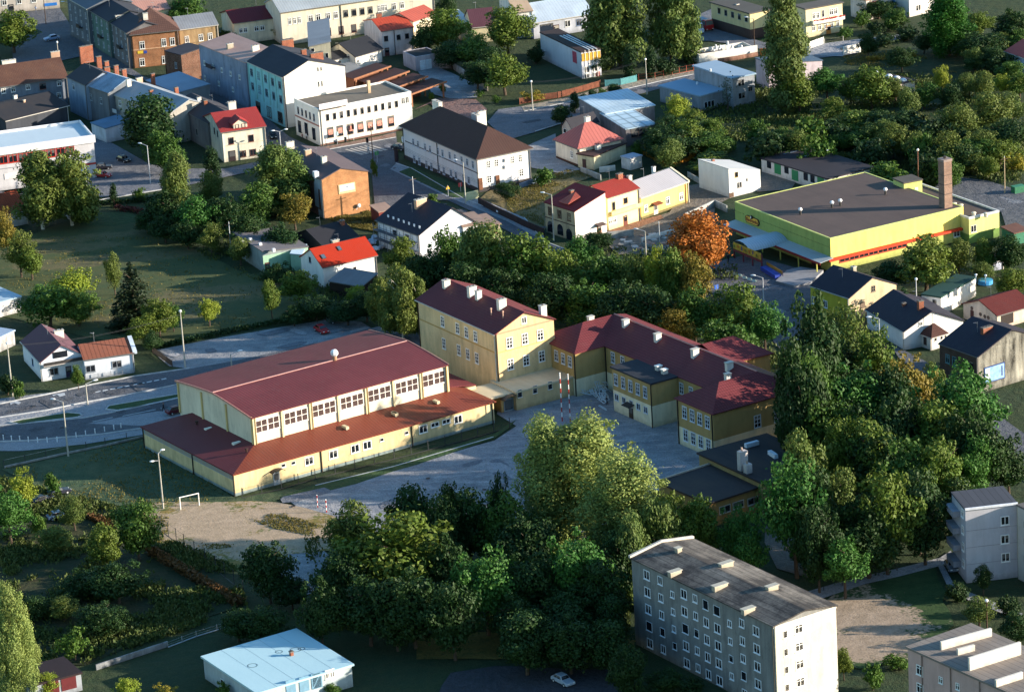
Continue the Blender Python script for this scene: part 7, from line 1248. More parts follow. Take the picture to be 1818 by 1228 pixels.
p = P(('f', 1005, 345)); o = empty('advertising_column', 'dark round advertising column at the town hall corner', 'column', (p.x, p.y, 0)); MB().tube((0, 0, 0), (0, 0, 3.2), .45, n=12).build('shaft', flatm('3a2c30'), o); MB().ball((0, 0, 3.3), .6, .6, .35, 10, 5).build('cap', flatm('2a2426'), o)
# traffic light, signs
def sign(t, h, col, label, shape='tri', name='road_sign'):
    p = P(t); o = empty(name, label, 'sign', (p.x, p.y, 0), math.radians(-60)); MB().tube((0, 0, 0), (0, 0, h), .05).build('post', STEEL, o)
    if shape == 'tri': MB().poly([(-.09, -.5, h-.9), (-.09, .5, h-.9), (-.09, 0, h)]).poly([(-.02, -.5, h-.9), (-.02, .5, h-.9), (-.02, 0, h)]).build('plate', flatm(col), o)
    else: MB().box(-.09, -.02, -.45, .45, h-.9, h).build('plate', flatm(col), o)
    return o
sign(('f', 1368, 590), 2.6, 'dca81e', 'yellow warning sign on the pavement before the town hall', 'tri'); sign(('f', 870, 350), 2.6, '4a9a5a', 'small green sign by the dark wooden pole', 'sq'); sign(('f', 1455, 560), 2.2, 'c04848', 'little red and white sign beside the town hall lamp', 'sq'); sign((1273, 528), 2.6, '2c5ab0', 'blue sign at the supermarket car park entrance', 'sq'); sign(('f', 590, 225), 3, '9ab4b8', 'pale sign in front of the white corner shop', 'sq')
for t, lb in ((('f', 704, 195), 'black traffic light before the shop windows'), (('f', 805, 290), 'low traffic light at the zebra crossing')):
    p = P(t); o = empty('traffic_light', lb, 'traffic light', (p.x, p.y, 0)); MB().tube((0, 0, 0), (0, 0, 3.0), .06).build('post', flatm('c8c8c4'), o); MB().box(-.28, .28, -.2, .2, 2.7, 3.8).build('housing', DARK, o)
    for z in (2.95, 3.25, 3.55): MB().tube((0, -.2, z), (0, -.26, z), .1, n=8).build('lens', flatm('5a2a24'), o)
# ------------------------------------------------------------------ vehicles
def car(t, t2, col, label, kind='car', group=None):
    p = P(t); a = heading(t, t2); o = empty('parked_car' if kind == 'car' else 'van' if kind == 'van' else 'truck', label, 'car' if kind == 'car' else kind, (p.x, p.y, .05), a, group)
    paint = flatm(col, .25, .05); gl = glass('10141a', .08, .8)
    L_, W_, H_ = (4.1, 1.66, 1.42) if kind == 'car' else (4.8, 1.9, 2.0) if kind == 'van' else (6.2, 2.4, 2.9)
    x0, x1 = -L_/2, L_/2
    if kind == 'car': low = [(x0, .3), (x1, .3), (x1+.02, .62), (x1-.15, .78), (x1-1.15, .9), (x0+.45, .93), (x0, .82)]; cab = [(x1-1.25, .88), (x1-1.8, H_), (x0+1.0, H_), (x0+.3, .9)]
    elif kind == 'van': low = [(x0, .35), (x1, .35), (x1, .8), (x1-.5, 1.05), (x0, 1.1)]; cab = [(x1-.55, 1.03), (x1-1.2, H_), (x0+.1, H_), (x0, 1.05)]
    else: low = [(x0, .5), (x1, .5), (x1, 1.5), (x0, 1.5)]; cab = [(x1, 1.48), (x1-.35, H_), (x1-1.9, H_), (x1-2.0, 1.48)]
    def ext(pr, w0, w1=None):
        w1 = w1 or w0; b = MB(); n = len(pr); zs = [q[1] for q in pr]; zm, zM = min(zs), max(zs)
        wz = lambda z: w0+(w1-w0)*(z-zm)/(zM-zm)
        b.v = [(x, -wz(z), z) for x, z in pr]+[(x, wz(z), z) for x, z in pr]; b.f = [tuple(range(n))[::-1], tuple(range(n, 2*n))]+[(k, (k+1) % n, n+(k+1) % n, n+k) for k in range(n)]; return b
    bo = ext(low, W_/2, W_/2-.03).build('body', paint, o); bo.modifiers.new('bevel', 'BEVEL').width = .07
    cb = ext(cab, W_/2-.04, W_/2-.22).build('cabin', paint, o); bv = cb.modifiers.new('bevel', 'BEVEL'); bv.width = .05
    # glazing
    (ax, az), (bx, bz), (cx_, cz), (dx, dz) = cab
    f = .14; lerp = lambda a, b, k: a+(b-a)*k
    gp = [(lerp(ax, bx, f), lerp(az, bz, f)), (lerp(ax, bx, 1-f), lerp(az, bz, 1-f)), (lerp(dx, cx_, 1-f), lerp(dz, cz, 1-f)), (lerp(dx, cx_, f), lerp(dz, cz, f))]
    def side(s, pts, k=.012):
        zz = lambda z: s*((W_/2-.04)+(-.18)*(z-min(az, dz))/(bz-min(az, dz))+k); return [(x, zz(z), z) for x, z in pts]
    inner = [(gp[0][0]-.25, gp[0][1]), (gp[1][0]-.05, gp[1][1]), (gp[2][0]+.05, gp[2][1]), (gp[3][0]+.2, gp[3][1])]
    for s in (-1, 1): MB().poly(side(s, inner)).build('side_window', gl, o)
    for (xa, za), (xb, zb_), e in ((gp[0], gp[1], .02), (gp[3], gp[2], -.02)):
        if kind == 'truck' and e < 0: continue
        MB().poly([(xa+e, -W_/2+.14, za+.02), (xa+e, W_/2-.14, za+.02), (xb+e, W_/2-.3, zb_+.02), (xb+e, -W_/2+.3, zb_+.02)]).build('windscreen' if e > 0 else 'rear_window', gl, o)
    tyre = flatm('16161a', .9); rw = .31 if kind != 'truck' else .48
    for x in (x0+.75, x1-.8):
        for s in (-1, 1): wv = MB().tube((x, s*(W_/2-.2), rw), (x, s*(W_/2+.01), rw), rw, n=14).build('wheel', tyre, o); MB().tube((x, s*(W_/2+.01), rw), (x, s*(W_/2+.02), rw), rw*.55, n=10).build('rim', STEEL, wv)
    for s in (-1, 1): MB().box(x1-.02, x1+.04, s*(W_/2-.35)-.16, s*(W_/2-.35)+.16, .58, .74).build('headlight', flatm('dce0e0', .2), o); MB().box(x0-.03, x0+.02, s*(W_/2-.25)-.1, s*(W_/2-.25)+.1, .6, .8).build('tail_light', flatm('8a1818', .3), o)
    if kind == 'truck': MB().box(x0+.1, x1-2.2, -1.2, 1.2, 1.55, 2.7).build('load_box', flatm('8a98a8'), o)
    return o
car(('j', 1270, 118), ('j', 1325, 150), 'a02828', 'red hatchback parked on the lot behind the sports hall'); car(('j', 1390, 45), ('j', 1440, 35), '3a5048', 'dark green van parked under the trees behind the sports hall', 'van')
car((314, 733), (330, 729), '5a2028', 'dark red car half hidden behind the sports hall corner'); car((1000, 1213), (1014, 1220), '9aa6b4', 'silver car on the dark yard road at the bottom edge'); car((92, 72), (80, 74), '8fa4c8', 'silver blue car driving on the town square'); car((183, 301), (196, 300), '2c2c34', 'dark car parked beside the white store', group='cars beside the white store'); car((183, 315), (196, 316), 'a03030', 'red car parked beside the white store', group='cars beside the white store'); car((220, 287), (232, 291), '22262e', 'dark car parked under the huge tree', group='cars beside the white store')
car(('f', 1025, 262), ('f', 1070, 270), '343a44', 'dark car turning at the town hall corner'); car(('h', 1330, 428), ('h', 1370, 415), 'b8bcc4', 'white car parked behind the chimney stack'); car(('n', 215, 265), ('n', 260, 250), '23242c', 'dark car parked beside the garden at the left, farther one', group='cars by the left gardens'); car(('n', 300, 345), ('n', 350, 335), '39506a', 'blue grey car parked beside the garden at the left, nearer one', group='cars by the left gardens')
car(z7(300, 320), z7(370, 345), 'b02c2c', 'red lorry cab parked in the yard behind the tall willows', 'truck'); car(z7(190, 360), z7(270, 385), 'c8d0dc', 'white lorry parked in front of the red one', 'truck'); car((105, 878), (120, 874), '2a2c38', 'dark car under the trees at the left, between the other two')
car((485, 245), (492, 262), '1e2026', 'black car parked in the shaded street by the corner shop'); car((1690, 1010), (1697, 1022), '6a7480', 'grey car parked beside the balcony block')
# ------------------------------------------------------------------ fences and walls
def fence(pts, h, kind, label, mat, post=None, step=2.5, name='fence', group=None):
    p = [P(q) for q in pts]; o = empty(name, label, 'wall' if kind == 'wall' else 'fence', p[0][:], 0, group); q = [v-p[0] for v in p]; n = 0
    for a, b in zip(q, q[1:]):
        d = b-a; L_ = d.length; ang = math.atan2(d.y, d.x)
        m = MB()
        if kind == 'wall': m.box(0, L_, -.12, .12, 0, h)
        elif kind == 'board':
            k = int(L_/.22)
            for i in range(k): m.box(i*.22, i*.22+.15, -.02, .02, .1, h-.05*(i % 2))
            m.box(0, L_, .02, .06, .3, .4); m.box(0, L_, .02, .06, h-.35, h-.25)
        elif kind == 'wire':
            for z in (h*.5, h-.05): m.box(0, L_, -.01, .01, z, z+.02)
            m.box(0, L_, -.08, .08, 0, .12)
        elif kind == 'base': m.box(0, L_, -.12, .12, 0, .35); m.box(0, L_, -.015, .015, h-.05, h)
        m.build('wall' if kind == 'wall' else 'fence_panel', mat, o, a, ang)
        k = max(1, int(L_/step))
        if kind != 'wall':
            for i in range(k+1):
                if n > 95: break
                n += 1; MB().box(-.05, .05, -.05, .05, 0, h+.1).build('post', post or mat, o, a+d*(i/k), ang)
    return o
IR = flatm('34373a'); BRN = flatm('7a4a38', .9, .25); CW = plaster('a8a8a4', .2)
fence([(430, 884), (500, 868), (560, 850), (700, 815), (820, 783), (905, 759)], 1.8, 'wire', 'thin wire fence with dark posts in front of the sports hall annex', flatm('2c3032'), IR, 3.2)
fence([('i', 30, 1108), ('i', 470, 1010), ('i', 740, 955), ('i', 1040, 885)], 1.5, 'base', 'low concrete kerb fence between curved road and sports lawn', CW, IR, 3); fence([('i', 1075, 305), ('i', 1140, 350), ('i', 1210, 400)], 1.3, 'board', 'short dark wooden fence beside the parking lot entrance', flatm('3a3430')); fence([('i', 600, 490), ('i', 780, 465), ('i', 940, 440)], .9, 'wire', 'low railing before the rusty roofed wing', flatm('8a9098'), None, 2)
fence([('c', 90, 735), ('c', 250, 705), ('c', 360, 690), ('c', 480, 660), ('c', 655, 610)], 1.6, 'board', 'rusty brown fence along the green lawn by the side street', BRN); fence([('c', 925, 565), ('c', 1040, 555), ('c', 1160, 525), ('c', 1310, 495)], 1.5, 'wire', 'rust red metal fence under the tall willows', flatm('9a4a38'), None, 2); fence([('c', 690, 610), ('c', 800, 600), ('c', 910, 575)], 1.7, 'board', 'turquoise metal gate and fence beside the striped roof shop', flatm('5a9aa0'))
fence([('b', 1305, 480), ('b', 1395, 480), ('b', 1480, 540), ('b', 1645, 640)], 1.8, 'wall', 'pale stone wall between courtyard and shaded trees', plaster('a8a098', .3)); fence([('f', 1580, 640), ('f', 1700, 705), ('f', 1818, 760), ('g', 120, 800), ('g', 262, 860)], 1.5, 'wall', 'dark brown street wall with white graffiti strokes', plaster('3c3030', .2))
fence([('f', 1485, 625), ('f', 1578, 602)], 1.9, 'wall', 'pale yellow hoarding at the town hall corner', flatm('c4c49a')); fence([('g', 700, 890), ('g', 890, 870)], 1.6, 'wall', 'grey panel fence before the half stone house yard', CW); fence([('g', 945, 915), ('g', 1170, 850), ('g', 1180, 880)], 1.1, 'wall', 'low white foundation wall in the gravel yard', WHT); fence([('g', 945, 935), ('g', 1110, 985)], .8, 'wall', 'second low grey foundation wall in the gravel yard', CW); fence([('g', 1250, 755), ('g', 1460, 660), ('g', 1545, 700)], 1.5, 'wall', 'concrete wall climbing behind the orange tree', CW); fence([('g', 520, 420), ('g', 600, 450), ('g', 660, 475)], 1.3, 'wall', 'grey garden wall below the cream annex', CW); fence([('g', 90, 535), ('g', 220, 490), ('g', 310, 455)], 1.2, 'wall', 'bluish wall beside the town hall yard', plaster('7a8ca4', .2)); fence([('g', 650, 420), ('g', 760, 405)], 1.2, 'wall', 'whitewashed planter wall behind the red roofs', WHT); fence([('g', 1270, 450), ('g', 1362, 505)], 1.2, 'wall', 'grey wall left of the plain white cube house', CW)
fence([('n', 490, 1115), ('n', 855, 995)], .9, 'wall', 'white concrete garden fence in the bottom left', plaster('8c9094', .3)); fence([('n', 855, 1000), ('n', 1000, 945), ('n', 1210, 880)], .9, 'wire', 'broken pale fence continuing to the lone dark tree', flatm('9aa0a8'), CW, 2.6); fence([('n', 780, 380), ('n', 940, 500), ('n', 1100, 610), ('n', 1240, 720)], 2.6, 'wire', 'tall wire fence along the lower edge of the pitch', flatm('4a4238'), IR, 3)
fence([z7(1435, 530), z7(1590, 475)], 1.8, 'board', 'white barred gate before the cream balcony house', WHITE); fence([('d', 552, 390), ('d', 672, 365)], 2.2, 'wall', 'pair of plain white garage gates by the villa street', WHITE); fence([z7(1440, 560), z7(1330, 500)], 1.6, 'wall', 'short white wall at the foot of the tall poplar', WHT); fence([z7(1600, 475), z7(1800, 445)], 1.2, 'wire', 'garden fence with pale posts below the cream balcony house', flatm('8a8478'), flatm('cfcabc'), 3)
fence([z7(905, 600), z7(975, 600)], 1.8, 'wall', 'plain orange board fence beside the tall poplar', flatm('c87838')); fence([('c', 1480, 440), ('c', 1620, 420), ('c', 1780, 390)], 1., 'wall', 'rust brown stone pile wall before the mason yard', plaster('a07866', .4)); fence([('o', 1390, 1015), ('o', 1460, 1000)], 1.3, 'wire', 'little ochre fence beside the apartment block corner', flatm('a8803c')); fence([('k', 150, 500), ('k', 380, 470)], 1.2, 'wire', 'dark railing along the road behind the school', IR, None, 2.5); fence([('p', 830, 800), ('p', 1240, 690)], .8, 'wire', 'dark low railing above the footpath', IR, None, 3)
# graffiti strokes on the street wall
a_, b_ = P(('f', 1625, 662)), P(('f', 1722, 715)); gw = b_-a_
for i in range(8):
    q = a_+gw*(i/8); o = MB().box(0, .8 if i % 2 else .25, -.19, -.14, .35+.1*(i % 3), .6+.25*(i % 2)).build('graffiti_mark', flatm('dcdce0'), None, (q.x, q.y, 0), math.atan2(gw.y, gw.x)); tag(o, 'white painted graffiti stroke on the dark street wall', 'graffiti', 'graffiti strokes')
# mason yard
n0 = P(z7(250, 690)); yw3 = heading(z7(250, 690), z7(880, 590)); o = empty('mason_yard', 'roofless white walled stonemason yard by the willows', 'yard', (n0.x, n0.y, 0), yw3)
L1 = (P(z7(880, 590))-n0).length; L2 = (P(z7(85, 620))-n0).length
for a in ((0, L1, 0, .25), (0, .25, .26, L2), (L1-.25, L1, .26, L2), (.26, L1-.26, L2-.25, L2)): MB().box(*a, 0, 2.4 if a[2] < .2 or a[1] < .3 else 1.6).build('wall', plaster('e0dcd4', .08), o)
MB().box(.26, L1*.5, .26, L2*.5, 1.6, 1.7).build('deck', flatm('4a3c34'), o)
rnd = random.Random(8)
for i in range(12):
    u_, v_ = rnd.uniform(.35, .9)*L1, rnd.uniform(.3, .9)*L2; c, s = math.cos(yw3), math.sin(yw3); hh = rnd.uniform(1.4, 3.2)
    q = MB().prism([(-.5, -.15), (.5, -.15), (.5, .15), (-.5, .15)], 0, hh*.7).tube((0, 0, hh*.7), (0, 0, hh), .35, .2, 8).build('stone_monument', flatm('dcdcdc', .5), None, (n0.x+c*u_-s*v_, n0.y+s*u_+c*v_, 0), rnd.uniform(0, 1)); tag(q, 'white carved stone standing in the stonemason yard', 'stone', 'white stones of the mason yard')
# ------------------------------------------------------------------ sports gear, posts, bollards
a, b_ = P(('n', 920, 302)), P(('n', 1015, 280)); gl_ = (b_-a).length; G2 = empty('football_goal', 'white football goal frame without net on the dirt pitch', 'goal', a[:], math.atan2(b_.y-a.y, b_.x-a.x))
for x in (0, gl_): MB().tube((x, 0, 0), (x, 0, 2.3), .09).build('post', WHITE, G2); 
MB().tube((-.09, 0, 2.3), (gl_+.09, 0, 2.3), .09).build('crossbar', WHITE, G2)
def striped(t, h, label, r=.1, topat=True, n=10):
    p = P(t, h) if topat else P(t); o = empty('striped_pole', label, 'pole', (p.x, p.y, 0), 0, 'red and white striped poles')
    for k in range(n): MB().tube((0, 0, h*k/n), (0, 0, h*(k+1)/n), r, n=8).build('stripe', flatm('e4e0dc') if k % 2 else flatm('a83028'), o)
    MB().ball((0, 0, h+.1), r*1.4, r*1.4, r*1.4, 8, 4).build('finial', WHITE, o); return o
striped(('k', 1358, 765), 9, 'tall red and white striped pole in the school yard, left of two', .11); striped(('k', 1415, 772), 9, 'tall red and white striped pole in the school yard, right of two', .09); striped(('n', 1613, 228), 2.2, 'short striped post at the pitch corner, farther one', .07, True, 5); striped(('n', 1658, 252), 2.2, 'short striped post at the pitch corner, nearer one', .09, True, 5)
o = empty('carpet_frame', 'thin white metal frame standing in the flower garden', 'frame', P(('c', 1232, 975))[:], .3)
for x in (0, 1.6): MB().tube((x, 0, 0), (x, 0, 2.), .05).build('post', flatm('b8b8b0'), o)
MB().tube((0, 0, 2.), (1.6, 0, 2.), .05).build('crossbar', flatm('b8b8b0'), o)
bo = [(25, 912), (82, 918), (140, 920), (200, 925), (265, 930), (332, 930), (402, 925), (470, 908), (535, 895), (602, 882), (668, 868), (735, 855), (800, 842), (850, 830)]
b0 = None
for i, (x, y) in enumerate(bo):
    p = P(('i', x, y))
    if b0 is None: b0 = MB().tube((0, 0, 0), (0, 0, .9), .09, n=8).ball((0, 0, .92), .13, .13, .12, 8, 4).build('bollard', flatm('d4d8dc'), None, p[:])
    else: q = b0.copy(); C.objects.link(q); q.location = p; b0_ = q
    tag(b0 if i == 0 else b0_, 'white bollard in the row along the outer kerb of the curved road', 'bollard', 'bollards along the curved road')
for i, (x, y) in enumerate([(1284, 481), (1293, 485), (1303, 488), (1313, 491), (1322, 495), (1331, 498), (1339, 501)]):
    p = P((x, y)); o = MB().slab([[(-.5, -.25, .1), (.5, -.25, .1), (.35, 0, .6), (-.35, 0, .6)], [(.5, .25, .1), (-.5, .25, .1), (-.35, 0, .6), (.35, 0, .6)]], .1).build('kerb_barrier', flatm('b8d0c8'), None, p[:], -.7); tag(o, 'small pale barrier in the row across the supermarket car park', 'barrier', 'pale barriers in the supermarket car park')
# ------------------------------------------------------------------ supermarket forecourt
p = P((1304, 459)); q = P((1353, 480)); d = q-p; o = empty('billboard', 'yellow double billboard on maroon posts before the supermarket', 'billboard', p[:], math.atan2(d.y, d.x)); L_ = d.length
for k in range(4): MB().box(-.12, .12, -.12, .12, 0, 3.4).build('post', flatm('5a2434'), o, (L_*k/3, 0, 0))
MB().box(-.2, L_+.2, -.2, -.12, 1.7, 2.1).build('beam', flatm('6a2a38'), o); MB().box(0, L_*.49, -.2, -.13, 2.2, 3.6).build('board', flatm('b09a34', .6, .4), o); MB().box(L_*.51, L_, -.2, -.13, 2.2, 3.6).build('board', flatm('a8a040', .6, .4), o)
for i in range(7): MB().box(.3+i*L_/7.5, .7+i*L_/7.5, -.22, -.205, 2.5+.2*(i % 2), 3.1+.15*(i % 3)).build('advert_patch', flatm(('5a7a3a', 'a85a2c', '3a4a8a')[i % 3]), o)
p = P((1362, 478)); q = P((1390, 495)); d = q-p; o = empty('trolley_shelter', 'low trolley shelter with yellow banner and blue trolleys by the supermarket', 'shelter', p[:], math.atan2(d.y, d.x)); L_ = d.length
for k in range(3): MB().box(-.05, .05, -.05, .05, 0, 1.6).build('post', flatm('3a2c44'), o, (L_*k/2, 0, 0))
MB().box(0, L_, -.1, -.05, 1.0, 1.6).build('banner', flatm('a8842c'), o); MB().box(.3, L_-.2, -1.6, -.3, .15, .9).build('trolleys', flatm('2c44a0'), o)
pp_ = [P(t) for t in ((1377, 503), (1397, 484), (1420, 478), (1462, 484), (1440, 505), (1410, 512))]; o = MB().prism([(v.x, v.y) for v in pp_], 0, .55).build('ramp_platform', flatm('808288', .9, .1)); tag(o, 'raised concrete entrance platform before the supermarket doors', 'platform')
p = P(('h', 1778, 560)); o = empty('waste_container', 'green metal waste container at the edge of the loading yard', 'container', p[:], .4); MB().slab([[(-1.3, -.8, 1.4), (1.3, -.8, 1.4), (1.3, .8, 1.4), (-1.3, .8, 1.4)]], 1.3).build('body', flatm('2c6a50'), o); MB().box(-1.35, 1.35, -.85, .85, 1.42, 1.5).build('lid', flatm('3a7a60'), o)
B = bld('shed', 'green garden hut at the right edge near the supermarket', 'hut', ('h', 1750, 850), 2.4, R=('h', 1850, 825), ly=4, roof=('sy', .4, .2), wall=flatm('2c6a54'), rm=felt('6a4a40'))
B = bld('gazebo', 'little white gazebo with dark roof in the garden right of the supermarket', 'gazebo', ('m', 1600, 130), 2.2, lx=2.6, ly=2.6, yaw=30, roof=('hip', 1., .3), wall=plaster('a8b0c8'), rm=felt('2c3044'))
p = P(('m', 1545, 262), .8); o = empty('pool', 'small round blue pool in the garden behind the green roof', 'pool', (p.x, p.y, 0)); MB().tube((0, 0, 0), (0, 0, .8), 1.5, n=16).build('rim', flatm('3a8ac8'), o); MB().tube((0, 0, .8), (0, 0, .82), 1.35, n=16).build('water', flatm('5ab0d8', .1), o)
# ------------------------------------------------------------------ heaps
rnd = random.Random(4)
fr_m = [MB().box(-.6, -.5, -.04, .04, 0, 1.7).box(.5, .6, -.04, .04, 0, 1.7).box(-.5, .5, -.04, .04, 0, .1).box(-.5, .5, -.04, .04, 1.6, 1.7).box(-.04, .04, -.04, .04, .1, 1.6).box(-.5, .5, -.035, .035, .8, .88).mesh('window_frame', flatm('c4d0d8'))]
hp = [('l', 360, 615), ('l', 395, 600), ('l', 420, 585), ('l', 460, 575), ('l', 500, 565), ('l', 525, 580), ('l', 400, 635), ('l', 430, 625), ('l', 470, 610), ('l', 510, 610), ('l', 450, 645), ('l', 490, 640), ('l', 530, 640), ('l', 500, 670), ('l', 525, 670), ('l', 470, 660), ('l', 515, 690), ('l', 380, 625), ('l', 540, 600), ('l', 445, 600)]
for i, t in enumerate(hp):
    p = P((t[0], t[1]-15, t[2]+12)); o = place(fr_m[0], 'window_frame', None, (p.x, p.y, rnd.uniform(.05, .5))); o.rotation_euler = (rnd.uniform(-1.3, -.2), rnd.uniform(-.3, .3), rnd.uniform(0, 3)); tag(o, 'old white window frame in the heap of frames against the school wing', 'window frame', 'heap of old window frames')
o = place(fr_m[0], 'window_frame', None, P(('l', 505, 740))[:]); o.rotation_euler = (-1.1, .2, 1.3); tag(o, 'lone old window frame lying apart from the heap in the yard', 'window frame')
for i in range(14):
    x, y = rnd.uniform(430, 580), rnd.uniform(860, 1000); p = P(zb(x, y)); o = MB().ball((0, 0, .25), rnd.uniform(.5, 1.1), rnd.uniform(.4, .8), rnd.uniform(.3, .6), 7, 4).build('sack', flatm('b4bcc8', .7, .2), None, p[:], rnd.uniform(0, 3)); tag(o, 'pale sack in the rubble pile beside the scaffolded house', 'sack', 'sacks of the rubble pile')
for i in range(22):
    x, y = rnd.uniform(760, 1150), rnd.uniform(860, 980); p = P(('g', x, y)); s_ = rnd.uniform(.4, 1.); o = MB().prism([(-s_, -.5*s_), (s_*.8, -.7*s_), (s_, .5*s_), (-.6*s_, .8*s_)], 0, s_*.5).build('rubble_block', flatm(('b0aaa4', '8c8680', '9a7a6c')[i % 3], .9, .25), None, p[:], rnd.uniform(0, 3)); tag(o, 'block of rubble lying in the gravel yard', 'rubble', 'rubble blocks of the gravel yard')
# ------------------------------------------------------------------ flower rows
def strip(pts, w_, h_, mat, label, n, card=.3, name='flower_row', cat='flowers', group=None):
    r = np.random.default_rng(len(pts)+n); p = [P(q) for q in pts]; seg = [(a, b) for a, b in zip(p, p[1:])]; L_ = sum((b-a).length for a, b in seg); C_ = []
    for a, b in seg:
        k = int(n*(b-a).length/L_); t = r.uniform(0, 1, k); d = (b-a).normalized(); o_ = r.uniform(-w_/2, w_/2, k)
        C_.append(np.stack([a.x+(b.x-a.x)*t-d.y*o_, a.y+(b.y-a.y)*t+d.x*o_, r.uniform(.05, h_, k)], 1))
    C_ = np.concatenate(C_)-np.array([p[0].x, p[0].y, 0]); n = len(C_); a = r.normal(size=(n, 3)); a /= np.linalg.norm(a, axis=1)[:, None]; b = np.cross(a, r.normal(size=(n, 3))); b /= np.linalg.norm(b, axis=1)[:, None]; V = np.stack([C_-a*card, C_+b*card*.6, C_+a*card, C_-b*card*.6], 1).reshape(-1, 3)
    me = D.meshes.new(name); me.from_pydata(V.tolist(), [], [tuple(range(i*4, i*4+4)) for i in range(n)]); at = me.attributes.new('tint', 'FLOAT', 'FACE'); at.data.foreach_set('value', r.uniform(0, 1, n).astype(np.float32)); me.materials.append(mat)
    return tag(place(me, name, None, (p[0].x, p[0].y, 0)), label, cat, group)
OF = leaves('a86e24', .5, .2, 'b8862c'); RH = leaves('5a4228', .5, .2, '70502c')
strip([('c', 980, 1050), ('c', 1070, 1010), ('c', 1200, 1085)], .9, .7, OF, 'orange flower row forming the upper corner of the garden', 700); strip([('c', 960, 1080), ('c', 1040, 1120), ('c', 1120, 1170)], .9, .7, OF, 'orange flower row nearest the cream shed', 600); strip([('c', 1200, 985), ('c', 1290, 1015), ('c', 1400, 1065), ('c', 1480, 1080)], .9, .7, OF, 'long orange flower row on the far side of the garden', 800); strip([('c', 1130, 1160), ('c', 1270, 1130), ('c', 1330, 1070)], .7, .6, OF, 'thin orange flower row on the right of the garden', 500); strip([('n', 760, 520), ('n', 900, 600), ('n', 1050, 690), ('n', 1220, 790)], 1.8, 1.3, RH, 'rust coloured overgrown hedge below the tall wire fence', 2200, .3, 'hedge', 'hedge'); strip([('n', 455, 340), ('n', 520, 370), ('n', 600, 420)], 1.8, 1., RH, 'reddish brown hedge behind the dense garden tree', 700, .3, 'hedge', 'hedge'); strip([(1540, 108), (1580, 104), (1625, 100)], 2., .8, leaves('8a7a34', .5), 'yellow dry weed strip on the meadow below the villas', 700, .35, 'weed_strip', 'weeds')
strip([(205, 372), (240, 376), (270, 386)], 1.5, 1.0, leaves('5a3434', .4), 'dark red hedge at the top of the meadow', 500, .3, 'hedge', 'hedge'); strip([(150, 366), (205, 362), (330, 352)], 1.2, 1.0, KM['shrub_dark'], 'clipped dark hedge between street and meadow', 1200, .3, 'hedge', 'hedge'); strip([(280, 618), (400, 592), (500, 573), (590, 560)], 1.4, .9, KM['shrub_dark'], 'dark hedge between meadow and parking lot', 1500, .3, 'hedge', 'hedge')
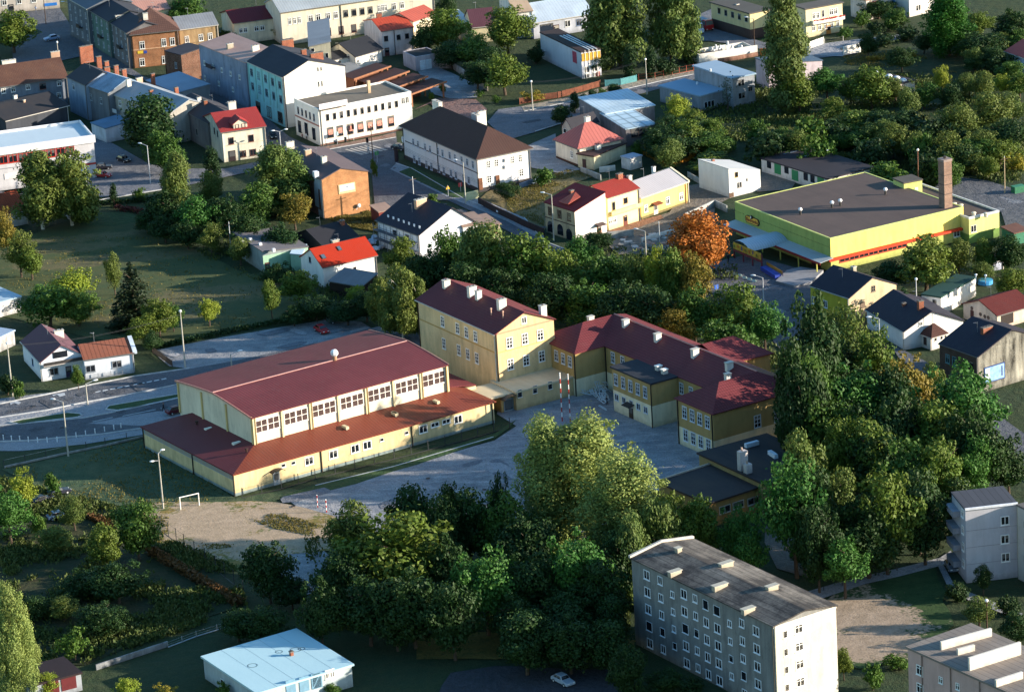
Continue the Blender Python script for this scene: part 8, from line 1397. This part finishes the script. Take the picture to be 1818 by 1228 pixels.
# ------------------------------------------------------------------ people
def person(t, hd, shirt, trousers, label, stride=.22):
    p = P(t); o = empty('person', label, 'person', (p.x, p.y, .06), hd)
    J = [(0, 0, .95), (0, 0, 1.2), (0, 0, 1.42), (.02, 0, 1.5), (.03, 0, 1.64), (0, .1, .92), (stride, .1, .5), (stride*.8, .1, .08), (stride*.8+.16, .1, .04), (0, -.1, .92), (-stride*.3, -.1, .5), (-stride, -.1, .1), (-stride+.15, -.1, .04), (0, .2, 1.4), (-.1, .25, 1.15), (.05, .25, .92), (0, -.2, 1.4), (.1, -.25, 1.15), (.2, -.22, .95)]
    E_ = [(0, 1), (1, 2), (2, 3), (3, 4), (0, 5), (5, 6), (6, 7), (7, 8), (0, 9), (9, 10), (10, 11), (11, 12), (2, 13), (13, 14), (14, 15), (2, 16), (16, 17), (17, 18)]
    R_ = [.15, .14, .16, .06, .10, .1, .075, .05, .045, .1, .075, .05, .045, .07, .05, .04, .07, .05, .04]
    me = D.meshes.new('body'); me.from_pydata(J, E_, []); b = place(me, 'body', o); m = b.modifiers.new('skin', 'SKIN'); b.modifiers.new('sub', 'SUBSURF').levels = 1
    for i, v in enumerate(me.skin_vertices[0].data): v.radius = (R_[i], R_[i]); v.use_root = i == 0
    g = NG('clothes'); sep = g.n('SeparateXYZ'); g.t.links.new(g.coord(), sep.inputs[0]); z = sep.outputs[2]
    c = g.mix(g.math('GREATER_THAN', z, .96), srgb(trousers), srgb(shirt)); c = g.mix(g.math('GREATER_THAN', z, 1.5), c, srgb('c89a7c')); g.out(c, .8); me.materials.append(g.m)
    MB().ball((.01, 0, 1.72), .11, .1, .09, 8, 5).build('hair', flatm('3a2a20'), o); return o
person(('i', 1150, 715), 2.9, '24242c', '1c1c24', 'person in dark clothes walking on the pavement left of the sports hall'); person(('f', 808, 288), 2.2, 'd8d8dc', '7a6a70', 'person in white shirt on the zebra crossing'); person(('b', 372, 985), .5, 'dcdce0', '3a3a44', 'person in white standing at the corner shop entrance'); person(('b', 345, 985), 3.4, '6a3434', '2a2a34', 'person in red brown top beside the shop entrance'); person((1293, 466), 1.2, '20242c', '1c1c24', 'person in black walking at the supermarket car park edge'); person(('k', 1690, 985), .4, '3a3c44', '2c2c34', 'person bending near the heap of window frames'); person((64, 22), 1., 'a8b0c8', '5a6074', 'person in pale clothes before the corner shop on the square')
p = P(('f', 647, 212)); o = empty('litter_bin', 'black litter bin on the pavement before the shop windows', 'bin', p[:]); MB().tube((0, 0, 0), (0, 0, 1.2), .28, n=10).build('body', DARK, o); MB().tube((0, 0, 1.2), (0, 0, 1.35), .32, n=10).build('lid', flatm('2a2a30'), o)

# ------------------------------------------------------------------ overhead wires
def wire(a, b, ha, hb, label, n=3):
    A_, B_ = P(a), P(b); o = empty('overhead_wire', label, 'wire', (A_.x, A_.y, 0), 0, 'overhead wires')
    d = B_-A_; d.z = 0; sd = Vector((-d.y, d.x, 0)).normalized()
    for k in range(n):
        q = MB(); pr = None
        for i in range(9):
            t = i/8; c = d*t+sd*((k-(n-1)/2)*.5); c.z = ha+(hb-ha)*t-1.2*4*t*(1-t)
            if pr is not None: q.tube(pr, c, .022, n=3)
            pr = c
        q.build('cable', flatm('3a3a3c'), o)
wire(('c', 158, 775), ('c', 975, 655), 6.8, 8.2, 'thin overhead wires along the side street between the two lamp posts'); wire(('f', 848, 450), ('g', 320, 980), 10.5, 9.5, 'thin overhead wires down the main street from the dark wooden pole'); wire((332, 655), ('i', 95, 605), 11, 10, 'thin overhead wires along the road past the plum roofed house', 2)
